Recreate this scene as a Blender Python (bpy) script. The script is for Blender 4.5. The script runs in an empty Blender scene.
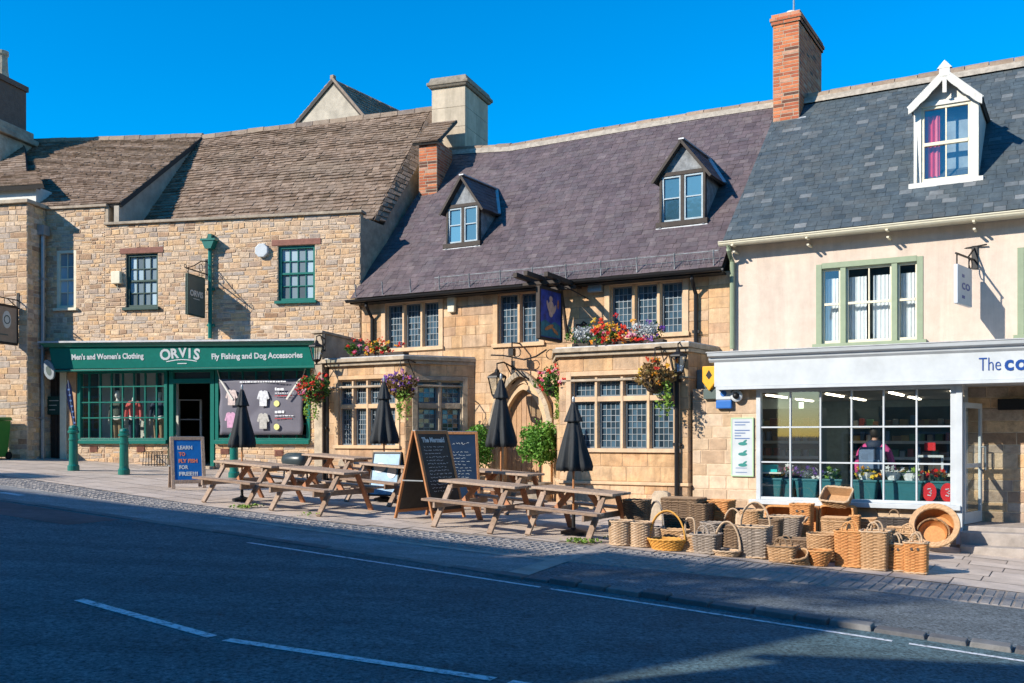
import bpy, math, random
from mathutils import Matrix, Vector
R = math.radians
random.seed(7)
scene = bpy.context.scene
COL = scene.collection
F_PX, CX, HY, EYE = 1000.0, 512.0, 438.0, 1.7

# ------------------------------------------------------------------ frames
class Frame:
    """a facade frame: x to the right along the facade, y into the building, z up"""
    def __init__(s, ox, oy, deg):
        s.o = (ox, oy); s.a = R(deg); s.deg = deg
        s.u = (math.cos(s.a), math.sin(s.a)); s.v = (-math.sin(s.a), math.cos(s.a))
    def X(s, px, y=0.0):
        k = (px - CX) / F_PX
        return (k * (s.o[1] + y * s.v[1]) - s.o[0] - y * s.v[0]) / (s.u[0] - k * s.u[1])
    def dep(s, x, y): return s.o[1] + x * s.u[1] + y * s.v[1]
    def Z(s, px, py, y=0.0):
        return EYE + (HY - py) * s.dep(s.X(px, y), y) / F_PX
    def w(s, x, y, z=0.0):
        return Vector((s.o[0] + x * s.u[0] + y * s.v[0], s.o[1] + x * s.u[1] + y * s.v[1], z))
    def inv(s, X, Y):
        dx, dy = X - s.o[0], Y - s.o[1]
        return dx * s.u[0] + dy * s.u[1], dx * s.v[0] + dy * s.v[1]
    def Y(s, x, px):
        k = (px - CX) / F_PX
        return (k * (s.o[1] + x * s.u[1]) - s.o[0] - x * s.u[0]) / (s.v[0] - k * s.v[1])
    def on_roof(s, px, py, ye, ze, m):
        """point where the sight line meets a roof plane z = ze + m (y - ye)"""
        lo, hi = ye - 1, ye + 9
        for _ in range(60):
            mid = (lo + hi) / 2
            if s.Z(px, py, mid) > ze + m * (mid - ye): lo = mid
            else: hi = mid
        return s.X(px, lo), lo, s.Z(px, py, lo)
P = Frame(6.44, 18.5, -30.0)
OC = P.w(-11.7, 0)
O = Frame(OC.x, OC.y, -12.0)

def clamp(a, lo, hi): return max(lo, min(hi, a))
def G(x, y):
    """height of the sloping street in the facade frame P"""
    return -0.06 * clamp(x, -42, 30) + 0.012 * clamp(y, -45, 12)
def GW(X, Y): return G(*P.inv(X, Y))
def gpt(px, py):
    """street point seen at a pixel -> world x, y, z"""
    k = (px - CX) / F_PX; q = (HY - py) / F_PX
    lo, hi = 3.0, 60.0
    for _ in range(60):
        m = (lo + hi) / 2
        if EYE + q * m > GW(k * m, m): lo = m
        else: hi = m
    return Vector((k * lo, lo, GW(k * lo, lo)))

# ------------------------------------------------------------------ mesh builder
class MB:
    def __init__(s, xf=None):
        s.v = []; s.f = []; s.t = []; s.m = []; s.xf = xf
    def add(s, vs, fs, t=0.5, mi=0):
        b = len(s.v)
        if s.xf is not None: vs = [s.xf @ Vector(p) for p in vs]
        s.v.extend([tuple(p) for p in vs])
        for f in fs:
            s.f.append(tuple(b + i for i in f)); s.t.append(t); s.m.append(mi)
    def box(s, x0, x1, y0, y1, z0, z1, t=None, mi=0):
        if t is None: t = random.random()
        s.add([(x0,y0,z0),(x1,y0,z0),(x1,y1,z0),(x0,y1,z0),(x0,y0,z1),(x1,y0,z1),(x1,y1,z1),(x0,y1,z1)],
              [(0,3,2,1),(4,5,6,7),(0,1,5,4),(1,2,6,5),(2,3,7,6),(3,0,4,7)], t, mi)
    def hexa(s, p, t=None, mi=0):
        if t is None: t = random.random()
        s.add(p, [(0,3,2,1),(4,5,6,7),(0,1,5,4),(1,2,6,5),(2,3,7,6),(3,0,4,7)], t, mi)
    def bar(s, p, q, w, h, up=(0,0,1), t=None, mi=0):
        p = Vector(p); q = Vector(q); d = (q - p).normalized(); up = Vector(up)
        if abs(d.dot(up)) > .98: up = Vector((0,1,0))
        a = d.cross(up).normalized() * (w / 2); b = a.cross(d).normalized() * (h / 2)
        s.hexa([p-a-b, p+a-b, q+a-b, q-a-b, p-a+b, p+a+b, q+a+b, q-a+b], t, mi)
    def quad(s, a, b, c, d, t=0.5, mi=0): s.add([a,b,c,d], [(0,1,2,3)], t, mi)
    def poly(s, pts, t=0.5, mi=0): s.add(pts, [tuple(range(len(pts)))], t, mi)
    def tube(s, path, r, seg=8, t=0.5, mi=0, caps=True, closed=False):
        path = [Vector(p) for p in path]; n = len(path)
        rr = r if isinstance(r, (list, tuple)) else [r] * n
        vs = []; fs = []
        up = Vector((0,0,1))
        for i, p in enumerate(path):
            a = path[(i - 1) % n] if (i or closed) else p
            b = path[(i + 1) % n] if (i < n - 1 or closed) else p
            d = (b - a).normalized()
            ref = up if abs(d.dot(up)) < .95 else Vector((1,0,0))
            e1 = d.cross(ref).normalized(); e2 = d.cross(e1).normalized()
            for k in range(seg):
                an = 2 * math.pi * k / seg
                vs.append(p + (e1 * math.cos(an) + e2 * math.sin(an)) * rr[i])
        for i in range(n if closed else n - 1):
            j = (i + 1) % n
            for k in range(seg):
                l = (k + 1) % seg
                fs.append((i*seg+k, i*seg+l, j*seg+l, j*seg+k))
        if caps and not closed:
            fs.append(tuple(range(seg))); fs.append(tuple(range((n-1)*seg + seg - 1, (n-1)*seg - 1, -1)))
        s.add(vs, fs, t, mi)
    def lathe(s, prof, c=(0,0,0), seg=16, t=0.5, mi=0, sx=1, sy=1, fold=None):
        vs = []; fs = []; n = len(prof)
        for (r, z) in prof:
            for k in range(seg):
                an = 2 * math.pi * k / seg
                q = r * (fold(k, z) if fold else 1)
                vs.append((c[0] + q*sx*math.cos(an), c[1] + q*sy*math.sin(an), c[2] + z))
        for i in range(n - 1):
            for k in range(seg):
                l = (k + 1) % seg
                fs.append((i*seg+k, i*seg+l, (i+1)*seg+l, (i+1)*seg+k))
        fs.append(tuple(range(seg-1, -1, -1))); fs.append(tuple(range((n-1)*seg, n*seg)))
        s.add(vs, fs, t, mi)
    def prism(s, poly, a0, a1, axis='y', t=None, mi=0):
        """poly of 2-D points (other two axes in order) extruded along an axis"""
        if t is None: t = random.random()
        def mk(p, a):
            return {'y': (p[0], a, p[1]), 'x': (a, p[0], p[1]), 'z': (p[0], p[1], a)}[axis]
        n = len(poly)
        vs = [mk(p, a0) for p in poly] + [mk(p, a1) for p in poly]
        fs = [tuple(range(n)), tuple(range(2*n-1, n-1, -1))] + [(i, i+n, (i+1) % n + n, (i+1) % n) for i in range(n)]
        s.add(vs, fs, t, mi)
    def build(s, name, mats, parent=None, bevel=0, smooth=False, loc=None, rotz=None, normals=True):
        me = bpy.data.meshes.new(name)
        me.from_pydata(s.v, [], s.f)
        if not isinstance(mats, (list, tuple)): mats = [mats]
        for m in mats: me.materials.append(m)
        me.polygons.foreach_set('material_index', s.m)
        at = me.attributes.new('tint', 'FLOAT', 'FACE'); at.data.foreach_set('value', s.t)
        if normals:
            import bmesh
            bm = bmesh.new(); bm.from_mesh(me); bmesh.ops.recalc_face_normals(bm, faces=bm.faces); bm.to_mesh(me); bm.free()
        if smooth:
            me.polygons.foreach_set('use_smooth', [True] * len(me.polygons))
        me.update()
        o = bpy.data.objects.new(name, me); COL.objects.link(o)
        if parent: o.parent = parent
        if loc is not None: o.location = loc
        if rotz is not None: o.rotation_euler = (0, 0, rotz)
        if bevel:
            b = o.modifiers.new('bevel', 'BEVEL'); b.width = bevel; b.segments = 2; b.limit_method = 'ANGLE'; b.angle_limit = R(40)
        return o

def tag(o, label=None, cat=None, group=None, kind=None):
    if label: o['label'] = label
    if cat: o['category'] = cat
    if group: o['group'] = group
    if kind: o['kind'] = kind
    return o
def thing(name, label, cat, loc=(0,0,0), rotz=0.0, group=None):
    o = bpy.data.objects.new(name, None); COL.objects.link(o)
    o.empty_display_size = .2
    o.location = loc; o.rotation_euler = (0, 0, rotz)
    return tag(o, label, cat, group)
def copy_tree(o, parent=None):
    c = o.copy(); COL.objects.link(c)
    if parent: c.parent = parent
    for ch in [k for k in bpy.data.objects if k.parent == o]: copy_tree(ch, c)
    return c
def struct(mb, name, mats, **k):
    return tag(mb.build(name, mats, **k), kind='structure')

def text_mesh(name, body, size, mat, parent, loc, width=None, bold=0.0, ext=.004, align='CENTER', rot=(math.pi/2,0,0), shear=0, space=1.0):
    cu = bpy.data.curves.new('t', 'FONT'); cu.body = body; cu.size = size; cu.extrude = ext; cu.offset = bold
    cu.align_x = align; cu.align_y = 'BOTTOM_BASELINE'; cu.shear = shear; cu.space_character = space; cu.resolution_u = 3
    ob = bpy.data.objects.new('t', cu); COL.objects.link(ob)
    bpy.context.view_layer.update()
    me = bpy.data.meshes.new_from_object(ob.evaluated_get(bpy.context.evaluated_depsgraph_get()))
    bpy.data.objects.remove(ob); bpy.data.curves.remove(cu)
    me.materials.clear(); me.materials.append(mat)
    if width and len(me.vertices):
        xs = [v.co.x for v in me.vertices]; k = width / (max(xs) - min(xs)); 
        for v in me.vertices: v.co.x *= k
    o = bpy.data.objects.new(name, me); COL.objects.link(o); o.parent = parent
    o.location = loc; o.rotation_euler = rot
    return o

# ------------------------------------------------------------------ materials
def newmat(name):
    m = bpy.data.materials.new(name); m.use_nodes = True
    nt = m.node_tree; nt.nodes.clear()
    out = nt.nodes.new('ShaderNodeOutputMaterial'); b = nt.nodes.new('ShaderNodeBsdfPrincipled')
    nt.links.new(b.outputs[0], out.inputs[0])
    return m, nt, b, out
def N(nt, typ, **k):
    n = nt.nodes.new(typ)
    for a, v in k.items(): setattr(n, a, v)
    return n
def mixc(nt, mode, fac, a, b):
    n = N(nt, 'ShaderNodeMix', data_type='RGBA', blend_type=mode)
    for sock, val in ((n.inputs[0], fac), (n.inputs[6], a), (n.inputs[7], b)):
        if hasattr(val, 'is_output'): nt.links.new(val, sock)
        elif isinstance(val, (tuple, list)): sock.default_value = (*val[:3], 1)
        else: sock.default_value = val
    return n.outputs[2]
def ramp(nt, src, stops, interp='LINEAR'):
    r = N(nt, 'ShaderNodeValToRGB'); cr = r.color_ramp; cr.interpolation = interp
    while len(cr.elements) < len(stops): cr.elements.new(0.5)
    for e, (p, c) in zip(cr.elements, stops):
        e.position = p; e.color = (*c, 1) if isinstance(c, (tuple, list)) else (c, c, c, 1)
    nt.links.new(src, r.inputs[0]); return r.outputs[0]
def noise(nt, scale, detail=4, rough=.6, vec=None, dist=0):
    n = N(nt, 'ShaderNodeTexNoise'); n.inputs['Scale'].default_value = scale; n.inputs['Detail'].default_value = detail
    n.inputs['Roughness'].default_value = rough; n.inputs['Distortion'].default_value = dist
    if vec is None:
        tc = N(nt, 'ShaderNodeTexCoord'); vec = tc.outputs['Object']
    nt.links.new(vec, n.inputs['Vector']); return n.outputs[0]
def bump(nt, b, h, strength, dist=.02):
    bn = N(nt, 'ShaderNodeBump'); bn.inputs['Strength'].default_value = strength; bn.inputs['Distance'].default_value = dist
    nt.links.new(h, bn.inputs['Height']); nt.links.new(bn.outputs[0], b.inputs['Normal'])
def mat_tint(name, cols, rough=.85, var=.35, nscale=6, bscale=25, bstr=.5, spec=.3, bdist=.02, big=.0, bigscale=.7, bigcol=(.3,.3,.3), metallic=0, streak=0):
    """colour picked per stone / tile / board from the face attribute 'tint', broken up by noise"""
    m, nt, b, out = newmat(name)
    at = N(nt, 'ShaderNodeAttribute', attribute_name='tint')
    n = len(cols)
    c = ramp(nt, at.outputs['Fac'], [(i / max(1, n - 1), k) for i, k in enumerate(cols)])
    nz = noise(nt, nscale, 6, .7)
    v = ramp(nt, nz, [(.25, 1 - var), (.75, 1 + var * .6)])
    c = mixc(nt, 'MULTIPLY', 1.0, c, v)
    if big:
        f = ramp(nt, noise(nt, bigscale, 5, .65, dist=.4), [(.45, 0.0), (.68, big)])
        c = mixc(nt, 'MIX', f, c, bigcol)
    if streak:
        tc = N(nt, 'ShaderNodeTexCoord'); mp = N(nt, 'ShaderNodeMapping'); mp.inputs['Scale'].default_value = (2.6, 2.6, .28); nt.links.new(tc.outputs['Object'], mp.inputs[0])
        c = mixc(nt, 'MULTIPLY', 1.0, c, ramp(nt, noise(nt, 1.0, 6, .7, vec=mp.outputs[0], dist=.6), [(.40, 1 - streak), (.62, 1.05)]))
    nt.links.new(c, b.inputs['Base Color'])
    b.inputs['Roughness'].default_value = rough; b.inputs['Specular IOR Level'].default_value = spec
    b.inputs['Metallic'].default_value = metallic
    if bstr: bump(nt, b, noise(nt, bscale, 6, .65), bstr, bdist)
    return m
def mat(name, col, rough=.6, metallic=0, spec=.4, var=.15, nscale=8, bscale=0, bstr=.3, bdist=.01, coat=0):
    m, nt, b, out = newmat(name)
    if var:
        v = ramp(nt, noise(nt, nscale, 5, .65), [(.3, 1 - var), (.7, 1 + var * .5)])
        nt.links.new(mixc(nt, 'MULTIPLY', 1.0, col, v), b.inputs['Base Color'])
    else: b.inputs['Base Color'].default_value = (*col, 1)
    b.inputs['Roughness'].default_value = rough; b.inputs['Metallic'].default_value = metallic
    b.inputs['Specular IOR Level'].default_value = spec; b.inputs['Coat Weight'].default_value = coat
    if bscale: bump(nt, b, noise(nt, bscale, 5, .6), bstr, bdist)
    return m
def mat_glass_dark(name, col=(.02,.028,.035), rough=.06, spec=.8):
    m, nt, b, out = newmat(name)
    at = N(nt, 'ShaderNodeAttribute', attribute_name='tint')
    c = ramp(nt, at.outputs['Fac'], [(0, tuple(k*.4 for k in col)), (1, tuple(k*1.8 for k in col))])
    nt.links.new(c, b.inputs['Base Color'])
    b.inputs['Roughness'].default_value = rough; b.inputs['Specular IOR Level'].default_value = spec
    bump(nt, b, noise(nt, 5, 2, .5), .12, .02)
    return m
def mat_glass_clear(name, tint=(.92,.97,.96), refl=1.0):
    m, nt, b, out = newmat(name); nt.nodes.remove(b)
    tr = N(nt, 'ShaderNodeBsdfTransparent'); tr.inputs[0].default_value = (*tint, 1)
    gl = N(nt, 'ShaderNodeBsdfGlossy'); gl.inputs['Roughness'].default_value = .02; gl.inputs[0].default_value = (.9,.95,1,1)
    lw = N(nt, 'ShaderNodeLayerWeight'); pw = N(nt, 'ShaderNodeMath', operation='POWER'); pw.inputs[1].default_value = 5.0; nt.links.new(lw.outputs['Facing'], pw.inputs[0])
    fr = N(nt, 'ShaderNodeMath', operation='MULTIPLY_ADD'); fr.inputs[1].default_value = .92; fr.inputs[2].default_value = .16; nt.links.new(pw.outputs[0], fr.inputs[0])
    mu = N(nt, 'ShaderNodeMath', operation='MULTIPLY'); mu.inputs[1].default_value = refl
    nt.links.new(fr.outputs[0], mu.inputs[0])
    mx = N(nt, 'ShaderNodeMixShader'); nt.links.new(mu.outputs[0], mx.inputs[0])
    nt.links.new(tr.outputs[0], mx.inputs[1]); nt.links.new(gl.outputs[0], mx.inputs[2]); nt.links.new(mx.outputs[0], out.inputs[0])
    return m
def mat_worn(name, col, under, lo=.36, hi=.52, scale=14):
    m, nt, b, out = newmat(name)
    f = ramp(nt, noise(nt, scale, 7, .75), [(lo, 0.0), (hi, 1.0)])
    nt.links.new(mixc(nt, 'MIX', f, under, col), b.inputs['Base Color']); b.inputs['Roughness'].default_value = .85
    return m
def mat_emit(name, col, s):
    m, nt, b, out = newmat(name)
    b.inputs['Base Color'].default_value = (*col, 1); b.inputs['Emission Color'].default_value = (*col, 1); b.inputs['Emission Strength'].default_value = s
    return m
def mat_ground(name, cols, speck=.5, scale=140, patch=.35, rough=.9, bstr=.5, bigscale=.5):
    m, nt, b, out = newmat(name)
    tc = N(nt, 'ShaderNodeTexCoord'); mp = N(nt, 'ShaderNodeMapping'); mp.inputs['Rotation'].default_value = (0, 0, R(30)); mp.inputs['Scale'].default_value = (.12, 1.5, 1); nt.links.new(tc.outputs['Object'], mp.inputs[0])
    trk = ramp(nt, noise(nt, 1.0, 5, .65, vec=mp.outputs[0]), [(.36, .78), (.62, 1.18)])
    a = ramp(nt, noise(nt, scale, 3, .8), [(.32, 1 - speck), (.68, 1 + speck)])
    a = mixc(nt, 'MULTIPLY', 1.0, a, ramp(nt, noise(nt, 3.2, 6, .75, dist=.8), [(.3, .72), (.7, 1.2)]))
    p = ramp(nt, noise(nt, bigscale, 6, .65, dist=.5), [(.3, cols[0]), (.55, cols[1]), (.75, cols[2])])
    nt.links.new(mixc(nt, 'MULTIPLY', 1.0, mixc(nt, 'MULTIPLY', 1.0, p, trk), a), b.inputs['Base Color'])
    b.inputs['Roughness'].default_value = rough; b.inputs['Specular IOR Level'].default_value = .3
    bump(nt, b, noise(nt, scale, 4, .7), bstr, .006)
    return m
def mat_leaf(name, cols):
    m, nt, b, out = newmat(name)
    at = N(nt, 'ShaderNodeAttribute', attribute_name='tint')
    c = ramp(nt, at.outputs['Fac'], [(i / max(1, len(cols) - 1), k) for i, k in enumerate(cols)])
    nt.links.new(c, b.inputs['Base Color']); b.inputs['Roughness'].default_value = .55
    b.inputs['Specular IOR Level'].default_value = .3
    tl = N(nt, 'ShaderNodeBsdfTranslucent'); nt.links.new(c, tl.inputs[0])
    mx = N(nt, 'ShaderNodeMixShader'); mx.inputs[0].default_value = .3
    nt.links.new(b.outputs[0], mx.inputs[1]); nt.links.new(tl.outputs[0], mx.inputs[2]); nt.links.new(mx.outputs[0], out.inputs[0])
    return m

M = {}
M['rubble'] = mat_tint('rubble_stone', [(.30,.175,.10),(.58,.39,.24),(.62,.38,.19),(.68,.49,.31),(.52,.39,.28),(.42,.35,.29),(.68,.42,.20),(.66,.51,.37),(.46,.28,.16),(.36,.30,.25)], var=.45, nscale=9, bscale=30, bstr=.8, big=.35, bigscale=.9, bigcol=(.36,.31,.27))
M['rubble_mortar'] = mat('rubble_mortar', (.57,.425,.285), .95, var=.3, bscale=40, bstr=.6)
M['ashlar'] = mat_tint('ashlar_stone', [(.54,.31,.155),(.63,.39,.20),(.68,.44,.24),(.57,.385,.24),(.70,.475,.29),(.62,.35,.17),(.50,.32,.20)], var=.42, nscale=4.5, bscale=22, bstr=.6, big=.6, bigscale=1.5, bigcol=(.47,.335,.22), streak=.28)
M['ashlar_mortar'] = mat('ashlar_mortar', (.40,.27,.16), .95, var=.3)
M['dress'] = mat_tint('dressed_stone', [(.57,.37,.205),(.63,.43,.255),(.60,.42,.27)], var=.25, nscale=5, bscale=25, bstr=.3, big=.3, bigscale=1.5, bigcol=(.3,.25,.19))
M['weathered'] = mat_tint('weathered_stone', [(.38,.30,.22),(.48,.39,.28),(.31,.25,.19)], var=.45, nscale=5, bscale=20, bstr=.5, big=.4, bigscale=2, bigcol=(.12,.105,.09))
M['coopstone'] = mat_tint('shop_base_stone', [(.46,.32,.20),(.56,.41,.27),(.62,.47,.33),(.50,.36,.24),(.40,.27,.17)], var=.35, nscale=5, bscale=22, bstr=.5, big=.3, bigscale=1.2, bigcol=(.34,.27,.2))
M['stucco'] = mat_tint('pale_stucco', [(.585,.475,.385),(.585,.475,.385)], rough=.92, var=.14, nscale=5, bscale=70, bstr=.5, bdist=.014, big=.14, bigscale=.8, bigcol=(.50,.41,.32), streak=.11)
M['grey_render'] = mat('grey_render', (.40,.35,.28), .95, var=.3, nscale=2.5, bscale=30, bstr=.4)
M['stonetile'] = mat_tint('stone_tile', [(.15,.095,.06),(.22,.148,.10),(.275,.19,.132),(.32,.225,.16),(.25,.178,.13),(.19,.13,.088)], var=.45, nscale=9, bscale=40, bstr=.6, big=.35, bigscale=.8, bigcol=(.21,.165,.115))
M['purple_slate'] = mat_tint('purple_slate', [(.086,.064,.07),(.105,.077,.083),(.12,.088,.093),(.132,.10,.103),(.105,.084,.09),(.15,.118,.117)], rough=.62, var=.38, streak=.2, nscale=5, bscale=40, bstr=.3, spec=.4, big=.25, bigscale=.8, bigcol=(.15,.105,.09))
M['blue_slate'] = mat_tint('blue_slate', [(.045,.066,.08),(.062,.083,.097),(.066,.088,.10),(.07,.092,.105),(.073,.094,.104),(.086,.098,.10),(.077,.097,.105),(.073,.094,.104),(.068,.09,.102),(.073,.091,.096),(.08,.10,.108),(.19,.2,.2)], rough=.6, var=.36, streak=.2, nscale=5, bscale=40, bstr=.3, spec=.4, big=.2, bigscale=.8, bigcol=(.09,.085,.075))
M['underlay'] = mat('roof_underlay', (.05,.045,.04), .9, var=0)
M['ridge'] = mat_tint('ridge_tile', [(.24,.17,.12),(.34,.25,.175),(.20,.155,.125)], var=.35, bstr=.4)
M['ridge_mortar'] = mat('ridge_mortar', (.36,.31,.25), .95, var=.4)
M['brick'] = mat_tint('red_brick', [(.10,.05,.035),(.42,.11,.045),(.50,.15,.06),(.54,.19,.08),(.34,.09,.045),(.50,.14,.055),(.46,.27,.18)], var=.3, nscale=9, bscale=50, bstr=.4)
M['brick_mortar'] = mat('brick_mortar', (.36,.28,.2), .95, var=.2)
M['dark_brick'] = mat_tint('sooty_brick', [(.06,.05,.048),(.13,.09,.072),(.20,.13,.10)], var=.3)
M['slatefront'] = mat('weathered_slate_front', (.24,.25,.255), .8, var=.55, nscale=7, bscale=25, bstr=.4)
M['chimneystone'] = mat_tint('chimney_stone', [(.50,.405,.29),(.54,.445,.33)], var=.25, nscale=3, bstr=.3, streak=.2)
M['lead'] = mat('lead_flashing', (.42,.43,.44), .55, .2, var=.25)
M['green'] = mat('green_paint', (.004,.135,.105), .35, var=.12, coat=.2)
M['green_dark'] = mat('dark_green_paint', (.012,.05,.04), .5, var=.12)
M['white'] = mat('white_paint', (.475,.505,.52), .45, var=.14, nscale=2.5)
M['cream'] = mat('cream_paint', (.66,.6,.44), .5, var=.12)
M['sage'] = mat('sage_paint', (.23,.28,.18), .5, var=.1)
M['offwhite'] = mat('off_white_paint', (.60,.58,.52), .5, var=.12)
M['black'] = mat('black_iron', (.014,.014,.015), .5, .3, var=.2)
M['darkwood'] = mat('dark_timber', (.04,.028,.02), .7, var=.4, bscale=30)
M['grey_metal'] = mat('galvanised', (.33,.35,.36), .45, .6, var=.2)
M['glass'] = mat_glass_dark('window_glass')
M['paleglass'] = mat_glass_dark('curtain_sky_glass', (.24,.31,.345), .08, .8)  # white curtains and bluish sky reflection, both painted into the glass colour
M['dormerglass'] = mat_glass_dark('dormer_glass', (.05,.13,.18), .06, .9)  # blue sky reflection painted into the base colour of the panes
M['leadglass'] = mat_glass_dark('leaded_glass', (.035,.065,.09), .08, .9)  # slightly blue base: reflected sky put into the colour
M['clear'] = mat_glass_clear('shop_glass', refl=.8)
M['came'] = mat('lead_came', (.25,.28,.30), .5, .2, var=.15)
M['greycase'] = mat('grey_casement', (.13,.16,.18), .6, var=.25)
M['bluecase'] = mat('blue_grey_casement', (.33,.40,.43), .6, var=.25)
M['lintelred'] = mat('red_lintel', (.24,.105,.075), .85, var=.3, bscale=30)
M['curtain'] = mat('white_curtain', (.75,.76,.78), .9, var=.08)
M['oak'] = mat_tint('pale_oak', [(.40,.23,.12),(.47,.28,.155),(.43,.26,.15)], rough=.7, var=.25, nscale=10, bscale=30, bstr=.25)
M['table'] = mat_tint('weathered_table_wood', [(.25,.165,.115),(.34,.24,.17),(.42,.31,.23),(.32,.225,.165)], rough=.8, var=.4, nscale=14, bscale=50, bstr=.4)
M['table_red'] = mat_tint('stained_table_wood', [(.34,.14,.07),(.42,.19,.10),(.32,.16,.095)], rough=.75, var=.35, nscale=14, bscale=50, bstr=.3)
M['orangewood'] = mat_tint('orange_wood', [(.40,.165,.06),(.46,.20,.08)], rough=.6, var=.25, nscale=14)
M['canvas'] = mat('charcoal_canvas', (.017,.02,.023), .75, var=.25, nscale=12, bscale=120, bstr=.15)
M['chalk'] = mat('chalkboard', (.05,.046,.04), .75, var=.35, nscale=5)
M['chalkblue'] = mat('blue_chalkboard', (.012,.032,.07), .6, var=.3, nscale=5)
M['whitechalk'] = mat('chalk_marks', (.6,.62,.6), .9, var=.2)
M['navy'] = mat('navy_cloth', (.015,.025,.055), .7, var=.2)
# ------------------------------------------------------------------ walls, roofs, windows
def stones(mb, x0, x1, z0, z1, holes=(), y=0.0, hr=(.10,.19), wr=(.18,.46), joint=.012, relief=.014, deep=.22, top=None, mi=0, mo=1, base=None, rnd=random, wav=0.0, split=0.0, cj=.25):
    """coursed masonry: every stone its own block standing a little proud of the mortar; holes = (x0,x1,z0,z1)"""
    ed = {z0, z1}
    for h in holes:
        for e in (h[2], h[3]):
            if z0 < e < z1: ed.add(e)
    ed = sorted(ed); rows = []
    for a, b in zip(ed[:-1], ed[1:]):
        n = max(1, round((b - a) / ((hr[0] + hr[1]) / 2)))
        cuts = [a]
        for i in range(1, n): cuts.append(a + (b - a) * i / n + rnd.uniform(-.28, .28) * (hr[1] - hr[0]))
        cuts.append(b); rows += list(zip(cuts[:-1], cuts[1:]))
    edset = [round(e, 5) for e in ed]
    def bed(z, x):
        if round(z, 5) in edset: return z
        return z + wav * math.sin(x * 2.1 + z * 7.3) + wav * .6 * math.sin(x * 5.3 - z * 11)
    for a, b in rows:
        if b - a < .01: continue
        zc = (a + b) / 2
        iv = [(x0, x1)]
        for h in holes:
            if h[2] <= zc <= h[3]:
                nv = []
                for p, q in iv:
                    if h[1] <= p or h[0] >= q: nv.append((p, q)); continue
                    if h[0] > p: nv.append((p, h[0]))
                    if h[1] < q: nv.append((h[1], q))
                iv = nv
        for p, q in iv:
            if q - p < .02: continue
            if top or base:
                pass
            xx = p; first = True
            cells = []
            while q - xx > 1e-4:
                wdt = rnd.uniform(*wr) * (1 if (b - a) > .09 else 1.25)
                if first: wdt *= rnd.uniform(.5, 1); first = False
                if q - xx - wdt < wr[0] * .6: wdt = q - xx
                cells.append((xx, min(q, xx + wdt), a, b)) if not (split and rnd.random() < split and b - a > .1) else cells.extend([(xx, min(q, xx + wdt), a, a + (b-a)*.45), (xx, min(q, xx + wdt), a + (b-a)*.45, b)])
                xx += wdt
            mtop = b
            if top: mtop = min(b, min(top(p), top(q), top((p + q) / 2)))
            for (c, d, ca, cb) in cells:
                bb = cb; aa = ca
                if top: bb = min(cb, top((c + d) / 2))
                if base: aa = max(ca, base((c + d) / 2))
                if bb - aa < .015: continue
                mb.box(c, d, y + .001, y + deep, aa, bb, .5, mo)
                j = joint / 2
                rl = relief * rnd.uniform(.35, 1.0); ch = min(.010, relief)
                k = lambda: rnd.uniform(-cj, cj) * joint
                C, D, A2, B2 = c + j, d - j, aa + j, bb - j
                za, zb, zc2, zd = bed(aa, C) + j, bed(aa, D) + j, bed(bb, D) - j, bed(bb, C) - j
                vs = [(C, y + .002, za), (D, y + .002, zb), (D, y + .002, zc2), (C, y + .002, zd),
                      (C + ch + k(), y - rl, za + ch + k()), (D - ch + k(), y - rl, zb + ch + k()), (D - ch + k(), y - rl, zc2 - ch + k()), (C + ch + k(), y - rl, zd - ch + k())]
                mb.add(vs, [(4,5,6,7),(0,1,5,4),(1,2,6,5),(2,3,7,6),(3,0,4,7)], rnd.random(), mi)

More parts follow.
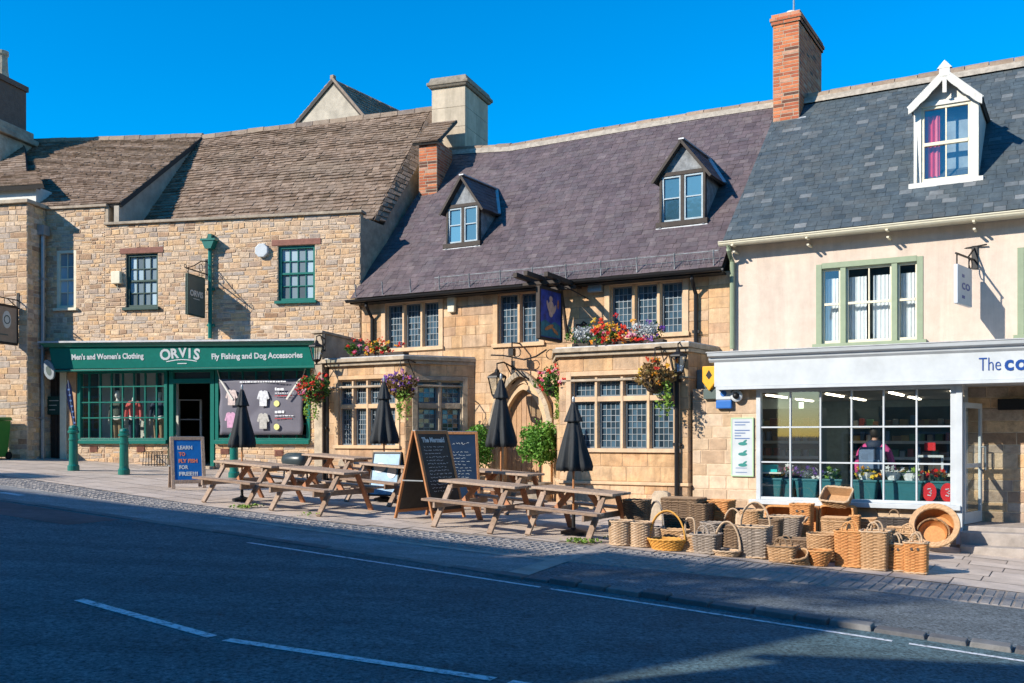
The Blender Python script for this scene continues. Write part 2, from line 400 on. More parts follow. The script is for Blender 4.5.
def tiles(mb, A, B, C, D, course=.2, width=.25, th=.018, jit=.25, dim=1.0, mi=0, under=None, thick=.12, rnd=random, wob=0.0, sag=None):
    """roof slope from eave A->B up to ridge D->C, every tile its own thin slab"""
    A, B, C, D = map(Vector, (A, B, C, D))
    nrm = (B - A).cross(D - A).normalized()
    if nrm.z < 0: nrm = -nrm
    at = lambda u, v: A.lerp(B, u).lerp(D.lerp(C, u), v) + (Vector((0,0,sag(u)*v)) if sag else Vector((0,0,0)))
    L = ((D - A).length + (C - B).length) / 2
    vs = [0.0]; c = course
    while vs[-1] < 1:
        f = vs[-1]; vs.append(f + course * (1 + (dim - 1) * f) / L)
    k = 1 / vs[-1]; vs = [a * k for a in vs]
    if under is not None:
        o = nrm * thick
        n_ = 8
        for i in range(n_):
            for k2 in range(n_):
                q_ = [at(i/n_, k2/n_), at((i+1)/n_, k2/n_), at((i+1)/n_, (k2+1)/n_), at(i/n_, (k2+1)/n_)]
                mb.add([p_ - nrm*.006 for p_ in q_], [(0,1,2,3)], .5, under); mb.add([p_ - o for p_ in q_], [(0,1,2,3)], .5, under)
        for a_, b_ in ((A,B),(B,C),(C,D),(D,A)): mb.add([a_ - o, b_ - o, b_ - nrm*.006, a_ - nrm*.006], [(0,1,2,3)], .5, under) if not sag else None
    for j in range(len(vs) - 1):
        v0, v1 = vs[j], vs[j + 1]
        wl = (at(1, v0) - at(0, v0)).length
        u = -rnd.random() * width / wl
        while u < 1:
            w = width * rnd.uniform(1 - jit, 1 + jit) / wl
            a, b = max(0, u), min(1, u + w)
            if b - a > .02 / wl:
                g = .003 / wl
                dv = rnd.uniform(-.12, .06) * (v1 - v0) * (jit * 2); lift = th * rnd.uniform(.7, 1.35) + wob * math.sin(a * 9 + j)
                e = min(1.0, v1 + .25 * (v1 - v0))
                p = [at(a + g, v0 + dv), at(b - g, v0 + dv + rnd.uniform(-.04,.04)*(v1-v0)*jit*2), at(b - g, e), at(a + g, e)]
                q = [p[0] + nrm*lift, p[1] + nrm*lift*rnd.uniform(.75,1.25), p[2] + nrm*.004, p[3] + nrm*.004]
                mb.add([p[0], p[1], p[2], p[3]] + q, [(4,5,6,7),(0,1,5,4),(1,2,6,5),(3,0,4,7)], rnd.random(), mi)
            u += w

def ridge_row(mb, A, B, r=.13, step=.42, mi=0, mo=None, h=.11):
    A, B = Vector(A), Vector(B); L = (B - A).length; d = (B - A) / L
    n = max(1, int(L / step)); sd = d.cross(Vector((0,0,1))).normalized()
    for i in range(n):
        p = A + d * (L * i / n + .008); q = A + d * (L * (i + 1) / n - .008)
        z = random.uniform(-.01, .01)
        up = Vector((0,0,1))
        prof = [sd*r - up*.10, sd*r*.75 + up*(h*.5+z), up*(h+z), -sd*r*.75 + up*(h*.5+z), -sd*r - up*.10]
        mb.add([p + k for k in prof] + [q + k for k in prof], [(i2, i2+1, i2+6, i2+5) for i2 in range(4)] + [(0,1,2,3,4),(9,8,7,6,5)], random.random(), mi)
    if mo is not None:
        mb.add([A + sd*(r+.05) - Vector((0,0,.17)), B + sd*(r+.05) - Vector((0,0,.17)), B + sd*(r-.03), A + sd*(r-.03)], [(0,1,2,3)], .5, mo)
        mb.add([A - sd*(r+.05) - Vector((0,0,.17)), B - sd*(r+.05) - Vector((0,0,.17)), B - sd*(r-.03), A - sd*(r-.03)], [(0,1,2,3)], .5, mo)

def panes(mb, x0, x1, z0, z1, y, nx, nz, tilt=.012):
    """small separate glass panes, each set at its own slight angle"""
    for i in range(nx):
        for j in range(nz):
            a, b = x0 + (x1-x0)*i/nx, x0 + (x1-x0)*(i+1)/nx
            c, d = z0 + (z1-z0)*j/nz, z0 + (z1-z0)*(j+1)/nz
            t = [random.uniform(-tilt, tilt) * (b - a) for _ in range(3)]
            mb.add([(a, y+t[0], c), (b, y+t[1], c), (b, y+t[1]+t[2], d), (a, y+t[0]+t[2], d)], [(0,1,2,3)], random.random(), 0)
def grid_bars(mb, x0, x1, z0, z1, y, nx, nz, w, d, rim=0.0):
    for i in range(1, nx):
        c = x0 + (x1-x0)*i/nx; mb.box(c-w/2, c+w/2, y-d, y+.002, z0, z1)
    for j in range(1, nz):
        c = z0 + (z1-z0)*j/nz; mb.box(x0, x1, y-d-.0015, y+.001, c-w/2, c+w/2)
    if rim:
        mb.box(x0, x0+rim, y-d-.004, y+.003, z0, z1); mb.box(x1-rim, x1, y-d-.004, y+.003, z0, z1)
        mb.box(x0+rim, x1-rim, y-d-.004, y+.003, z0, z0+rim); mb.box(x0+rim, x1-rim, y-d-.004, y+.003, z1-rim, z1)

def mullion_window(parent, x0, x1, z0, z1, y, n, rows=None, pn=(4,7), xf=None, band=.14, mul=.10, smat='dress', hood=False, curtain=False):
    """stone mullioned window with leaded lights; (x0..x1, z0..z1) is the masonry opening; rows = transom heights"""
    s = MB(xf); l = MB(xf); g = MB(xf); c = MB(xf)
    s.box(x0, x0+band, y-.03, y+.20, z0, z1); s.box(x1-band, x1, y-.03, y+.20, z0, z1)
    s.box(x0+band, x1-band, y-.03, y+.20, z1-band*.8, z1); s.box(x0-.02, x1+.02, y-.06, y+.20, z0, z0+band*.7)
    # inner step of the surround
    xi0, xi1, zi0, zi1 = x0+band, x1-band, z0+band*.7, z1-band*.8
    s.box(xi0, xi0+.035, y+.03, y+.20, zi0, zi1); s.box(xi1-.035, xi1, y+.03, y+.20, zi0, zi1); s.box(xi0+.035, xi1-.035, y+.03, y+.20, zi1-.035, zi1)
    xi0 += .035; xi1 -= .035; zi1 -= .035
    zs = [zi0] + list(rows or []) + [zi1]
    cell = (xi1 - xi0 + mul) / n
    for i in range(1, n):
        cx = xi0 + cell*i - mul/2; s.prism([(cx-mul/2, y+.18), (cx-mul/2, y+.06), (cx-mul*.22, y+.005), (cx+mul*.22, y+.005), (cx+mul/2, y+.06), (cx+mul/2, y+.18)], zi0, zi1, 'z')
    for k, z in enumerate(rows or []):
        s.box(xi0, xi1, y+.015, y+.19, z-mul/2, z+mul/2)
    if hood: s.box(x0-.1, x1+.1, y-.1, y-.031, z1-.01, z1+.08)
    for k in range(len(zs)-1):
        a = zs[k] + (mul/2 if k else 0); b = zs[k+1] - (mul/2 if k < len(zs)-2 else 0)
        for i in range(n):
            p = xi0 + cell*i; q = p + cell - mul
            nz = pn[1] if k == 0 else max(2, round(pn[1] * (b-a) / max(.01, zs[1]-zs[0])))
            c.box(p, p+.03, y+.085, y+.15, a, b); c.box(q-.03, q, y+.085, y+.15, a, b); c.box(p+.03, q-.03, y+.085, y+.15, a, a+.03); c.box(p+.03, q-.03, y+.085, y+.15, b-.03, b)
            panes(g, p+.03, q-.03, a+.03, b-.03, y+.125, pn[0], nz, .05)
            grid_bars(l, p+.03, q-.03, a+.03, b-.03, y+.122, pn[0], nz, .011, .007)
    w = s.build('window', M[smat], parent, bevel=.006)
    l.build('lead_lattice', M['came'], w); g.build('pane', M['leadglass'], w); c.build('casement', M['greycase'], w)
    return w

def sash_window(parent, x0, x1, z0, z1, y, nx, nz, paint, name='window', fr=.07, bar=.022, lintel=None, sill=True, glass='glass', mid=True, xf=None, curtain=None, recess=.10):
    f = MB(xf); g = MB(xf); b = MB(xf)
    yy = y + recess
    f.box(x0, x0+fr, yy-.05, yy+.06, z0, z1); f.box(x1-fr, x1, yy-.05, yy+.06, z0, z1)
    f.box(x0+fr, x1-fr, yy-.05, yy+.06, z1-fr, z1); f.box(x0+fr, x1-fr, yy-.05, yy+.06, z0, z0+fr)
    if mid: zc = (z0+z1)/2; f.box(x0+fr, x1-fr, yy-.03, yy+.05, zc-.025, zc+.025)
    grid_bars(b, x0+fr, x1-fr, z0+fr, z1-fr, yy+.012, nx, nz, bar, .02)
    panes(g, x0+fr, x1-fr, z0+fr, z1-fr, yy+.02, nx, nz, .03)
    w = f.build(name, M[paint], parent, bevel=.004)
    b.build('glazing_bars', M[paint], w); g.build('pane', M[glass], w)
    if sill:
        s = MB(xf); s.box(x0-.06, x1+.06, y-.09, yy, z0-.07, z0-.001); s.build('sill', M[paint], w, bevel=.005)
    if lintel:
        s = MB(xf); s.box(x0-.16, x1+.16, y-.022, y+.15, z1+.005, z1+.15); s.build('lintel', M[lintel], w, bevel=.008)
    return w

# ------------------------------------------------------------------ foliage
def leaf(mb, c, size, t, mi=0, rnd=random, up=.3):
    d = Vector((rnd.gauss(0,1), rnd.gauss(0,1), rnd.gauss(0,1) + up)).normalized()
    a = d.orthogonal().normalized(); a.rotate(Matrix.Rotation(rnd.random()*6.28, 3, d)); b = d.cross(a)
    L = size * rnd.uniform(.7, 1.3); c = Vector(c)
    mb.add([c - a*L*.5, c + b*L*.28 + d*L*.06, c + a*L*.5 - d*L*.05, c - b*L*.28 + d*L*.06], [(0,1,2,3)], t, mi)
def leaf_ball(mb, c, r, n, size, rnd=random, hollow=.5, mi=0, lump=.18, t0=0.0, t1=1.0):
    ph = [rnd.random()*6.28 for _ in range(6)]
    for _ in range(n):
        d = Vector((rnd.gauss(0,1), rnd.gauss(0,1), rnd.gauss(0,1))).normalized()
        k = hollow + (1 - hollow) * rnd.random() ** .6
        k *= 1 + lump * (math.sin(d.x*5+ph[0]) + math.sin(d.y*6+ph[1]) + math.sin(d.z*5+ph[2])) / 2
        p = Vector(c) + Vector((d.x*r[0], d.y*r[1], d.z*r[2])) * k
        leaf(mb, p, size, t0 + (t1-t0)*rnd.random(), mi, rnd)
def flower(mb, c, size, t, mi=0, rnd=random, petals=5):
    d = Vector((rnd.gauss(0,.6), rnd.gauss(0,.6) - .9, rnd.gauss(.5,.5))).normalized()
    a = d.orthogonal().normalized(); b = d.cross(a); c = Vector(c); vs = [c + d*size*.15]; fs = []
    for k in range(petals):
        an = 6.283*k/petals + rnd.uniform(-.2,.2); an2 = an + 6.283/petals*.5; an0 = an - 6.283/petals*.5
        i = len(vs)
        vs += [c + (a*math.cos(an0) + b*math.sin(an0))*size*.28, c + (a*math.cos(an) + b*math.sin(an))*size*.55 + d*size*rnd.uniform(0,.12), c + (a*math.cos(an2) + b*math.sin(an2))*size*.28]
        fs.append((0, i, i+1, i+2))
    mb.add(vs, fs, t, mi)
M['leaf'] = mat_leaf('green_leaves', [(.025,.07,.012),(.05,.13,.02),(.085,.19,.03),(.12,.23,.045)])
M['leaf_bright'] = mat_leaf('bright_leaves', [(.05,.14,.015),(.09,.24,.03),(.15,.33,.045),(.20,.38,.07)])
M['leaf_lime'] = mat_leaf('lime_leaves', [(.12,.22,.03),(.20,.34,.05),(.28,.42,.07)])
M['leaf_dark'] = mat_leaf('dark_leaves', [(.02,.045,.012),(.04,.08,.02),(.06,.11,.03)])
M['leaf_silver'] = mat_leaf('silver_leaves', [(.35,.38,.38),(.5,.53,.54),(.62,.64,.64)])
M['leaf_brown'] = mat_leaf('rusty_leaves', [(.16,.09,.03),(.25,.15,.05),(.2,.17,.06)])
M['fl_red'] = mat_leaf('red_petals', [(.55,.01,.015),(.68,.03,.02),(.75,.09,.03)])
M['fl_pink'] = mat_leaf('pink_petals', [(.6,.05,.16),(.75,.2,.33),(.8,.45,.5)])
M['fl_purple'] = mat_leaf('purple_petals', [(.10,.03,.28),(.22,.08,.42),(.35,.18,.5)])
M['fl_white'] = mat_leaf('white_petals', [(.7,.7,.68),(.8,.8,.78)])
M['fl_orange'] = mat_leaf('orange_petals', [(.75,.18,.02),(.8,.4,.03),(.8,.55,.06)])
M['fl_yellow'] = mat_leaf('yellow_petals', [(.8,.5,.02),(.85,.65,.06)])
# ------------------------------------------------------------------ the setting
PFM = Matrix.Translation((P.o[0], P.o[1], 0)) @ Matrix.Rotation(P.a, 4, 'Z')
def street_pt(x, n, dz=0.0): return PFM @ Vector((x, -n, G(x, -n) + dz))
def strip(mb, xs, n0, n1, dz, t=.5):
    """sheet along the street between n0(x) and n1(x) metres out from the facades"""
    f0 = n0 if callable(n0) else (lambda x: n0); f1 = n1 if callable(n1) else (lambda x: n1)
    for a, b in zip(xs[:-1], xs[1:]):
        mb.quad(street_pt(a, f0(a), dz), street_pt(b, f0(b), dz), street_pt(b, f1(b), dz), street_pt(a, f1(a), dz), t)
def lin(pts):
    def f(x):
        if x <= pts[0][0]: return pts[0][1]
        for (a, p), (b, q) in zip(pts[:-1], pts[1:]):
            if x <= b: return p + (q - p) * (x - a) / (b - a)
        return pts[-1][1]
    return f
rng = lambda a, b, s: [a + (b - a) * i / max(1, round((b - a) / s)) for i in range(max(1, round((b - a) / s)) + 1)]

M['earth'] = mat_ground('earth', [(.10,.09,.06),(.13,.115,.08),(.09,.10,.05)])
M['asphalt'] = mat_ground('road_asphalt', [(.054,.094,.106),(.068,.112,.124),(.09,.134,.145)], speck=.8, scale=26, patch=.3)
M['bay_dark'] = mat_ground('parking_asphalt', [(.092,.11,.12),(.112,.13,.14),(.135,.152,.16)], speck=.8, scale=28)
M['bay_light'] = mat_ground('forecourt_asphalt', [(.20,.20,.20),(.235,.235,.23),(.27,.265,.26)], speck=.4, scale=30)
M['pinkroad'] = mat_ground('pink_surfacing', [(.12,.075,.075),(.15,.095,.095),(.13,.10,.10)], speck=.4)
M['roadpaint'] = mat_worn('road_paint', (.62,.64,.66), (.13,.145,.155))
M['slabs'] = mat_tint('paving_slabs', [(.44,.355,.29),(.50,.41,.335),(.56,.46,.38),(.48,.40,.335)], var=.25, nscale=3, bscale=60, bstr=.25, big=.25, bigscale=.6, bigcol=(.36,.30,.25))
M['slabgap'] = mat('slab_joint', (.30,.25,.205), .95, var=.3)
M['setts'] = mat_tint('stone_setts', [(.23,.21,.195),(.26,.237,.22),(.285,.26,.24),(.245,.228,.215)], var=.3, bscale=60, bstr=.4)
M['kerbstone'] = mat_tint('kerb_stone', [(.10,.10,.105),(.15,.15,.15),(.19,.185,.18)], var=.35, bscale=40, bstr=.5)
M['concrete'] = mat('pale_concrete', (.36,.31,.27), .9, var=.3, nscale=4, bscale=60, bstr=.3)

g = MB()
xs = [-400,-120,-60,-42,-30,-20,-10,0,10,20,30,60,120,400]; ns = [-400,-100,-30,-12,0,10,20,30,45,100,400]
vs = [street_pt(x, n, -.03) for x in xs for n in ns]; k = len(ns)
g.add(vs, [(i*k+j, (i+1)*k+j, (i+1)*k+j+1, i*k+j+1) for i in range(len(xs)-1) for j in range(k-1)])
struct(g, 'ground', M['earth'])

cob0 = lin([(-16,6.3),(-10.4,6.75),(-6.5,6.72),(-2.6,5.75),(1.1,5.3),(5,5.2),(20,5.2)])      # inner edge of the cobbled strip
cob1 = lin([(-16,7.35),(-10,7.55),(-7,7.6),(-4.5,7.55),(-2.3,7.35),(1.1,6.55),(5,6.3),(20,6.2)])
S_ALL = rng(-42, 30, 2)
r = MB(); strip(r, S_ALL, 8.7, 17.4, .0); struct(r, 'road', M['asphalt'])
diag = lambda n: -2.64 + (n - 5.54) * .1
l = MB(); strip(l, rng(-42, -2.45, 1.5), cob1, 8.7, .004); struct(l, 'forecourt', M['bay_light'])
l = MB(); strip(l, rng(-2.35, 30, 1.5), cob1, 8.7, .004); struct(l, 'parking_bay', M['bay_dark'])
# pale channel between the two surfaces, and the pale edging of the cobbles
l = MB()
l.quad(street_pt(-2.72, 5.5, .012), street_pt(-2.5, 5.5, .012), street_pt(-2.2, 8.72, .012), street_pt(-2.5, 8.72, .012))
e0 = lambda x: cob1(x) - .02; e1 = lambda x: cob1(x) + .14
strip(l, rng(-8.5, -2.5, .75), e0, e1, .010)
struct(l, 'drain_channel', M['concrete'])
# pavement: slabs as real flags over a joint sheet
pv = MB(); strip(pv, rng(-42, 30, 1.0), lambda x: -.2, cob0, .002, 0.5)
for f in range(len(pv.m)): pv.m[f] = 1
n = .3
rows = []
while n < 7: rows.append(n); n += random.choice((.45, .6, .6, .75))
for n0, n1 in zip(rows[:-1], rows[1:]):
    x = -30 - random.random()
    while x < 16:
        w = random.choice((.6, .75, .9, .6)); lim = min(cob0(x), cob0(x + w))
        if n0 < lim - .1:
            b = min(n1, lim) - .008; t = random.random(); d = .008 + random.uniform(0, .004); a = n0 + .008
            pv.quad(street_pt(x+.008, a, d), street_pt(x+w-.008, a, d), street_pt(x+w-.008, b, d), street_pt(x+.008, b, d), t, 0)
        x += w
struct(pv, 'pavement', [M['slabs'], M['slabgap']])
# cobbled strip
cb = MB(); strip(cb, rng(-42, 30, .75), cob0, cob1, .003)
for f in range(len(cb.m)): cb.m[f] = 1
for (xa, xb) in ((-17, 11),):
    x = xa
    while x < xb:
        w = random.uniform(.10, .15); n0 = cob0(x); n1 = cob1(x); kk = max(3, round((n1 - n0) / .17))
        big = x > -1.0                                       # long drain setts by the basket shop
        kk = 2 if big else kk; w = w*.85 if big else w
        for j in range(kk):
            a = n0 + (n1-n0)*(j+.05)/kk + random.uniform(-.006,.006); b = n0 + (n1-n0)*(j+.93)/kk
            d = .012 + random.uniform(-.003, .004)
            p = [street_pt(x+.008, a, 0), street_pt(x+w-.008, a, 0), street_pt(x+w-.008, b, 0), street_pt(x+.008, b, 0)]
            c = .012
            q = [street_pt(x+.008+c, a+c, d), street_pt(x+w-.008-c, a+c, d), street_pt(x+w-.008-c, b-c, d), street_pt(x+.008+c, b-c, d)]
            cb.add(p + q, [(4,5,6,7),(0,1,5,4),(1,2,6,5),(2,3,7,6),(3,0,4,7)], random.random(), 0)
        x += w
struct(cb, 'cobbled_strip', [M['setts'], M['slabgap']])
# kerb of rough stones between the parking bay and the road
kb = MB(); x = -2.55
while x < 20:
    w = random.uniform(.32, .52); h = .05 + random.uniform(-.012, .015); s = random.uniform(-.02, .02); c = .014
    if x < -2.0: h *= .6
    a, b = 8.70 + s, 8.93 + s
    p = [street_pt(x+.006, a, -.02), street_pt(x+w-.006, a, -.02), street_pt(x+w-.006, b, -.02), street_pt(x+.006, b, -.02)]
    q = [street_pt(x+.006+c, a+c*.6, h), street_pt(x+w-.006-c, a+c*.6, h), street_pt(x+w-.006-c, b-c, h), street_pt(x+.006+c, b-c, h)]
    kb.add(p + q, [(4,5,6,7),(0,1,5,4),(1,2,6,5),(2,3,7,6),(3,0,4,7)], random.random())
    x += w
x = -30
while x < -2.6:                                              # flush kerb further up the hill
    w = random.uniform(.6, .9)
    p = [street_pt(x+.01, 8.68, -.02), street_pt(x+w-.01, 8.68, -.02), street_pt(x+w-.01, 8.86, -.02), street_pt(x+.01, 8.86, -.02)]
    q = [v + Vector((0,0,.035)) for v in p]
    kb.add(p + q, [(4,5,6,7),(0,1,5,4),(1,2,6,5),(2,3,7,6),(3,0,4,7)], random.random()); x += w
struct(kb, 'kerb', M['kerbstone'], bevel=.012)
# markings
mk = MB()
for a, b in ((-6.3,-1.75),(-1.62,2.05),(2.2,8)): strip(mk, [a, (a+b)/2, b], 9.17, 9.235, .005)
for a, b, n0, n1 in ((-9.5,-7.2,13.0,13.0),(-4.8,-2.78,12.95,13.15),(-2.62,-.25,13.15,12.72),(-.12,2.4,12.70,12.5),(3.2,5,12.6,12.6)):
    mk.quad(street_pt(a, n0-.05, .005), street_pt(b, n1-.05, .005), street_pt(b, n1+.06, .005), street_pt(a, n0+.06, .005))
for i in range(3): strip(mk, [-15.6+i*1.1, -15.0+i*1.1], 7.9+.1*i, 8.05+.1*i, .0085)
struct(mk, 'road_markings', M['roadpaint'])
pk = MB(); strip(pk, rng(-16, -9.2, 1), 8.95, 9.9, .003); struct(pk, 'pink_road_surface', M['pinkroad'])
# pavement and kerb on the near side
pv = MB(); strip(pv, S_ALL, 17.4, 21.2, .10); strip(pv, S_ALL, 17.39, 17.4, .05); struct(pv, 'near_pavement', M['concrete'])
kb = MB()
for a, b in zip(S_ALL[:-1], S_ALL[1:]):
    p = [street_pt(a+.01, 17.24, -.02), street_pt(b-.01, 17.24, -.02), street_pt(b-.01, 17.4, -.02), street_pt(a+.01, 17.4, -.02)]
    kb.hexa(p + [v + Vector((0,0,.13)) for v in p])
struct(kb, 'near_kerb', M['kerbstone'])

# ------------------------------------------------------------------ buildings
class Bld:
    def __init__(s, name, label, cat, fr, x0, group=None, z0=None, y0=0):
        p = fr.w(x0, y0); z0 = GW(p.x, p.y) if z0 is None else z0
        s.root = thing(name, label, cat, (p.x, p.y, z0), fr.a, group); s.fr = fr
        s.off = Vector((-x0, -y0, -z0)); s.xf = Matrix.Translation(s.off)
    def mb(s): return MB(s.xf)
    def loc(s, x, y, z): return Vector((x, y, z)) + s.off
def pipe(mb, pts, r=.045, seg=8, t=.5): mb.tube(pts, r, seg, t)

def dormer(B, name, cx, w, y0, zs, ze, zap, roof, face, over=.14, cheek='lead', tile='purple_slate', y_eave=-.3, z_eave=5.06, m=1.11, fancy=False):
    """gabled dormer: front at y0, sill zs, eaves ze, apex zap; its roof runs back into the main slope"""
    yb = lambda z: y_eave + (z - z_eave) / m
    x0, x1 = cx - w/2, cx + w/2
    mb = B.mb()
    # cheeks as thin walls reaching into the slope
    for xa, xb in ((x0, x0+.06), (x1-.06, x1)):
        mb.hexa([(xa,y0,zs-.12),(xb,y0,zs-.12),(xb,yb(zs-.12),zs-.12),(xa,yb(zs-.12),zs-.12),(xa,y0,ze),(xb,y0,ze),(xb,yb(ze)+.1,ze),(xa,yb(ze)+.1,ze)])
    mb.box(x0+.06, x1-.06, y0+.02, y0+.08, zs-.12, zs)
    mb.prism([(x0, ze), (x1, ze), (cx, zap-.05)], y0+.02, y0+.08, 'y')
    d = mb.build('dormer', M[cheek], B.root)
    # roof: two slabs with slates
    rf = B.mb(); ye = y0 - over; xo = .14 if not fancy else .07
    sl = (zap - ze) / (w/2); zlo = ze - xo * sl
    for sgn in (-1, 1):
        xe = cx + sgn * (w/2 + xo)
        a, b, c, dd = (xe, ye, zlo), (xe, yb(zlo)+.15, zlo), (cx, yb(zap)+.2, zap), (cx, ye, zap)
        if sgn > 0: tiles(rf, a, b, c, dd, .16, .22, .012, .2, under=1, thick=.05)
        else: tiles(rf, b, a, dd, c, .16, .22, .012, .2, under=1, thick=.05)
    rr = rf.build('dormer_roof', [M[tile], M['underlay']], d)
    fl = B.mb()
    fl.bar((cx, ye, zap+.02), (cx, yb(zap)+.1, zap+.02), .12, .03)
    fl.box(x0-.06, x1+.06, y0-.09, y0+.02, zs-.15, zs-.12)
    # flashing strips where cheek and roof meet the slope
    fl.bar((x1+xo, yb(zlo)-.02, zlo+.03), (cx, yb(zap)+.08, zap+.04), .10, .012)
    fl.build('flashing', M['lead'], d)
    # barge boards
    bb = B.mb()
    for sgn in (-1, 1):
        bb.bar((cx + sgn*(w/2+xo), ye-.015, zlo-.03), (cx, ye-.015, zap-.03), .03, .06 if not fancy else .08, up=(0,0,1))
    if fancy:
        for sgn in (-1, 1):                                   # one broad board with a fretted lower edge
            n = 30; up_, lo_ = [], []
            for i in range(n + 1):
                f = i / n; px_, pz_ = cx + sgn*(w/2+xo)*(1-f), zlo + (zap-zlo)*f
                up_.append((px_, pz_ + .02)); lo_.append((px_, pz_ - .14 - .016*abs(math.sin(f*math.pi*3)) - .03*math.sin(f*math.pi)))
            for i in range(n):
                bb.hexa([(lo_[i][0],ye-.04,lo_[i][1]),(lo_[i+1][0],ye-.04,lo_[i+1][1]),(lo_[i+1][0],ye-.012,lo_[i+1][1]),(lo_[i][0],ye-.012,lo_[i][1]),(up_[i][0],ye-.04,up_[i][1]),(up_[i+1][0],ye-.04,up_[i+1][1]),(up_[i+1][0],ye-.012,up_[i+1][1]),(up_[i][0],ye-.012,up_[i][1])], .5)
        bb.box(cx-.035, cx+.035, ye-.04, ye+.01, zap-.42, zap-.12); bb.box(cx-.09, cx+.09, ye-.045, ye+.01, zap-.12, zap+.02)
        bb.prism([(cx-.13, zap+.02), (cx+.13, zap+.02), (cx, zap+.17)], ye-.05, ye+.03, 'y')
    bb.build('barge_board', M[face], d, bevel=.004)
    return d, x0, x1

# ---- left-hand stone house ------------------------------------------------
LB = Bld('left_stone_house', 'tall stone house at the far left edge with a flared chimney and a downpipe', 'house', O, -9.6, y0=-.7)
mb = LB.mb()
stones(mb, -13.5, -8.70, .5, 7.68, [(-12.6,-11.6,5.0,6.4)], y=-.7, hr=(.10,.2), wr=(.18,.5), wav=.014, split=.2, cj=.6)
# return wall facing right
rt = MB(LB.xf @ Matrix(((0,1,0,-8.70),(1,0,0,0),(0,0,1,0),(0,0,0,1))) @ Matrix.Scale(-1, 4, (0,1,0)))
w = mb.build('wall', [M['rubble'], M['rubble_mortar']], LB.root)
stones(rt, -.70, .30, .5, 7.66, (), y=0, wr=(.2,.4), wav=.014, split=.2, cj=.6); rt.build('side_wall', [M['rubble'], M['rubble_mortar']], LB.root)
mb = LB.mb(); mb.box(-13.5, -8.62, -.80, -.3, 7.68, 7.78); mb.box(-8.98, -8.62, -.3, .45, 7.67, 7.775)
mb.build('coping', M['weathered'], LB.root, bevel=.015)
sash_window(LB.root, -12.6, -11.6, 5.0, 6.4, -.7, 2, 4, 'cream', xf=LB.xf)
mb = LB.mb()
tiles(mb, (-13.6,-.2,8.30), (O.X(43,-.2),-.2,8.30), (O.X(37,1.3),1.3,9.1), (-13.6,1.3,9.1), .16, .3, .03, .35, under=1)
rf = mb.build('porch_roof', [M['stonetile'], M['underlay']], LB.root)
mb = LB.mb(); mb.box(-13.5, O.X(36,.02), .02, .2, 7.7, 8.25); mb.box(O.X(36,.02)-.1,O.X(36,.02),.2,1.0,7.7,8.3); mb.build('dormer_wall', M['offwhite'], LB.root)
mb = LB.mb(); tiles(mb, (-14.5,.3,8.3), (O.X(28,.3),.3,8.3), (O.X(24,4.2),4.2,11.1), (-17.5,4.2,11.1), .22, .3, .03, .35, under=1)
mb.build('roof', [M['stonetile'], M['underlay']], LB.root)
# chimney: stone flare, brick shaft, pot
mb = LB.mb(); CXc, CYc = -12.35 - .45, 3.0; LB.xf = LB.xf @ Matrix.Translation((0,0,-.42)); mb.xf = LB.xf
mb.hexa([(CXc-1.5,CYc-.9,8.0),(CXc+1.05,CYc-.9,8.0),(CXc+1.05,CYc+.8,8.0),(CXc-1.5,CYc+.8,8.0),(CXc-1.3,CYc-.7,11.0),(CXc+.85,CYc-.7,11.0),(CXc+.85,CYc+.7,11.0),(CXc-1.3,CYc+.7,11.0)])
mb.box(CXc-1.4, CXc+.98, CYc-.85, CYc+.85, 11.0, 11.18)
mb.box(CXc-1.3, CXc+.88, CYc-.75, CYc+.75, 11.18, 11.4)
ch = mb.build('chimney', M['weathered'], LB.root, bevel=.03)
mb = LB.mb(); stones(mb, CXc-1.1, CXc+.72, 11.4, 12.62, (), y=CYc-.6, hr=(.07,.08), wr=(.2,.24), joint=.01, relief=.006, deep=1.2)
sd = MB(LB.xf @ Matrix(((0,1,0,CXc+.722),(1,0,0,0),(0,0,1,0),(0,0,0,1))) @ Matrix.Scale(-1, 4, (0,1,0)))
stones(mb, CXc-1.15, CXc+.78, 12.62, 12.78, (), y=CYc-.66, hr=(.07,.08), wr=(.2,.24), joint=.01, relief=.006, deep=1.3)
mb.build('brick_shaft', [M['dark_brick'], M['dark_brick']], ch)
mb = LB.mb(); mb.lathe([(.24,12.78),(.20,12.9),(.17,13.1),(.155,13.5),(.19,13.56),(.19,13.66),(.15,13.67)], (O.X(2, CYc), CYc, 0), 14); mb.build('chimney_pot', M['weathered'], ch, smooth=False); LB.xf = Matrix.Translation(LB.off)
mb = LB.mb(); pipe(mb, [(-8.62,-.22,6.95),(-8.62,-.22,.9)], .05); mb.box(-8.74,-8.5,-.34,-.1,6.95,7.2); 
for z in (2.2,4.0,5.8): mb.box(-8.69,-8.55,-.28,-.12,z,z+.05)
mb.build('downpipe', M['grey_metal'], LB.root)

# ---- shop house with the green shopfront -----------------------------------
OB = Bld('outfitters_house', 'long stone house with mossy stone-tiled roofs and a dark green shopfront', 'house', O, -4.3)
HO = [(-8.36,-7.80,5.08,6.58),(-6.36,-5.45,5.04,6.42),(-2.16,-1.18,5.09,6.46),(-7.74,-5.17,1.62,3.62),(-5.17,-3.86,.5,3.62),(-3.86,-1.30,1.62,3.62)]
mb = OB.mb()
stones(mb, -8.68, -6.95, .5, 7.66, [h for h in HO if h[0] < -6.95] + [(-8.66,-8.25,.5,3.5)], hr=(.075,.15), wr=(.10,.36), wav=.016, split=.2, cj=.7, joint=.015)
stones(mb, -6.95, 0.0, .5, 7.18, [(max(h[0],-6.95),)+h[1:] for h in HO if h[1] > -6.95], hr=(.075,.15), wr=(.10,.36), wav=.016, split=.2, cj=.7, joint=.015)
mb.build('wall', [M['rubble'], M['rubble_mortar']], OB.root)
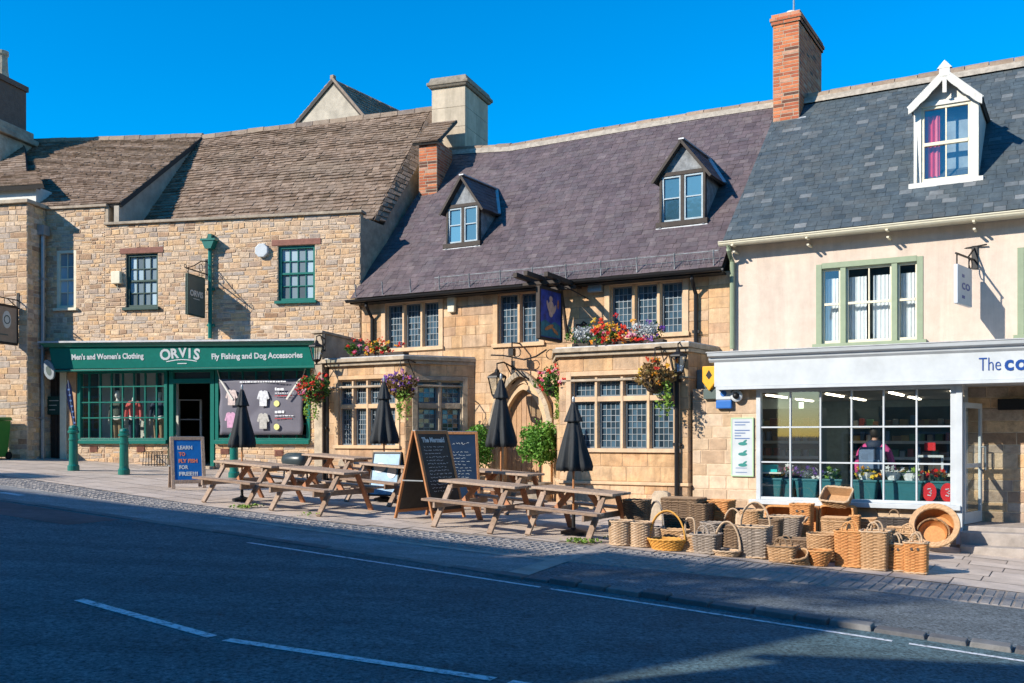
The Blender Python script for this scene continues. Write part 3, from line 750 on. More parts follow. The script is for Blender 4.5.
mb = OB.mb(); mb.box(-8.66,-8.25,.16,.30,.5,3.5); 
for i in range(4): mb.box(-8.64+i*.1,-8.56+i*.1,.14,.165,.6,3.3)
mb.build('passage_door', M['darkwood'], OB.root)
mb = OB.mb(); mb.box(O.X(59.5,-.05),O.X(66,-.05),-.045,.02,.8,3.42); mb.build('pilaster', M['cream'], OB.root, bevel=.008)
mb = OB.mb(); mb.box(O.X(68,-.05),O.X(76,-.05),-.06,.02,1.6,3.42); mb.build('timber_post', M['oak'], OB.root, bevel=.008)
mb = OB.mb(); mb.box(-8.70,-6.88,-.07,.25,7.66,7.73); mb.box(-6.95,.06,-.08,.28,7.18,7.25); mb.box(-6.95,-6.86,.0,.6,7.18,7.70)
mb.build('coping', M['weathered'], OB.root, bevel=.012)
# gable side wall towards the pub, following the pub's own direction
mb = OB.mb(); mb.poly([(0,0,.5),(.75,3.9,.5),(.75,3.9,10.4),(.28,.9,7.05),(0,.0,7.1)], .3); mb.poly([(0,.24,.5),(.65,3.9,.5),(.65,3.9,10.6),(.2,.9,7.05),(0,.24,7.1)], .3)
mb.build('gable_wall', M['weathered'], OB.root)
zml, zmr = 10.72, 11.03
mb = OB.mb()
tiles(mb, (-6.95,.75,7.12), (.12,.62,7.14), (.55,4.2,zmr), (-6.95,4.2,zml-.06), .165, .165, .034, .5, dim=.65, under=1, wob=.010)
tiles(mb, (.12,.62,7.14), (.30,.9,7.12), (.98,4.2,10.75), (.55,4.2,zmr), .2, .21, .04, .45, dim=.6, under=1)
ridge_row(mb, (-6.6,4.2,zml-.04), (.6,4.2,zmr+.0), .12, .5, 2, h=.07)
mb.build('roof', [M['stonetile'], M['underlay'], M['ridge']], OB.root)
mb = OB.mb()
tiles(mb, (-9.1,-.02,7.74), (-6.50,-.02,7.74), (-6.52,4.2,10.70), (-13.2,4.2,10.92), .165, .165, .034, .5, dim=.65, under=1, wob=.010)
ridge_row(mb, (-13.2,4.2,10.94), (-6.52,4.2,10.72), .12, .5, 2, h=.07)
mb.build('upper_roof', [M['stonetile'], M['underlay'], M['ridge']], OB.root)
mb = OB.mb(); mb.poly([(-6.56,.0,7.0),(-6.58,4.2,9.0),(-6.58,4.2,10.62),(-6.56,.0,7.68)]); mb.poly([(-6.70,.0,7.0),(-6.70,4.2,9.0),(-6.70,4.2,10.62),(-6.70,.0,7.68)]); mb.poly([(-6.70,.0,7.0),(-6.56,.0,7.0),(-6.56,.0,7.68),(-6.70,.0,7.68)])
mb.build('rendered_gable', M['grey_render'], OB.root)
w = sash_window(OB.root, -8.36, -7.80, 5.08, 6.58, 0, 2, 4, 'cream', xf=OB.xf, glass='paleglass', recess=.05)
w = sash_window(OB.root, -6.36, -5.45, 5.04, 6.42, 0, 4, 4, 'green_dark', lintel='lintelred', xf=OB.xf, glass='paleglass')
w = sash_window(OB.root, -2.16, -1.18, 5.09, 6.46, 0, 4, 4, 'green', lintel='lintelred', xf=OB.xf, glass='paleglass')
# flower pots seen behind the right-hand window bars are part of its sill
# hopper and green downpipe
mb = OB.mb(); xd = O.X(212); zt = O.Z(212, 246)
pipe(mb, [(xd,-.09,zt-.1),(xd,-.09,4.2)], .055); mb.prism([(xd-.08,zt-.1),(xd+.08,zt-.1),(xd+.17,zt+.1),(xd-.17,zt+.1)], -.22, -.0, 'y'); mb.box(xd-.2,xd+.2,-.24,.0,zt+.1,zt+.15)
mb.box(xd-.05,xd+.05,-.13,-.01,zt+.15,zt+.28)
for z in (4.5, 5.4): mb.box(xd-.09,xd+.09,-.1,-.0,z,z+.06)
mb.build('downpipe', M['green'], OB.root)
# shopfront
yf = -.45
fa = OB.mb(); fa.hexa([(-8.20,yf+.06,3.47),(-.98,yf+.06,3.44),(-.98,.0,3.44),(-8.20,.0,3.47),(-8.26,yf,4.02),(-.94,yf,3.93),(-.94,.0,3.93),(-8.26,.0,4.02)])
fa.box(-8.2, -.98, yf+.02, 0, 3.40, 3.445)
f = fa.build('shop_fascia', M['green'], OB.root, bevel=.006)
mb = OB.mb(); mb.hexa([(-8.36,yf-.05,4.025),(-.90,yf-.05,3.935),(-.90,.0,3.935),(-8.36,.0,4.025),(-8.44,yf-.14,4.12),(-.86,yf-.14,4.03),(-.86,.0,4.06),(-8.44,.0,4.15)])
mb.build('cornice', M['green'], f)
mb = OB.mb(); mb.hexa([(-8.47,yf-.16,4.125),(-.84,yf-.16,4.035),(-.84,.0,4.075),(-8.47,.0,4.16),(-8.47,yf-.16,4.17),(-.84,yf-.16,4.08),(-.84,.0,4.13),(-8.47,.0,4.21)])
mb.build('lead_capping', M['lead'], f)
ytz = lambda z: yf + .06*(3.98-z)/.53 - .004
yt = yf + .025
rx = (math.pi/2 + .105, 0, 0)
def ft(body, p0, p1, zc, size, bold):
    x0, x1 = O.X(p0, yf), O.X(p1, yf); o = text_mesh('lettering', body, size, M['white'], f, OB.loc((x0+x1)/2, ytz(zc), zc), x1-x0, bold, .006, rot=rx)
    return o
sl = lambda x: (3.93-4.02)/7.3*(x+8.26)
ft("Men's and Women's Clothing", 71, 143, 3.70, .19, .006)
ft("Fly Fishing and Dog Accessories", 211, 302, 3.65, .19, .006)
xo0, xo1 = O.X(161, yf), O.X(200, yf); wo = xo1 - xo0
for i, ch_ in enumerate('ORVIS'):
    s_ = (.37, .33, .31, .33, .37)[i]; z_ = (3.66, 3.695, 3.715, 3.69, 3.655)[i]
    xc = xo0 + wo * (.12, .34, .55, .72, .89)[i]
    o = text_mesh('lettering', ch_, s_, M['white'], f, OB.loc(xc, ytz(z_), z_), None, .012, .006, rot=(rx[0], (.16,.07,0,-.07,-.16)[i]*-1, 0))
mb = OB.mb()
for k in range(10):
    a, b = k/10, (k+1)/10; zz = lambda q: 3.605 + .045*math.sin(q*math.pi)
    X0 = xo0+wo*.12; W = wo*.78
    mb.bar((X0+W*a, ytz(zz(a)), zz(a)), (X0+W*b, ytz(zz(b)), zz(b)), .012, .022)
mb.box(xo0+wo*.4, xo0+wo*.64, ytz(3.555)-.006, ytz(3.555)+.02, 3.545, 3.565)
mb.build('logo_flourish', M['white'], f)
# windows
def shop_window(x0, x1, z0, z1, nx, zb, y=.02):
    fr = OB.mb(); fr.box(x0, x0+.09, y-.06, y+.06, z0, z1); fr.box(x1-.09, x1, y-.06, y+.06, z0, z1); fr.box(x0, x1, y-.13, y+.08, z0-.10, z0); fr.box(x0+.09, x1-.09, y-.05, y+.06, z1-.06, z1); fr.box(x0+.09, x1-.09, y-.055, y+.06, z0, z0+.05)
    w_ = fr.build('shop_window', M['green'], OB.root, bevel=.005)
    b = OB.mb()
    for i in range(1, nx): c = x0 + (x1-x0)*i/nx; b.box(c-.016, c+.016, y-.03, y+.03, z0+.05, z1-.06)
    for zz in zb: b.box(x0+.09, x1-.09, y-.034, y+.033, zz-.016, zz+.016)
    b.build('glazing_bars', M['green'], w_)
    p = OB.mb(); p.quad((x0+.02,y+.008,z0+.02),(x1-.02,y+.008,z0+.02),(x1-.02,y+.008,z1-.02),(x0+.02,y+.008,z1-.02)); p.build('pane', M['clear'], w_)
    return w_
shop_window(-7.74, -5.17, 1.65, 3.42, 8, (2.22, 2.62, 3.02))
shop_window(-3.84, -1.30, 1.65, 3.42, 7, (2.05, 2.5, 2.95))
dr = OB.mb(); y = .04
for a, b in ((-5.12,-5.0),(-3.98,-3.87)): dr.box(a, b, y-.07, y+.07, .75, 3.42)
dr.box(-5.0,-3.98,y-.07,y+.07,3.08,3.2); dr.box(-5.0,-3.98,y-.06,y+.06,3.36,3.42)
d = dr.build('door_frame', M['green'], OB.root, bevel=.006)
mb = OB.mb(); mb.box(-5.0,-3.98,y,y+.01,3.2,3.36); mb.build('fanlight', M['glass'], d)
mb = OB.mb(); mb.box(-5.17,-3.86,-.1,.2,.5,.99); mb.build('doorstep', M['weathered'], d)
# room behind
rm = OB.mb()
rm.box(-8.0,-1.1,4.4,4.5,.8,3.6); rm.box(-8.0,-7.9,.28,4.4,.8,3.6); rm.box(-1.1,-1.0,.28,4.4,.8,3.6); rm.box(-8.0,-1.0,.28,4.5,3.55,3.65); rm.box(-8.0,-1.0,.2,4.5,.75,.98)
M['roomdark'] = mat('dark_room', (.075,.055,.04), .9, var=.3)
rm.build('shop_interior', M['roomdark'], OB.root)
mb = OB.mb(); mb.box(-7.85,-5.2,.12,1.0,1.3,1.6); mb.box(-3.8,-1.3,.28,1.0,1.3,1.6); mb.build('window_bed', M['offwhite'], OB.root)
mb = OB.mb()
for i in range(4): mb.box(-7.70+i*.62,-7.22+i*.62,.80+.02*(i%2),.83+.02*(i%2),1.6,3.5)
M['greypanel'] = mat('display_panel', (.42,.42,.44), .9, var=.15)
mb.build('display_panel', M['offwhite'], OB.root)
# air bricks, pier trim
mb = OB.mb()
for px_, py_ in ((94,449),(141,449),(225,451),(279,453)):
    x_, z_ = O.X(px_), O.Z(px_, py_)
    for k in range(5): mb.box(x_-.11,x_+.11,-.03,.0,z_-.07+k*.028,z_-.055+k*.028)
    mb.box(x_-.12,x_+.12,-.012,.0,z_-.08,z_+.08)
mb.build('air_brick', M['lintelred'], OB.root)
# tall rendered chimney and brick stack at the right end
CF = Frame(-1.29, 27.5, -20.0)
def to_o(fr, x, y, z): p = fr.w(x, y); a, b = O.inv(p.x, p.y); return (a, b, z)
mb = OB.mb()
def cbox(mb, fr, x0, x1, y0, y1, z0, z1, t=None, ex=0):
    p = [to_o(fr, *q) for q in ((x0,y0,z0),(x1,y0,z0),(x1,y1,z0),(x0,y1,z0),(x0-ex,y0-ex,z1),(x1+ex,y0-ex,z1),(x1+ex,y1+ex,z1),(x0-ex,y1+ex,z1))]
    mb.hexa(p, t)
for k in range(8):
    z0 = 7.0 + k*.55; cbox(mb, CF, -1.0, 0, 0, 1.72, z0, z0 + .54, .3 + .5*random.random())
cbox(mb, CF, -.985, -.015, .015, 1.70, 7.0, 11.4, .5)
ch = mb.build('chimney', M['chimneystone'], OB.root)
M['cap'] = mat('chimney_cap', (.26,.22,.17), .95, var=.4, bscale=20)
mb = OB.mb(); cbox(mb, CF, -1.05, .05, -.05, 1.77, 11.4, 11.47, .5, .05); cbox(mb, CF, -1.12, .12, -.12, 1.84, 11.47, 11.56, .5); cbox(mb, CF, -1.08, .08, -.08, 1.80, 11.56, 11.70, .5, -.05)
mb.build('chimney_cap', M['cap'], ch, bevel=.02)
BF = Frame(-1.965, 26.2, -20.0)
def frame_in(B, fr):                                         # matrix from another frame into this building's local space
    a = Matrix.Translation((fr.o[0], fr.o[1], 0)) @ Matrix.Rotation(fr.a, 4, 'Z')
    b = Matrix.Translation((B.fr.o[0], B.fr.o[1], 0)) @ Matrix.Rotation(B.fr.a, 4, 'Z')
    return B.xf @ b.inverted() @ a
SIDE = Matrix(((0,1,0,0),(1,0,0,0),(0,0,1,0),(0,0,0,1))) @ Matrix.Scale(-1, 4, (0,1,0))
def right_side(m, x): return m @ Matrix.Translation((x,0,0)) @ SIDE
fi = frame_in(OB, BF)
mb = MB(fi); stones(mb, -.52, 0, 7.4, 9.5, (), y=0, hr=(.072,.078), wr=(.2,.235), joint=.012, relief=.006, deep=.9)
mb.xf = right_side(fi, 0); stones(mb, 0.0, 1.0, 7.4, 9.5, (), y=0, hr=(.072,.078), wr=(.2,.235), joint=.012, relief=.006, deep=.3)
st = mb.build('brick_stack', [M['brick'], M['brick_mortar']], OB.root)
mb = MB(fi); tiles(mb, (-.66,-.12,9.46), (.10,-.12,9.46), (.10,1.1,10.35), (-.66,1.1,10.35), .2, .26, .04, .3, under=1, thick=.08)
mb.build('stack_roof', [M['stonetile'], M['underlay']], st)
mb = MB(fi); mb.box(-.58,.06,-.08,.5,7.25,7.4); mb.box(-.50,.0,-.04,.5,6.6,7.25); mb.prism([(-.6,6.9),(.1,6.9),(0,6.2),(-.4,6.2)],-.02,.5,'y'); mb.build('stone_corbel', M['weathered'], st, bevel=.01)

# ---- gabled house behind the ridge ------------------------------------------
RF = Frame(-5.9, 33.0, -30.0)
RB = Bld('rear_gabled_house', 'grey rendered gable with pale copings rising behind the stone-tiled ridge', 'house', RF, 0, z0=1.0)
RL, RR, RZ1, RZ2, RZA = RF.X(297), RF.X(365), RF.Z(297,122.5), RF.Z(365,118), RF.Z(333,80.5)
mb = RB.mb(); mb.prism([(RL,1.0),(RR,1.0),(RR,RZ2),(0,RZA),(RL,RZ1)], 0, 6, 'y'); mb.build('wall', M['grey_render'], RB.root)
mb = RB.mb()
tiles(mb, (RR+.14,-.02,RZ2-.08), (RR+.14,6.2,RZ2-.08), (0,6.2,RZA+.05), (0,-.02,RZA+.05), .2, .3, .03, .35, under=1)
tiles(mb, (RL-.12,6.2,RZ1-.07), (RL-.12,-.06,RZ1-.07), (0,-.06,RZA+.05), (0,6.2,RZA+.05), .2, .3, .03, .35, under=1)
mb.build('roof', [M['stonetile'], M['underlay']], RB.root)
mb = RB.mb()
mb.bar((RR+.06,-.03,RZ2), (0,-.03,RZA+.07), .14, .09)
mb.box(-.07,.07,-.08,.06,RZA+.03,RZA+.16)
mb.build('coping', M['ridge'], RB.root, bevel=.01)
# ---- the pub ----------------------------------------------------------------
PB = Bld('stone_pub', 'warm stone pub with purple slate roof, mullioned leaded windows and two ground-floor bays', 'pub', P, -7.2)
ZE, ZRL, ZRR = 5.06, 9.74, 9.52
PW = [(-11.05,-9.27,3.75,5.00), (-7.92,-6.62,3.72,5.02), (-5.18,-3.32,3.76,5.0)]
DOOR = (-7.75, -6.52, .2, 2.95)
mb = PB.mb()
stones(mb, -11.66, -2.90, .05, 5.0, PW + [DOOR], hr=(.16,.30), wr=(.25,.75), joint=.009, relief=.010, wav=.004, cj=.5)
stones(mb, -2.90, -2.47, 3.0, 5.0, (), hr=(.19,.31), wr=(.35,.85), joint=.006, relief=.005)
mb.build('wall', [M['ashlar'], M['ashlar_mortar']], PB.root)
for h in PW: mullion_window(PB.root, h[0], h[1], h[2], h[3], 0, 3 if h[1]-h[0] > 1.5 else 2, pn=(4,7), xf=PB.xf, band=.12, mul=.11)
mb = PB.mb()
RP = [(P.X(px_, 3.8), P.Z(px_, py_, 3.8) - .10) for px_, py_ in ((448,147),(470,145.5),(512,143),(575,132),(637,121),(705,109.5),(775,98.5))]
RP = [(-11.75, RP[0][1])] + RP[1:-1] + [(-2.53, RP[-1][1])]
rz = lin(RP); x_of = lambda u: -11.75 + u*9.22
tiles(mb, (-11.75,-.32,ZE), (-2.53,-.32,ZE-.02), (-2.53,3.8,RP[-1][1]), (-11.75,3.8,RP[0][1]), .155, .205, .010, .26, under=1, sag=lambda u: rz(x_of(u)) - (RP[0][1] + (RP[-1][1]-RP[0][1])*u))
for a, b in zip(RP[:-1], RP[1:]): ridge_row(mb, (a[0],3.8,a[1]+.01), (b[0],3.8,b[1]+.01), .13, .42, 2, 3, h=.08)
mb.build('roof', [M['purple_slate'], M['underlay'], M['ridge'], M['ridge_mortar']], PB.root)
mb = PB.mb(); tiles(mb, (-2.53,7.9,ZE), (-11.75,7.9,ZE), (-11.75,3.8,ZRL-.3), (-2.53,3.8,ZRR-.2), .5, .6, .01, .2, under=1); mb.build('rear_roof', [M['purple_slate'], M['underlay']], PB.root)
# gutter and snow guard
mb = PB.mb()
for a in range(7):
    pass
n = 10
prof = [(-.07*math.cos(k*math.pi/6) - .40, ZE - .05 - .07*math.sin(k*math.pi/6)) for k in range(7)]
mb.add([(-11.8, y_, z_) for y_, z_ in prof] + [(-2.5, y_, z_) for y_, z_ in prof], [(i, i+1, i+8, i+7) for i in range(6)])
mb.box(-11.75,-2.53,-.34,-.03,ZE-.14,ZE-.10)
gt = mb.build('gutter', M['black'], PB.root)
mb = PB.mb()
for x in rng(-11.6, -2.7, .82): mb.tube([(x,-.20,ZE+.06),(x,-.30,ZE+.02),(x,-.33,ZE+.33)], .018, 6)
for z in (.16,): mb.tube([(-9.3,-.318,ZE+z),(-2.6,-.318,ZE+z)], .005, 5)
mb.tube([(-9.3,-.318,ZE+.3),(-2.6,-.318,ZE+.3)], .012, 5)
for x in rng(-9.3, -2.6, .11): mb.bar((x,-.318,ZE+.05), (x+.055,-.318,ZE+.27), .003, .003); mb.bar((x+.055,-.318,ZE+.05), (x,-.318,ZE+.27), .003, .003)
mb.build('snow_guard', M['slatefront'], gt)
# downpipes
def dp(B, x, y, zt, zb, m='black', kick=0, r=.045, parent=None):
    k = B.mb(); pipe(k, [(x+kick,y-.30,zt),(x+kick,y-.30,zt-.12),(x,y-.07,zt-.4),(x,y-.07,zb)] if kick is not None else [(x,y-.07,zt),(x,y-.07,zb)], r)
    z = zb + .4
    while z < zt - .5: k.box(x-.075,x+.075,y-.085,y,z,z+.06); z += 1.2
    return k.build('downpipe', M[m], parent or B.root)
dp(PB, P.X(678,-1.3), -1.3, 3.30, -.05, kick=None); dp(PB, P.X(326,-1.3), -1.3, 3.2, .3, kick=None)
dp(PB, P.X(374), 0, ZE-.08, 3.5, kick=0.0); dp(PB, P.X(697), 0, ZE-.08, 3.4, kick=.0)
# bays
def bay(x0, x1, yb, l, r, zt, zp, fw, rows, n, fpn, side=None):
    """canted bay: front x0..x1 at yb, wall feet at l and r (y = 0)"""
    pts = [(l,0),(x0,yb),(x1,yb),(r,0)]
    root = PB.mb()
    gz = .02
    stones(root, x0, x1, gz, zt, [fw], y=yb, hr=(.2,.34), wr=(.3,.85), joint=.008, relief=.008, deep=.2, cj=.5)
    objs = []
    for (p, q, hole) in ((pts[2], pts[3], side), ((pts[0]), pts[1], None)):
        d = Vector((q[0]-p[0], q[1]-p[1])); L = d.length; a = math.atan2(d.y, d.x)
        m = PB.xf @ Matrix.Translation((p[0], p[1], 0)) @ Matrix.Rotation(a, 4, 'Z')
        root.xf = m
        stones(root, 0.0, L, gz, zt, [hole] if hole else [], y=0, hr=(.2,.34), wr=(.3,.85), joint=.008, relief=.008, deep=.2, cj=.5)
        objs.append((m, L))
    b = root.build('bay', [M['ashlar'], M['ashlar_mortar']], PB.root)
    c = PB.mb()
    o = lambda k: [(l-.3*k,0.02),(x0-.45*k,yb-k),(x1+.45*k,yb-k),(r+.3*k,0.02)]
    for z0, z1, k in ((zt-.02,zt+.06,.10),(zt+.06,zt+.15,.17),(zt-.52,zt-.47,.03)): c.prism(o(k), z0, z1, 'z', .3)
    c.build('cornice', M['weathered'], b, bevel=.012)
    c = PB.mb(); c.prism(o(.05), zp-.06, zp, 'z', .6); c.build('plinth', M['dress'], b, bevel=.01)
    c = PB.mb(); c.prism(o(.10), zt+.151, zt+.175, 'z', .6); c.build('lead_roof', M['lead'], b)
    mullion_window(b, fw[0], fw[1], fw[2], fw[3], yb, n, rows=rows, pn=fpn, xf=PB.xf, band=.11, mul=.10)
    if side:
        mullion_window(b, side[0], side[1], side[2], side[3], 0, 2, rows=rows, pn=(3,6), xf=objs[0][0], band=.12, mul=.12, smat='weathered')
    return b
bay(-11.58, -9.41, -1.3, -11.66, -8.41, 3.36, .98, (-11.40,-9.55,1.46,3.12), (2.42,), 4, (4,7), side=(.16,1.46,1.62,3.08))
bay(-5.57, -2.86, -1.3, -6.40, -2.72, 3.34, .85, (-5.42,-3.02,1.42,3.02), (2.47,), 4, (4,7))
# wing wall between shopfront and pub
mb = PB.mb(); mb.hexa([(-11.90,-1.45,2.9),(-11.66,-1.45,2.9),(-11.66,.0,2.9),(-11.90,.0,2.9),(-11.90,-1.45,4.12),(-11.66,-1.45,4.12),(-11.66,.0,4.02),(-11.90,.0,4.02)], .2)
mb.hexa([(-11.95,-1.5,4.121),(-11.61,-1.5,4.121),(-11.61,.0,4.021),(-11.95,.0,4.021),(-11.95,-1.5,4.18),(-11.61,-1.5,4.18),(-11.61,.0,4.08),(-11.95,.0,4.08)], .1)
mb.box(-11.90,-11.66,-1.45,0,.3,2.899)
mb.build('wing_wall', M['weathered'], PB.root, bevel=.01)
# doorway: four-centred arch with hood and panelled oak door
def arch(cx, hw, zs, rise, n=10):
    pts = []
    for i in range(n + 1):
        t = i / n; x = -hw + hw * t; z = rise * (math.sin(t * math.pi / 2) ** .62) * (.88 + .12 * t)
        pts.append((cx + x, zs + z))
    return pts + [(2*cx - x, z) for x, z in reversed(pts[:-1])]
cx_, hw = (DOOR[0]+DOOR[1])/2, .50
ar = arch(cx_, hw, 2.05, .72); aro = arch(cx_, hw+.12, 2.05, .86)
mb = PB.mb()
for y0, y1, A_, B_ in ((-.03,.22,ar,aro), (-.06,-.031,aro,arch(cx_, hw+.2, 2.05, .96))):
    for i in range(len(A_)-1):
        a, b, c, d = A_[i], A_[i+1], B_[i+1], B_[i]
        mb.hexa([(a[0],y0,a[1]),(b[0],y0,b[1]),(b[0],y1,b[1]),(a[0],y1,a[1]),(d[0],y0,d[1]),(c[0],y0,c[1]),(c[0],y1,c[1]),(d[0],y1,d[1])], .5)
for s_ in (-1, 1):
    a, b = sorted((cx_+s_*hw, cx_+s_*(hw+.12))); mb.box(a, b, -.03, .22, .2, 2.05, .5)
    a, b = sorted((cx_+s_*(hw+.121), cx_+s_*(hw+.2))); mb.box(a, b, -.06, .1, .2, 2.05, .5)
# spandrel filling the rectangular opening above the arch
top = 2.95
for i in range(len(aro)-1):
    a, b = aro[i], aro[i+1]
    if b[0]-a[0] < 1e-4: continue
    mb.hexa([(a[0],.01,a[1]),(b[0],.01,b[1]),(b[0],.2,b[1]),(a[0],.2,a[1]),(a[0],.01,top),(b[0],.01,top),(b[0],.2,top),(a[0],.2,top)], .4)
ds = mb.build('door_surround', M['dress'], PB.root)
mb = PB.mb(); hd = arch(cx_, .66, 2.12, .93); hd2 = arch(cx_, .78, 2.12, 1.06)
for i in range(len(hd)-1):
    a, b, c, d = hd[i], hd[i+1], hd2[i+1], hd2[i]; y0, y1 = -.20, -.062
    mb.hexa([(a[0],y0,a[1]),(b[0],y0,b[1]),(b[0],y1,b[1]),(a[0],y1,a[1]),(d[0],y0,d[1]),(c[0],y0,c[1]),(c[0],y1,c[1]),(d[0],y1,d[1])], .4)
for s_ in (-1,1): mb.box(cx_+s_*.72-.08, cx_+s_*.72+.08, -.20, -.01, 1.98, 2.13, .4)
mb.build('hood', M['weathered'], ds, bevel=.01)
mb = PB.mb()
for i in range(8):
    x0 = cx_-hw+.0+i*(2*hw/8); zt_ = min(2.05 + .72*(math.sin(clamp(1-abs((x0+hw/8)-cx_)/hw,0,1)*math.pi/2)**.62), 2.77)
    mb.box(x0+.004, x0+2*hw/8-.004, .12, .17, .35, zt_)
dd = mb.build('door', M['oak'], PB.root, bevel=.004)
mb = PB.mb(); mb.tube([(cx_+.33,.10,1.45),(cx_+.33,.06,1.45),(cx_+.33,.06,1.3)], .02, 6); mb.build('handle', M['black'], dd)
mb = PB.mb(); mb.box(-7.85,-6.45,-.3,.2,.05,.50); mb.build('doorstep', M['weathered'], PB.root, bevel=.01)
# dormers
m_ = (ZRR + .1 - ZE) / 4.12
for (pxl, pxr, pys, pye, pya, pxc) in ((447,480,243,204,175,463),(660,706,221,171,139,683)):
    x, y, z = P.on_roof(pxc, pys, -.32, ZE, m_)
    x0, x1 = P.X(pxl, y), P.X(pxr, y); ze = P.Z(pxc, pye, y); za = P.Z(pxc, pya, y-.1)
    d, x0, x1 = dormer(PB, 'dormer', (x0+x1)/2, x1-x0, y, z, ze, za, 'purple_slate', 'darkwood', cheek='slatefront', y_eave=-.32, z_eave=ZE, m=m_, over=.10)
    f = PB.mb(); w_ = x1 - x0
    f.box(x0, x0+.055, y-.04, y+.05, z, ze); f.box(x1-.055, x1, y-.04, y+.05, z, ze); f.box(x0+.055, x1-.055, y-.04, y+.05, ze-.08, ze); f.box(x0-.06, x1+.06, y-.10, y+.05, z-.11, z); f.box((x0+x1)/2-.04,(x0+x1)/2+.04,y-.03,y+.05,z,ze-.08)
    f.build('window_frame', M['darkwood'], d, bevel=.004)
    c = PB.mb(); gl = PB.mb()
    for a, b in ((x0+.055,(x0+x1)/2-.03),((x0+x1)/2+.03,x1-.055)):
        c.box(a,a+.04,y-.02,y+.04,z,ze-.08); c.box(b-.04,b,y-.02,y+.04,z,ze-.08); c.box(a+.04,b-.04,y-.02,y+.04,z,z+.05); c.box(a+.04,b-.04,y-.02,y+.04,ze-.12,ze-.08); c.box(a+.04,b-.04,y-.012,y+.03,(z+ze)/2-.035,(z+ze)/2-.01)
        panes(gl, a+.04, b-.04, z+.05, ze-.12, y+.012, 1, 2, .03)
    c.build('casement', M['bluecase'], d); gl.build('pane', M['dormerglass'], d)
# ---- the grocery ------------------------------------------------------------
CB = Bld('grocery_house', 'pink stuccoed house with blue slate roof and a white grocery shopfront', 'shop', P, 0.8)
XR = 6.5
zc = 5.56
mb = CB.mb()
def wallbox(mb, x0, x1, z0, z1, holes, y0=0.0, y1=.25):
    xs = sorted({x0, x1, *[h[0] for h in holes], *[h[1] for h in holes]}); zs = sorted({z0, z1, *[h[2] for h in holes], *[h[3] for h in holes]})
    for a, b in zip(xs[:-1], xs[1:]):
        for c, d in zip(zs[:-1], zs[1:]):
            if not any(h[0] <= (a+b)/2 <= h[1] and h[2] <= (c+d)/2 <= h[3] for h in holes):
                mb.quad((a,y0,c),(b,y0,c),(b,y0,d),(a,y0,d))
    for h in holes:
        mb.quad((h[0],y0,h[2]),(h[0],y1,h[2]),(h[0],y1,h[3]),(h[0],y0,h[3])); mb.quad((h[1],y0,h[2]),(h[1],y1,h[2]),(h[1],y1,h[3]),(h[1],y0,h[3]))
        mb.quad((h[0],y0,h[3]),(h[1],y0,h[3]),(h[1],y1,h[3]),(h[0],y1,h[3])); mb.quad((h[0],y0,h[2]),(h[1],y0,h[2]),(h[1],y1,h[2]),(h[0],y1,h[2]))
CW = [(-.78,1.07,3.42,4.97),(2.62,4.45,3.42,4.97)]
wallbox(mb, -2.47, XR, 3.2, zc+.02, CW)
mb.quad((-2.47,0,3.2),(-2.47,.3,3.2),(-2.47,.3,5.58),(-2.47,0,5.58)); mb.quad((-2.47,.3,4.9),(-2.47,5,9.3),(-2.47,4.0,9.35),(-2.47,.0,5.56))
mb.build('wall', M['stucco'], CB.root)
mb = CB.mb()
tiles(mb, (-2.53,-.26,zc), (XR,-.26,zc+.04), (XR,3.8,9.40), (-2.53,3.8,9.36), .155, .205, .009, .22, under=1)
ridge_row(mb, (-2.3,3.8,9.42), (XR,3.8,9.46), .14, .45, 2, 3)
mb.build('roof', [M['blue_slate'], M['underlay'], M['ridge'], M['ridge_mortar']], CB.root)
mb = CB.mb(); tiles(mb, (XR,7.9,zc), (-2.53,7.9,zc), (-2.53,3.8,9.36), (XR,3.8,9.40), .5, .6, .01, .2, under=1); mb.build('rear_roof', [M['blue_slate'], M['underlay']], CB.root)
mb = CB.mb(); prof = [(-.075*math.cos(k*math.pi/6) - .33, zc - .06 - .075*math.sin(k*math.pi/6)) for k in range(7)]
mb.add([(-2.58, y_, z_) for y_, z_ in prof] + [(XR, y_, z_+.04) for y_, z_ in prof], [(i, i+1, i+8, i+7) for i in range(6)])
for x in rng(-2.3, XR-.3, 1.45): mb.box(x-.02,x+.02,-.42,-.24,zc-.15,zc-.12); mb.box(x-.02,x+.02,-.3,-.01,zc-.26,zc-.23)
mb.tube([(-2.58,-.405,zc-.055),(XR,-.405,zc-.015)], .014, 6)
gt = mb.build('gutter', M['cream'], CB.root)
mb = CB.mb(); mb.box(-2.53,XR,-.27,-.01,zc-.09,zc-.05); mb.build('eaves_board', M['cream'], CB.root)
mb = CB.mb(); pipe(mb, [(-2.40,-.33,zc-.1),(-2.40,-.30,zc-.2),(-2.40,-.075,zc-.4),(-2.40,-.075,3.45)], .05); mb.build('downpipe', M['sage'], CB.root)
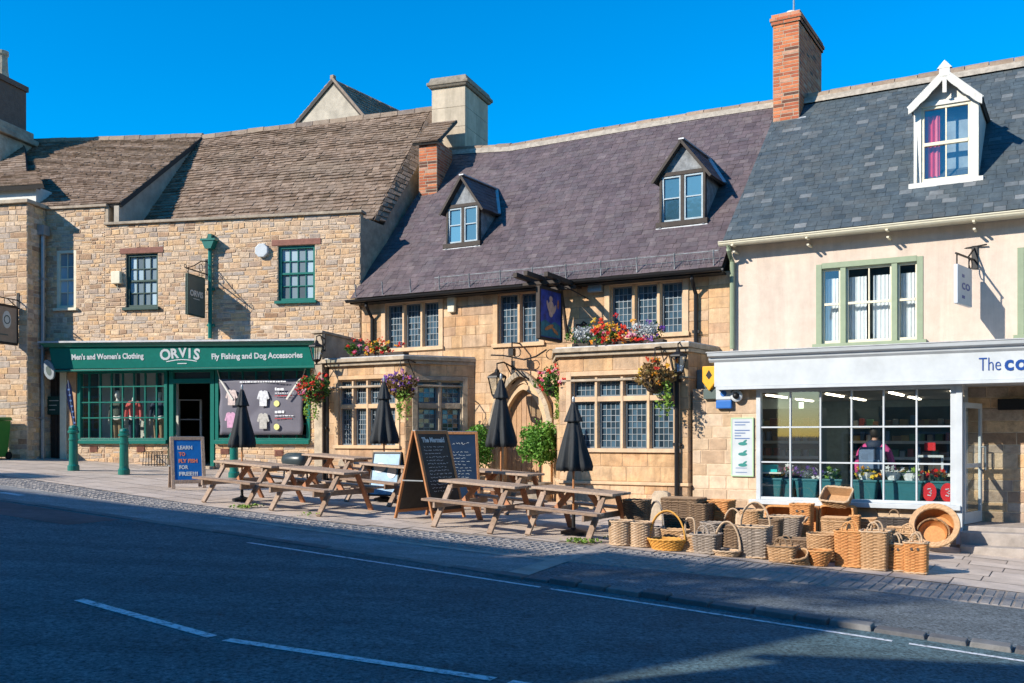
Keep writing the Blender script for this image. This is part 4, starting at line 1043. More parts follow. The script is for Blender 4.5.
# windows: three-part sashes with curtains
for h in CW:
    f = CB.mb(); y = .06; x0, x1, z0, z1 = h; fr = .085
    c1, c2 = x0 + (x1-x0)*.255, x0 + (x1-x0)*.745
    f.box(x0-.02, x0+fr, -.015, y+.06, z0, z1); f.box(x1-fr, x1+.02, -.015, y+.06, z0, z1); f.box(x0+fr, x1-fr, -.015, y+.06, z1-fr, z1+.02); f.box(x0-.08, x1+.08, -.07, y+.05, z0-.05, z0+.05)
    for c in (c1, c2): f.box(c-.05, c+.05, .0, y+.06, z0+.05, z1-fr)
    w_ = f.build('window', M['sage'], CB.root, bevel=.006)
    b = CB.mb(); gl = CB.mb(); cu = CB.mb(); zm = (z0+z1)/2 + .02
    for a, e, nx in ((x0+fr, c1-.05, 1), (c1+.05, c2-.05, 2), (c2+.05, x1-fr, 1)):
        b.box(a, a+.035, y, y+.05, z0+.05, z1-fr); b.box(e-.035, e, y, y+.05, z0+.05, z1-fr); b.box(a+.035, e-.035, y, y+.05, z0+.05, z0+.11); b.box(a+.035, e-.035, y-.01, y+.04, zm-.022, zm+.022); b.box(a+.035,e-.035,y,y+.05,z1-fr-.04,z1-fr)
        if nx == 2: b.box((a+e)/2-.012, (a+e)/2+.012, y+.004, y+.04, z0+.11, z1-fr-.04)
        gl.quad((a,y+.03,z0+.05),(e,y+.03,z0+.05),(e,y+.03,z1-fr),(a,y+.03,z1-fr))
        cw = (e - a) * (.84 if nx == 1 else .42)
        for (p, q) in (((a+(e-a-cw)*.5, a+(e-a-cw)*.5+cw),) if nx == 1 else ((a+.02, a+cw), (e-cw-.02, e-.03))):
            n = 22
            pt = [(p + (q-p)*i/n, y+.16 + .010*math.sin(i*1.35) + .005*math.sin(i*3.1)) for i in range(n+1)]
            for i in range(n):
                cu.quad((pt[i][0],pt[i][1],z0+.05),(pt[i+1][0],pt[i+1][1],z0+.05),(pt[i+1][0]*.97+.03*(p+q)/2,pt[i+1][1],z1-.25),(pt[i][0]*.97+.03*(p+q)/2,pt[i][1],z1-.25))
    b.build('sash', M['cream'], w_); gl.build('pane', M['clear'], w_); cu.build('curtain', M['curtain'], w_, smooth=True, normals=False)
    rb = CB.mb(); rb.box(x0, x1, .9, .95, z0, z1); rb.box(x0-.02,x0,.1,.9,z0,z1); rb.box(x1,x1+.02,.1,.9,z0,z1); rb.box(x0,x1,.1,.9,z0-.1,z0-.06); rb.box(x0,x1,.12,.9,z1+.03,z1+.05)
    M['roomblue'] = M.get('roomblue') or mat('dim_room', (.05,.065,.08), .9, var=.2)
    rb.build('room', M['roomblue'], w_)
# chimney
x0, x1 = P.X(773, 3.2), P.X(799, 3.2); y0 = 3.2; y1 = 5.35; zt = 10.98
mb = CB.mb(); stones(mb, x0, x1, 8.5, zt, (), y=y0, hr=(.074,.08), wr=(.2,.235), joint=.012, relief=.006, deep=1.4)
mb.xf = right_side(CB.xf, x1); stones(mb, y0, y1, 8.5, zt, (), y=0, hr=(.074,.08), wr=(.2,.235), joint=.012, relief=.006, deep=.3)
mb.xf = CB.xf
for k, (e, a, b) in enumerate(((.035,zt,zt+.075),(.06,zt+.075,zt+.15),(.03,zt+.15,zt+.23))):
    stones(mb, x0-e, x1+e, a, b, (), y=y0-e, hr=(.074,.08), wr=(.2,.235), joint=.01, relief=.006, deep=y1-y0+2*e)
    mb.xf = right_side(CB.xf, x1+e); stones(mb, y0-e, y1+e, a, b, (), y=0, hr=(.074,.08), wr=(.2,.235), joint=.01, relief=.006, deep=.2); mb.xf = CB.xf
ch = mb.build('chimney', [M['brick'], M['brick_mortar']], CB.root)
mb = CB.mb(); mb.lathe([(.3,zt+.23),(.22,zt+.3),(.17,zt+.33),(.13,zt+.42),(.12,zt+.43)], ((x0+x1)/2,y0+.5,0), 14); mb.build('chimney_pot', M['offwhite'], ch)
mb = CB.mb(); mb.tube([((x0+x1)/2+.05,y0+.5,zt+.4),((x0+x1)/2+.05,y0+.5,zt+1.1)], .02, 6); mb.build('flue', M['grey_metal'], ch)
mb = CB.mb(); mb.hexa([(x0-.12,y0-.3,8.38),(x1+.15,y0-.3,8.40),(x1+.15,y0+.02,8.72),(x0-.12,y0+.02,8.70),(x0-.12,y0-.28,8.44),(x1+.15,y0-.28,8.46),(x1+.15,y0+.02,8.84),(x0-.12,y0+.02,8.82)])
mb.bar((x1+.08,y0-.1,8.6),(x1+.08,y1-.7,9.5),.14,.05); mb.build('flashing', M['lead'], ch)
# dormer with decorated barge boards
mc = (9.38 - zc) / 4.06
x, y, z = P.on_roof(948, 181, -.26, zc, mc)
x0, x1 = P.X(914, y), P.X(979, y); ze = P.Z(948, 101, y); za = P.Z(948, 70, y-.14)
d, x0, x1 = dormer(CB, 'dormer', (x0+x1)/2, x1-x0, y, z, ze, za, 'blue_slate', 'offwhite', cheek='offwhite', tile='blue_slate', y_eave=-.26, z_eave=zc, m=mc, over=.18, fancy=True)
f = CB.mb(); f.box(x0,x0+.13,y-.04,y+.06,z,ze); f.box(x1-.13,x1,y-.04,y+.06,z,ze); f.box(x0+.13,x1-.13,y-.04,y+.06,ze-.06,ze+.03); f.box(x0-.08,x1+.08,y-.12,y+.05,z-.13,z+.0)
f.build('window_frame', M['offwhite'], d, bevel=.005)
a, b = x0+.13, x1-.13; zm = (z+ze)/2-.02
f = CB.mb(); f.box(a,a+.05,y-.01,y+.05,z,ze-.06); f.box(b-.05,b,y-.01,y+.05,z,ze-.06); f.box(a+.05,b-.05,y-.01,y+.05,z,z+.08); f.box(a+.05,b-.05,y-.02,y+.05,zm-.03,zm+.03); f.box(a+.05,b-.05,y-.01,y+.05,ze-.11,ze-.06); f.box((a+b)/2-.012,(a+b)/2+.012,y,y+.04,z+.08,ze-.11)
f.build('sash', M['cream'], d)
gl = CB.mb(); gl.quad((a,y+.03,z),(b,y+.03,z),(b,y+.03,ze-.06),(a,y+.03,ze-.06)); gl.build('pane', M['clear'], d)
cu = CB.mb(); n = 14; p, q = a+.05, a+.30
pt = [(p+(q-p)*i/n, y+.12+.02*math.sin(i*1.5)) for i in range(n+1)]
for i in range(n): cu.quad((pt[i][0],pt[i][1],z+.03),(pt[i+1][0],pt[i+1][1],z+.03),(pt[i+1][0],pt[i+1][1],ze-.2),(pt[i][0],pt[i][1],ze-.2), random.random())
M['redcurtain'] = mat_tint('red_curtain', [(.5,.02,.04),(.6,.05,.07),(.6,.4,.42)], var=.1, bstr=0)
cu.build('curtain', M['redcurtain'], d, normals=False)
M['palegrey'] = mat('pane_reflection', (.26,.31,.34), .9, var=.3, nscale=3)
rb = CB.mb(); rb.box(x0+.07,x1-.07,y+.28,y+.30,z,ze); rb.build('room', M['palegrey'], d)  # pale panel behind the glass paints in the whitish window reflections
# shopfront, standing forward of the house wall
YS = -1.22; yf = YS - .26
fx0 = P.X(712, yf); zt0 = P.Z(708, 352, yf); zb0 = P.Z(716, 388, yf)
f = CB.mb(); f.box(fx0+.04, XR, yf, -.005, zb0+.02, zt0-.16)
fa = f.build('shop_fascia', M['white'], CB.root, bevel=.006)
f = CB.mb(); f.prism([(yf-.001,zt0-.20),(yf-.04,zt0-.16),(yf-.05,zt0-.12),(yf-.12,zt0-.09),(yf-.14,zt0-.03),(.0,zt0),(.0,zt0-.2)], fx0-.05, XR, 'x', .5); f.build('cornice', M['white'], fa)
f = CB.mb(); f.hexa([(fx0-.07,yf-.15,zt0-.028),(XR,yf-.15,zt0-.028),(XR,0,zt0+.05),(fx0-.07,0,zt0+.05),(fx0-.07,yf-.15,zt0-.012),(XR,yf-.15,zt0-.012),(XR,0,zt0+.07),(fx0-.07,0,zt0+.07)]); f.build('lead_capping', M['lead'], fa)
f = CB.mb(); f.box(fx0+.08, XR, yf-.03, YS, zb0-.035, zb0+.018); f.build('moulding', M['white'], fa)
M['shopblue'] = mat('blue_lettering', (.003,.05,.24), .4, var=0)
zl = P.Z(990, 370.5, yf)
x0, x1 = P.X(979, yf), P.X(1001, yf)
text_mesh('lettering', 'The', .31, M['shopblue'], fa, CB.loc((x0+x1)/2, yf-.004, zl), x1-x0, -.003, .006)
x0, x1 = P.X(1004.5, yf), P.X(1027, yf)
text_mesh('lettering', 'co', .335, M['shopblue'], fa, CB.loc((x0+x1)/2, yf-.004, zl), x1-x0, .009, .006, space=1.12)
wx0, wx1, wz0, wz1 = P.X(757, YS), P.X(958, YS), P.Z(757, 499, YS), zb0 - .035
mb = CB.mb(); stones(mb, -2.80, wx0, -.4, zb0, (), y=YS, hr=(.17,.28), wr=(.22,.55), joint=.01, relief=.01, wav=.004)
stones(mb, wx0, wx1+.05, -.4, wz0-.09, (), y=YS, hr=(.14,.24), wr=(.25,.6), joint=.012, relief=.012)
mb.build('stone_base', [M['coopstone'], M['rubble_mortar']], CB.root)
f = CB.mb(); y = YS
f.box(wx0, wx0+.08, y-.06, y+.08, wz0, wz1); f.box(wx1-.11, wx1, y-.06, y+.08, wz0, wz1); f.box(wx0+.08, wx1-.11, y-.05, y+.08, wz1-.06, wz1); f.box(wx0-.11, wx1+.05, y-.16, y+.10, wz0-.08, wz0+.0); f.box(wx0+.08, wx1-.11, y-.05, y+.07, wz0, wz0+.05)
w_ = f.build('shop_window', M['white'], CB.root, bevel=.006)
b = CB.mb(); gx0, gx1, gz0, gz1 = wx0+.08, wx1-.11, wz0+.05, wz1-.06
for i in range(1,6): c = gx0+(gx1-gx0)*i/6; b.box(c-.013,c+.013,y-.035,y+.045,gz0,gz1)
for j in (1,2): c = gz0+(gz1-gz0)*j/3; b.box(gx0,gx1,y-.039,y+.042,c-.013,c+.013)
b.build('glazing_bars', M['white'], w_)
gl = CB.mb(); gl.quad((gx0-.02,y+.004,gz0-.02),(gx1+.02,y+.004,gz0-.02),(gx1+.02,y+.004,gz1+.02),(gx0-.02,y+.004,gz1+.02)); gl.build('pane', M['clear'], w_)
# shop room
rm = CB.mb(); ex = 4.6
M['shoproom'] = mat('shop_wall', (.16,.21,.22), .85, var=.25)
rm.box(-2.5,ex,6.0,6.1,.2,3.0); rm.box(-2.80,-2.62,YS+.24,6.0,.0,3.0); rm.build('shop_interior', M['shoproom'], CB.root)
M['shopfloor'] = mat('pale_floor', (.5,.48,.45), .5, var=.1)
rm = CB.mb(); rm.box(-2.62,wx1,YS+.26,6.0,.0,.2); rm.box(wx1,ex,.3,6.0,.0,.2); rm.build('shop_floor', M['shopfloor'], CB.root)
rm = CB.mb(); rm.box(-2.62,wx1,YS+.1,6.1,zb0-.02,zb0+.01); M['ceil'] = mat('shop_ceiling', (.30,.27,.24), .9, var=.15, nscale=2); cl = rm.build('shop_ceiling', M['ceil'], CB.root)
M['strip'] = mat_emit('strip_light', (1,.86,.66), 7.0)
rm = CB.mb()
for xx in (-2.1,-.9,.3,1.4):
    for yy in (1.2,3.6): rm.box(xx,xx+.06,yy,yy+1.5,zb0-.05,zb0-.02)
rm.build('strip_light', M['strip'], cl)
# recessed entrance: the old house wall at the back, shop door in its left cheek
mb = CB.mb(); stones(mb, wx1+.02, 5.2, -.2, 3.2, (), y=-.02, hr=(.15,.26), wr=(.28,.7), joint=.012, relief=.012, wav=.006)
mb.build('porch_wall', [M['rubble'], M['rubble_mortar']], CB.root)
mb = CB.mb(); mb.box(wx1,5.2,YS,-.02,zb0-.02,zb0+.01); mb.box(wx1-.02,wx1+.07,YS-.08,YS+.10,-.05,zb0-.02); mb.build('porch_lining', M['white'], CB.root)
def zg(px, py, yy): return P.Z(px, py, yy)
mb = CB.mb(); z1_, z2_ = zg(1000,527,YS+.1), zg(1000,535,YS-.2)
mb.box(wx1+.03,5.2,YS+.05,-.02,-.6,z1_); mb.box(wx1+.06,5.2,YS-.30,YS+.05,-.6,(z1_+z2_)/2-.02); mb.box(wx1+.09,5.2,YS-.62,YS-.30,-.6,z1_-.27)
mb.build('doorstep', M['concrete'], CB.root, bevel=.012)
f = CB.mb(); xq = wx1 + .01
for a, b in ((YS+.12,YS+.19),(-.12,-.03)): f.box(xq-.03,xq+.03,a,b,z1_,zb0-.02)
for a, b in ((z1_,z1_+.10),(2.1,2.16),(zb0-.09,zb0-.02)): f.box(xq-.03,xq+.03,YS+.19,-.12,a,b)
dr = f.build('door_frame', M['white'], CB.root, bevel=.004)
f = CB.mb()                                                  # glazed door leaf, ajar
f.xf = CB.xf @ Matrix.Translation((wx1+.06,YS+.20,z1_)) @ Matrix.Rotation(R(78),4,'Z')
W2 = .92; Hd = 2.05
for a, b in ((0,.08),(W2-.08,W2)): f.box(a,b,-.022,.022,.01,Hd)
for a, b in ((.01,.2),(.95,1.02),(Hd-.09,Hd)): f.box(.08,W2-.08,-.022,.022,a,b)
dl = f.build('door', M['white'], CB.root, bevel=.004)
gl = MB(f.xf); gl.quad((.08,0,.2),(W2-.08,0,.2),(W2-.08,0,.95),(.08,0,.95)); gl.quad((.08,0,1.02),(W2-.08,0,1.02),(W2-.08,0,Hd-.09),(.08,0,Hd-.09)); gl.build('pane', M['clear'], dl)
hh = MB(f.xf); hh.tube([(W2-.05,-.02,.9),(W2-.05,-.09,.9),(W2-.05,-.09,1.3),(W2-.05,-.02,1.3)], .017, 8); hh.build('handle', M['grey_metal'], dl)
mb = CB.mb(); mb.box(P.X(998,-.1),P.X(1070,-.1),-.2,-.035,P.Z(1010,410,-.1),P.Z(1010,399,-.1)); mb.build('wall_vent', M['black'], CB.root, bevel=.01)
# ------------------------------------------------------------------ signs and fittings on the walls
def on_wall(fr, x, y, z): return fr.w(x, y, z)
def sthing(name, label, cat, fr, x, y, z, group=None): return thing(name, label, cat, fr.w(x, y, z), fr.a, group)
def ring(mb, c, r, tr, axis='y', n=16, t=.5, a0=0, a1=2*math.pi):
    pts = []
    full = abs(a1 - a0 - 2*math.pi) < 1e-6
    for k in range(n + (0 if full else 1)):
        a = a0 + (a1 - a0) * k / n; u, v = r*math.cos(a), r*math.sin(a)
        pts.append({'y': (c[0]+u, c[1], c[2]+v), 'x': (c[0], c[1]+u, c[2]+v), 'z': (c[0]+u, c[1]+v, c[2])}[axis])
    mb.tube(pts, tr, 6, t, closed=full)

# outfitters' hanging sign
M['signgreen'] = mat('sign_green_grey', (.075,.105,.095), .45, var=.12)
x = O.X(203, -.2)
t = sthing('hanging_sign', 'square dark grey-green hanging sign lettered ORVIS on an iron scroll bracket', 'sign', O, x, 0, 5.2)
mb = MB(); mb.box(-.03,.03,-.98,-.16,-.5,.5); bd = mb.build('board', M['signgreen'], t, bevel=.01)
mb = MB()
for a in (-.98,-.19): mb.box(-.036,.036,a,a+.03,-.5,.5)
mb.box(-.036,.036,-.95,-.19,.47,.5); mb.box(-.036,.036,-.95,-.19,-.5,-.47); mb.build('sign_frame', M['green_dark'], bd)
text_mesh('lettering', 'ORVIS', .20, M['offwhite'], bd, (.034,-.57,-.02), .62, .006, .003, rot=(math.pi/2,0,math.pi/2))
text_mesh('lettering', 'ORVIS', .20, M['offwhite'], bd, (-.034,-.57,-.02), .62, .006, .003, rot=(math.pi/2,0,-math.pi/2))
mb = MB(); mb.box(.031,.036,-.72,-.42,-.09,-.075); mb.build('underline', M['offwhite'], bd)
mb = MB(); mb.tube([(0,0,.62),(0,-1.02,.62)], .016, 6); mb.tube([(0,0,.95),(0,-.3,.9),(0,-.62,.74),(0,-.95,.63)], .013, 6)
for y_ in (-.25,-.9): mb.tube([(0,y_,.62),(0,y_,.5)], .01, 6)
mb.box(-.04,.04,-.02,0,.5,1.0); ring(mb, (0,-.3,.74), .09, .009, 'x'); ring(mb, (0,-1.04,.66), .045, .01, 'x')
mb.build('bracket', M['black'], t)
# sign on the left house
M['signtan'] = mat('tan_sign', (.33,.24,.17), .6, var=.15)
x = O.X(17, -.75)
t = sthing('hanging_sign', 'tan rectangular sign with a pale oval emblem, hung from the far left house', 'sign', O, x, -.7, 4.55)
mb = MB(); mb.box(-.03,.03,-.82,-.08,-.5,.5); bd = mb.build('board', M['signtan'], t, bevel=.012)
mb = MB()
for z in (-.5,.44): mb.box(-.04,.04,-.84,-.06,z,z+.06)
mb.box(-.04,.04,-.10,-.05,-.44,.44); mb.build('sign_frame', M['darkwood'], bd)
mb = MB(); mb.prism([(-.46+.15*math.cos(a*math.pi/10), .12+.22*math.sin(a*math.pi/10)) for a in range(20)], .031, .036, 'x'); mb.build('emblem', M['offwhite'], bd)
mb = MB(); ring(mb, (.04,-.46,.12), .10, .012, 'x'); mb.box(.036,.04,-.7,-.42,-.28,-.25); mb.build('emblem_ring', M['signgreen'], bd)
mb = MB(); mb.tube([(0,0,.66),(0,-.86,.66)], .016, 6); mb.box(-.04,.04,-.02,0,.45,.85); mb.tube([(0,0,.45),(0,-.4,.66)], .012, 6)
for y_ in (-.2,-.7): mb.tube([(0,y_,.66),(0,y_,.5)], .01, 6)
mb.build('bracket', M['black'], t)
# pub sign on projecting timbers
xs_ = P.X(560, -.35); ynear = P.Y(xs_, 539)
z0, z1 = P.Z(560, 340, -.35), P.Z(560, 294, -.35)
t = sthing('pub_sign', 'deep blue painted pub sign with a pale figure hanging beneath black projecting timbers', 'sign', P, xs_, 0, z0)
L0, L1, H = ynear, -.36, z1 - z0
M['pubblue'] = mat('painted_blue', (.03,.06,.32), .45, var=.7, nscale=5)
M['pubgreen'] = mat('painted_green', (.02,.18,.22), .45, var=.5, nscale=8)
M['flesh'] = mat('painted_flesh', (.7,.42,.3), .5, var=.3, nscale=14)
mb = MB(); mb.box(-.025,.025,L0,L1,0,H); bd = mb.build('board', M['pubblue'], t)
mb = MB()
mb.box(-.045,.045,L0-.05,L0,-.05,H+.05); mb.box(-.045,.045,L1,L1+.05,-.05,H+.05); mb.box(-.045,.045,L0,L1,-.06,0); mb.box(-.045,.045,L0,L1,H,H+.06); mb.build('sign_frame', M['darkwood'], bd, bevel=.008)
yc = (L0+L1)/2; W = L1-L0
mb = MB(); mb.prism([(yc-W*.48,.02),(yc+W*.48,.02),(yc+W*.48,H*.28),(yc+W*.2,H*.36),(yc,H*.30),(yc-W*.25,H*.37),(yc-W*.48,H*.3)], .0255, .029, 'x'); mb.build('painted_sea', M['pubgreen'], bd)
mb = MB()
def blob(mb, pts, a, b): mb.prism(pts, a, b, 'x')
ell = lambda cy, cz, ry, rz, n=14, rot=0: [(cy + ry*math.cos(k*2*math.pi/n)*math.cos(rot) - rz*math.sin(k*2*math.pi/n)*math.sin(rot), cz + ry*math.cos(k*2*math.pi/n)*math.sin(rot) + rz*math.sin(k*2*math.pi/n)*math.cos(rot)) for k in range(n)]
blob(mb, ell(yc, H*.83, W*.08, H*.06), .0295, .033); blob(mb, ell(yc+.01, H*.66, W*.13, H*.13), .0295, .032); blob(mb, ell(yc-.13*W, H*.66, W*.05, H*.14, rot=.5), .0325, .035); blob(mb, ell(yc+.17*W, H*.62, W*.05, H*.12, rot=-.6), .0325, .035); blob(mb, ell(yc, H*.52, W*.1, H*.08), .0325, .0355)
mb.build('painted_figure', M['flesh'], bd)
mb = MB(); blob(mb, ell(yc-.08*W, H*.22, W*.22, H*.045, rot=.3), .0295, .033); blob(mb, ell(yc+.2*W, H*.16, W*.18, H*.04, rot=-.4), .0295, .0335); blob(mb, ell(yc+.36*W, H*.75, W*.04, H*.10), .0262,.029)
M['paintorange'] = mat('painted_orange', (.6,.2,.06), .5, var=.5, nscale=14); mb.build('painted_fish', M['paintorange'], bd)
mb = MB()
zb = H + .10
for dx, a in ((-.30, -1.75), (.0, -1.85), (.30, -1.55)):
    mb.bar((dx,.05,zb+.08),(dx+.0,a,zb+.13), .09, .10)
mb.bar((-.42,L0+.1,zb+.02),(.42,L0+.1,zb+.02),.09,.07); mb.bar((-.42,L1-.1,zb),(.42,L1-.1,zb),.09,.07)
for y_ in (L0+.1, L1-.1): mb.tube([(0,y_,H+.04),(0,y_,zb+.06)], .016, 6)
mb.bar((0,-.02,H*.15),(0,-.30,H+.10),.05,.07)
mb.build('timber_bracket', M['darkwood'], t, bevel=.01)
mb = MB(); mb.tube([(.45,0,.35),(.45,-.14,.38),(.45,-.26,.30)], .02, 6); mb.lathe([(.03,0),(.05,.02),(.10,.16),(.105,.18)], (.45,-.28,.13), 12); mb.tube([(.1,-1.2,zb+.1),(.45,-.6,zb-.1),(.5,-.02,zb-.2)], .012, 6); mb.build('spot_lamp', M['black'], t)
# grocery hanging sign, swung a little out of square
z0 = P.Z(968, 307, -.4); H = .66; L0, L1 = -1.05, -.28
t = sthing('hanging_sign', 'white box sign with small blue lettering on an iron bracket above the grocery fascia', 'sign', P, P.X(975, 0), 0, z0); t.rotation_euler.z = P.a - R(11)
mb = MB(); mb.box(-.035,.035,L0,L1,0,H); bd = mb.build('board', M['white'], t, bevel=.012)
text_mesh('lettering', 'co', .24, M['shopblue'], bd, (.037,(L0+L1)/2+.04,H*.40), .44, .004, .002, rot=(math.pi/2,0,math.pi/2))
mb = MB(); mb.box(.035,.039,L0+.22,L0+.34,H*.70,H*.78); mb.box(.035,.039,L0+.22,L0+.36,H*.16,H*.24); mb.build('small_print', M['shopblue'], bd)
mb = MB(); mb.tube([(0,0,H+.20),(0,L0,H+.18)], .018, 6); mb.tube([(0,0,H+.42),(0,-.35,H+.22)], .015, 6); mb.box(-.05,.05,-.03,.02,H+.05,H+.45); mb.tube([(-.2,-.02,H+.42),(.2,-.02,H+.45)], .015, 6); ring(mb, (0,-.25,H+.1), .08, .01, 'x')
for y_ in (L0+.06,L1-.06): mb.tube([(0,y_,H+.19),(0,y_,H)], .012, 6)
mb.build('bracket', M['black'], t)
# alarm boxes, cameras, notices
def fit(name, label, cat, fr, px, py, fn, y=0): t = sthing(name, label, cat, fr, fr.X(px, y), y, fr.Z(px, py, y)); fn(t); return t
def oct_box(w, h, d, m, extra=None):
    def f(t):
        mb = MB(); mb.prism([(w/2*math.cos(R(22.5+45*k))*1.08, h/2*math.sin(R(22.5+45*k))*1.08) for k in range(8)], -d, 0, 'y'); mb.build('case', M[m], t, bevel=.02)
        if extra: extra(t)
    return f
fit('alarm_box', 'white octagonal alarm box beside the green upper window', 'alarm box', O, 263, 251, oct_box(.34,.34,.11,'white'))
def f_(t):
    mb = MB(); mb.box(-.13,.13,-.12,0,-.16,.16); mb.build('case', M['cream'], t, bevel=.02)
    mb = MB(); mb.tube([(0,-.03,-.16),(0,-.03,-.3)], .012, 6); mb.build('conduit', M['cream'], t)
fit('junction_box', 'small beige box on the stone wall left of the dark upper sash', 'box', O, 118, 278, f_)
def f_(t):
    mb = MB(); mb.prism([(-.09,-.2),(.09,-.2),(.11,.1),(.09,.2),(-.09,.2),(-.11,.1)], -.10, 0, 'y'); mb.build('case', M['cream'], t, bevel=.02)
fit('alarm_box', 'cream alarm box under the pub gutter above the left bay', 'alarm box', P, 453, 304, f_)
def f_(t):
    mb = MB(); mb.box(-.16,.16,-.14,0,-.10,.10); mb.build('case', M['grey_metal'], t, bevel=.015)
fit('lamp_box', 'grey metal floodlight box below the pub gutter right of the hanging sign', 'light', P, 597, 288, f_)
M['yellow'] = mat('yellow_plastic', (.72,.36,.015), .4, var=.08); M['blueplastic'] = mat('blue_plastic', (.02,.13,.42), .4, var=.05); M['red'] = mat('red_plastic', (.5,.015,.02), .4, var=.05)
def f_(t):
    mb = MB(); mb.prism([(-.13,-.02),(0,-.19),(.13,-.02),(.13,.27),(-.13,.27)], -.12, 0, 'y'); mb.build('case', M['yellow'], t, bevel=.015)
    mb = MB(); mb.box(-.13,.13,-.06,0,-.34,-.15); mb.build('strobe', M['signgreen'], t, bevel=.01)
    mb = MB(); mb.prism([(-.06,.1),(0,.02),(.06,.1),(0,.2)], -.124, -.121, 'y'); mb.build('mark', M['black'], t)
fit('alarm_box', 'yellow pointed alarm box at the left end of the white fascia', 'alarm box', P, 711, 381, f_, -1.25)
def f_(t):
    mb = MB(); mb.box(-.15,.15,-.09,0,-.02,.20); mb.build('case', M['white'], t, bevel=.02)
    mb = MB(); mb.box(-.15,.15,-.085,0,-.18,-.021); mb.build('strobe', M['blueplastic'], t, bevel=.02)
    mb = MB(); mb.prism([(.06*math.cos(R(30*k)), .10+.06*math.sin(R(30*k))) for k in range(12)], -.094, -.0905, 'y'); mb.build('mark', M['blueplastic'], t)
fit('alarm_box', 'white and blue alarm box between the yellow one and the round camera', 'alarm box', P, 725, 399, f_, -1.24)
def f_(t):
    mb = MB(); mb.xf = Matrix.Rotation(R(90),4,'X'); mb.lathe([(.09,0),(.09,.05),(.11,.06),(.11,.10),(.08,.12)], (0,0,0), 16); mb.build('housing', M['white'], t)
    mb = MB(); mb.xf = Matrix.Rotation(R(90),4,'X'); mb.lathe([(.06,.121),(.06,.14),(.045,.17),(.02,.185)], (0,0,0), 14); mb.build('lens', M['black'], t, smooth=True)
fit('security_camera', 'round white dome camera under the white fascia beside the blue alarm box', 'camera', P, 738, 396, f_, -1.24)
M['limeframe'] = mat('lime_frame', (.38,.55,.33), .5, var=.05); M['inkgreen'] = mat('teal_ink', (.02,.19,.17), .6, var=0); M['inkblue'] = mat('blue_ink', (.05,.12,.30), .6, var=0)
def f_(t):
    w, h = .19, .52
    mb = MB(); mb.box(-w,w,-.02,0,-h,h); b = mb.build('board', M['white'], t)
    mb = MB(); mb.box(-w-.02,-w,-.026,0,-h,h); mb.box(w,w+.02,-.026,0,-h,h); mb.box(-w-.02,w+.02,-.026,0,h,h+.02); mb.box(-w-.02,w+.02,-.026,0,-h-.02,-h); mb.build('board_frame', M['limeframe'], b)
    mb = MB()
    for k in range(7): 
        z = h-.06-k*.05; 
        if k != 2: mb.box(-w+.05, w-.05-.08*(k%3), -.024,-.0205, z-.012, z+.004)
    for z in (-.38,-.46): mb.box(-w+.07, w-.1, -.024,-.0205, z-.01, z)
    mb.build('print', M['inkblue'], b)
    mb = MB()
    for z in (.06,-.13,-.33):
        mb.prism(ell(.01,z,.085,.032), -.024, -.0205, 'y'); mb.prism(ell(.05,z+.045,.045,.018,rot=.6), -.0245, -.0205, 'y')
    mb.build('pictogram', M['inkgreen'], b)
fit('notice_board', 'narrow white notice with lime edging and three small dark pictograms on the stone pier', 'notice', P, 742.5, 447, f_, -1.24)
# tied-back advertising banner over the outfitters' right window
M['banner'] = mat('banner_cloth', (.13,.125,.155), .7, var=.12, nscale=3)
xb0, xb1 = O.X(219.5, -.1), O.X(303, -.1); zb0, zb1 = 1.78, 3.18
t = sthing('banner', 'grey advertising banner with four printed shirts stretched across the right shop window', 'banner', O, (xb0+xb1)/2, -.10, zb0)
W = (xb1-xb0)/2; H = zb1-zb0
mb = MB(); nx, nz = 28, 14
def by(u, v): return .018*math.sin(u*5+v*3) + .03*math.exp(-((u-v*.8-.1)/.09)**2) - .03*math.exp(-((1-u-v*.5)/.08)**2)
vs = [(-W+2*W*i/nx + .02*math.sin(j*.8)*(1 if i in (0,nx) else 0), by(i/nx, j/nz), H*j/nz - (.05*math.sin(math.pi*i/nx) if j == nz else 0)) for j in range(nz+1) for i in range(nx+1)]
mb.add(vs, [(j*(nx+1)+i, j*(nx+1)+i+1, (j+1)*(nx+1)+i+1, (j+1)*(nx+1)+i) for j in range(nz) for i in range(nx)])
cl = mb.build('cloth', M['banner'], t, smooth=True, normals=False)
sm = cl.modifiers.new('thick', 'SOLIDIFY'); sm.thickness = .006
def shirt(mb, cx, cz, s):
    pts = [(-.30,.5),(-.12,.56),(0,.48),(.12,.56),(.30,.5),(.46,.0),(.34,-.06),(.27,.2),(.27,-.52),(-.27,-.52),(-.27,.2),(-.34,-.06),(-.46,0)]
    mb.prism([(cx+a*s, cz+b*s) for a, b in pts], -.062, -.056, 'y')
for nm, u, v, col in (('shirt_print', .16,.66,(.62,.50,.46)),('shirt_print',.54,.64,(.66,.67,.69)),('shirt_print',.15,.26,(.6,.33,.47)),('shirt_print',.54,.24,(.46,.44,.40))):
    mb = MB(); shirt(mb, -W+2*W*u, H*v, .36); k = 'print_%d' % int(u*100+v*10); M[k] = mat('shirt_print', col, .8, var=.35, nscale=16); mb.build(nm, M[k], cl)
mb = MB(); rnd = random.Random(8)
def words(mb, x0, x1, z, h):
    x = x0
    while x < x1 - .02:
        w = rnd.uniform(.03, .09); mb.box(x, min(x1, x+w), -.062, -.057, z, z + h*rnd.uniform(.75,1.0)); x += w + rnd.uniform(.012,.025)
for v in (.78,.38):
    words(mb, -W+2*W*.68, -W+2*W*.79, H*v, .07); words(mb, -W+2*W*.68, -W+2*W*.90, H*v-.075, .022)
words(mb, -W*.48, W*.62, H*.925, .035)
mb.build('print', M['curtain'], cl)
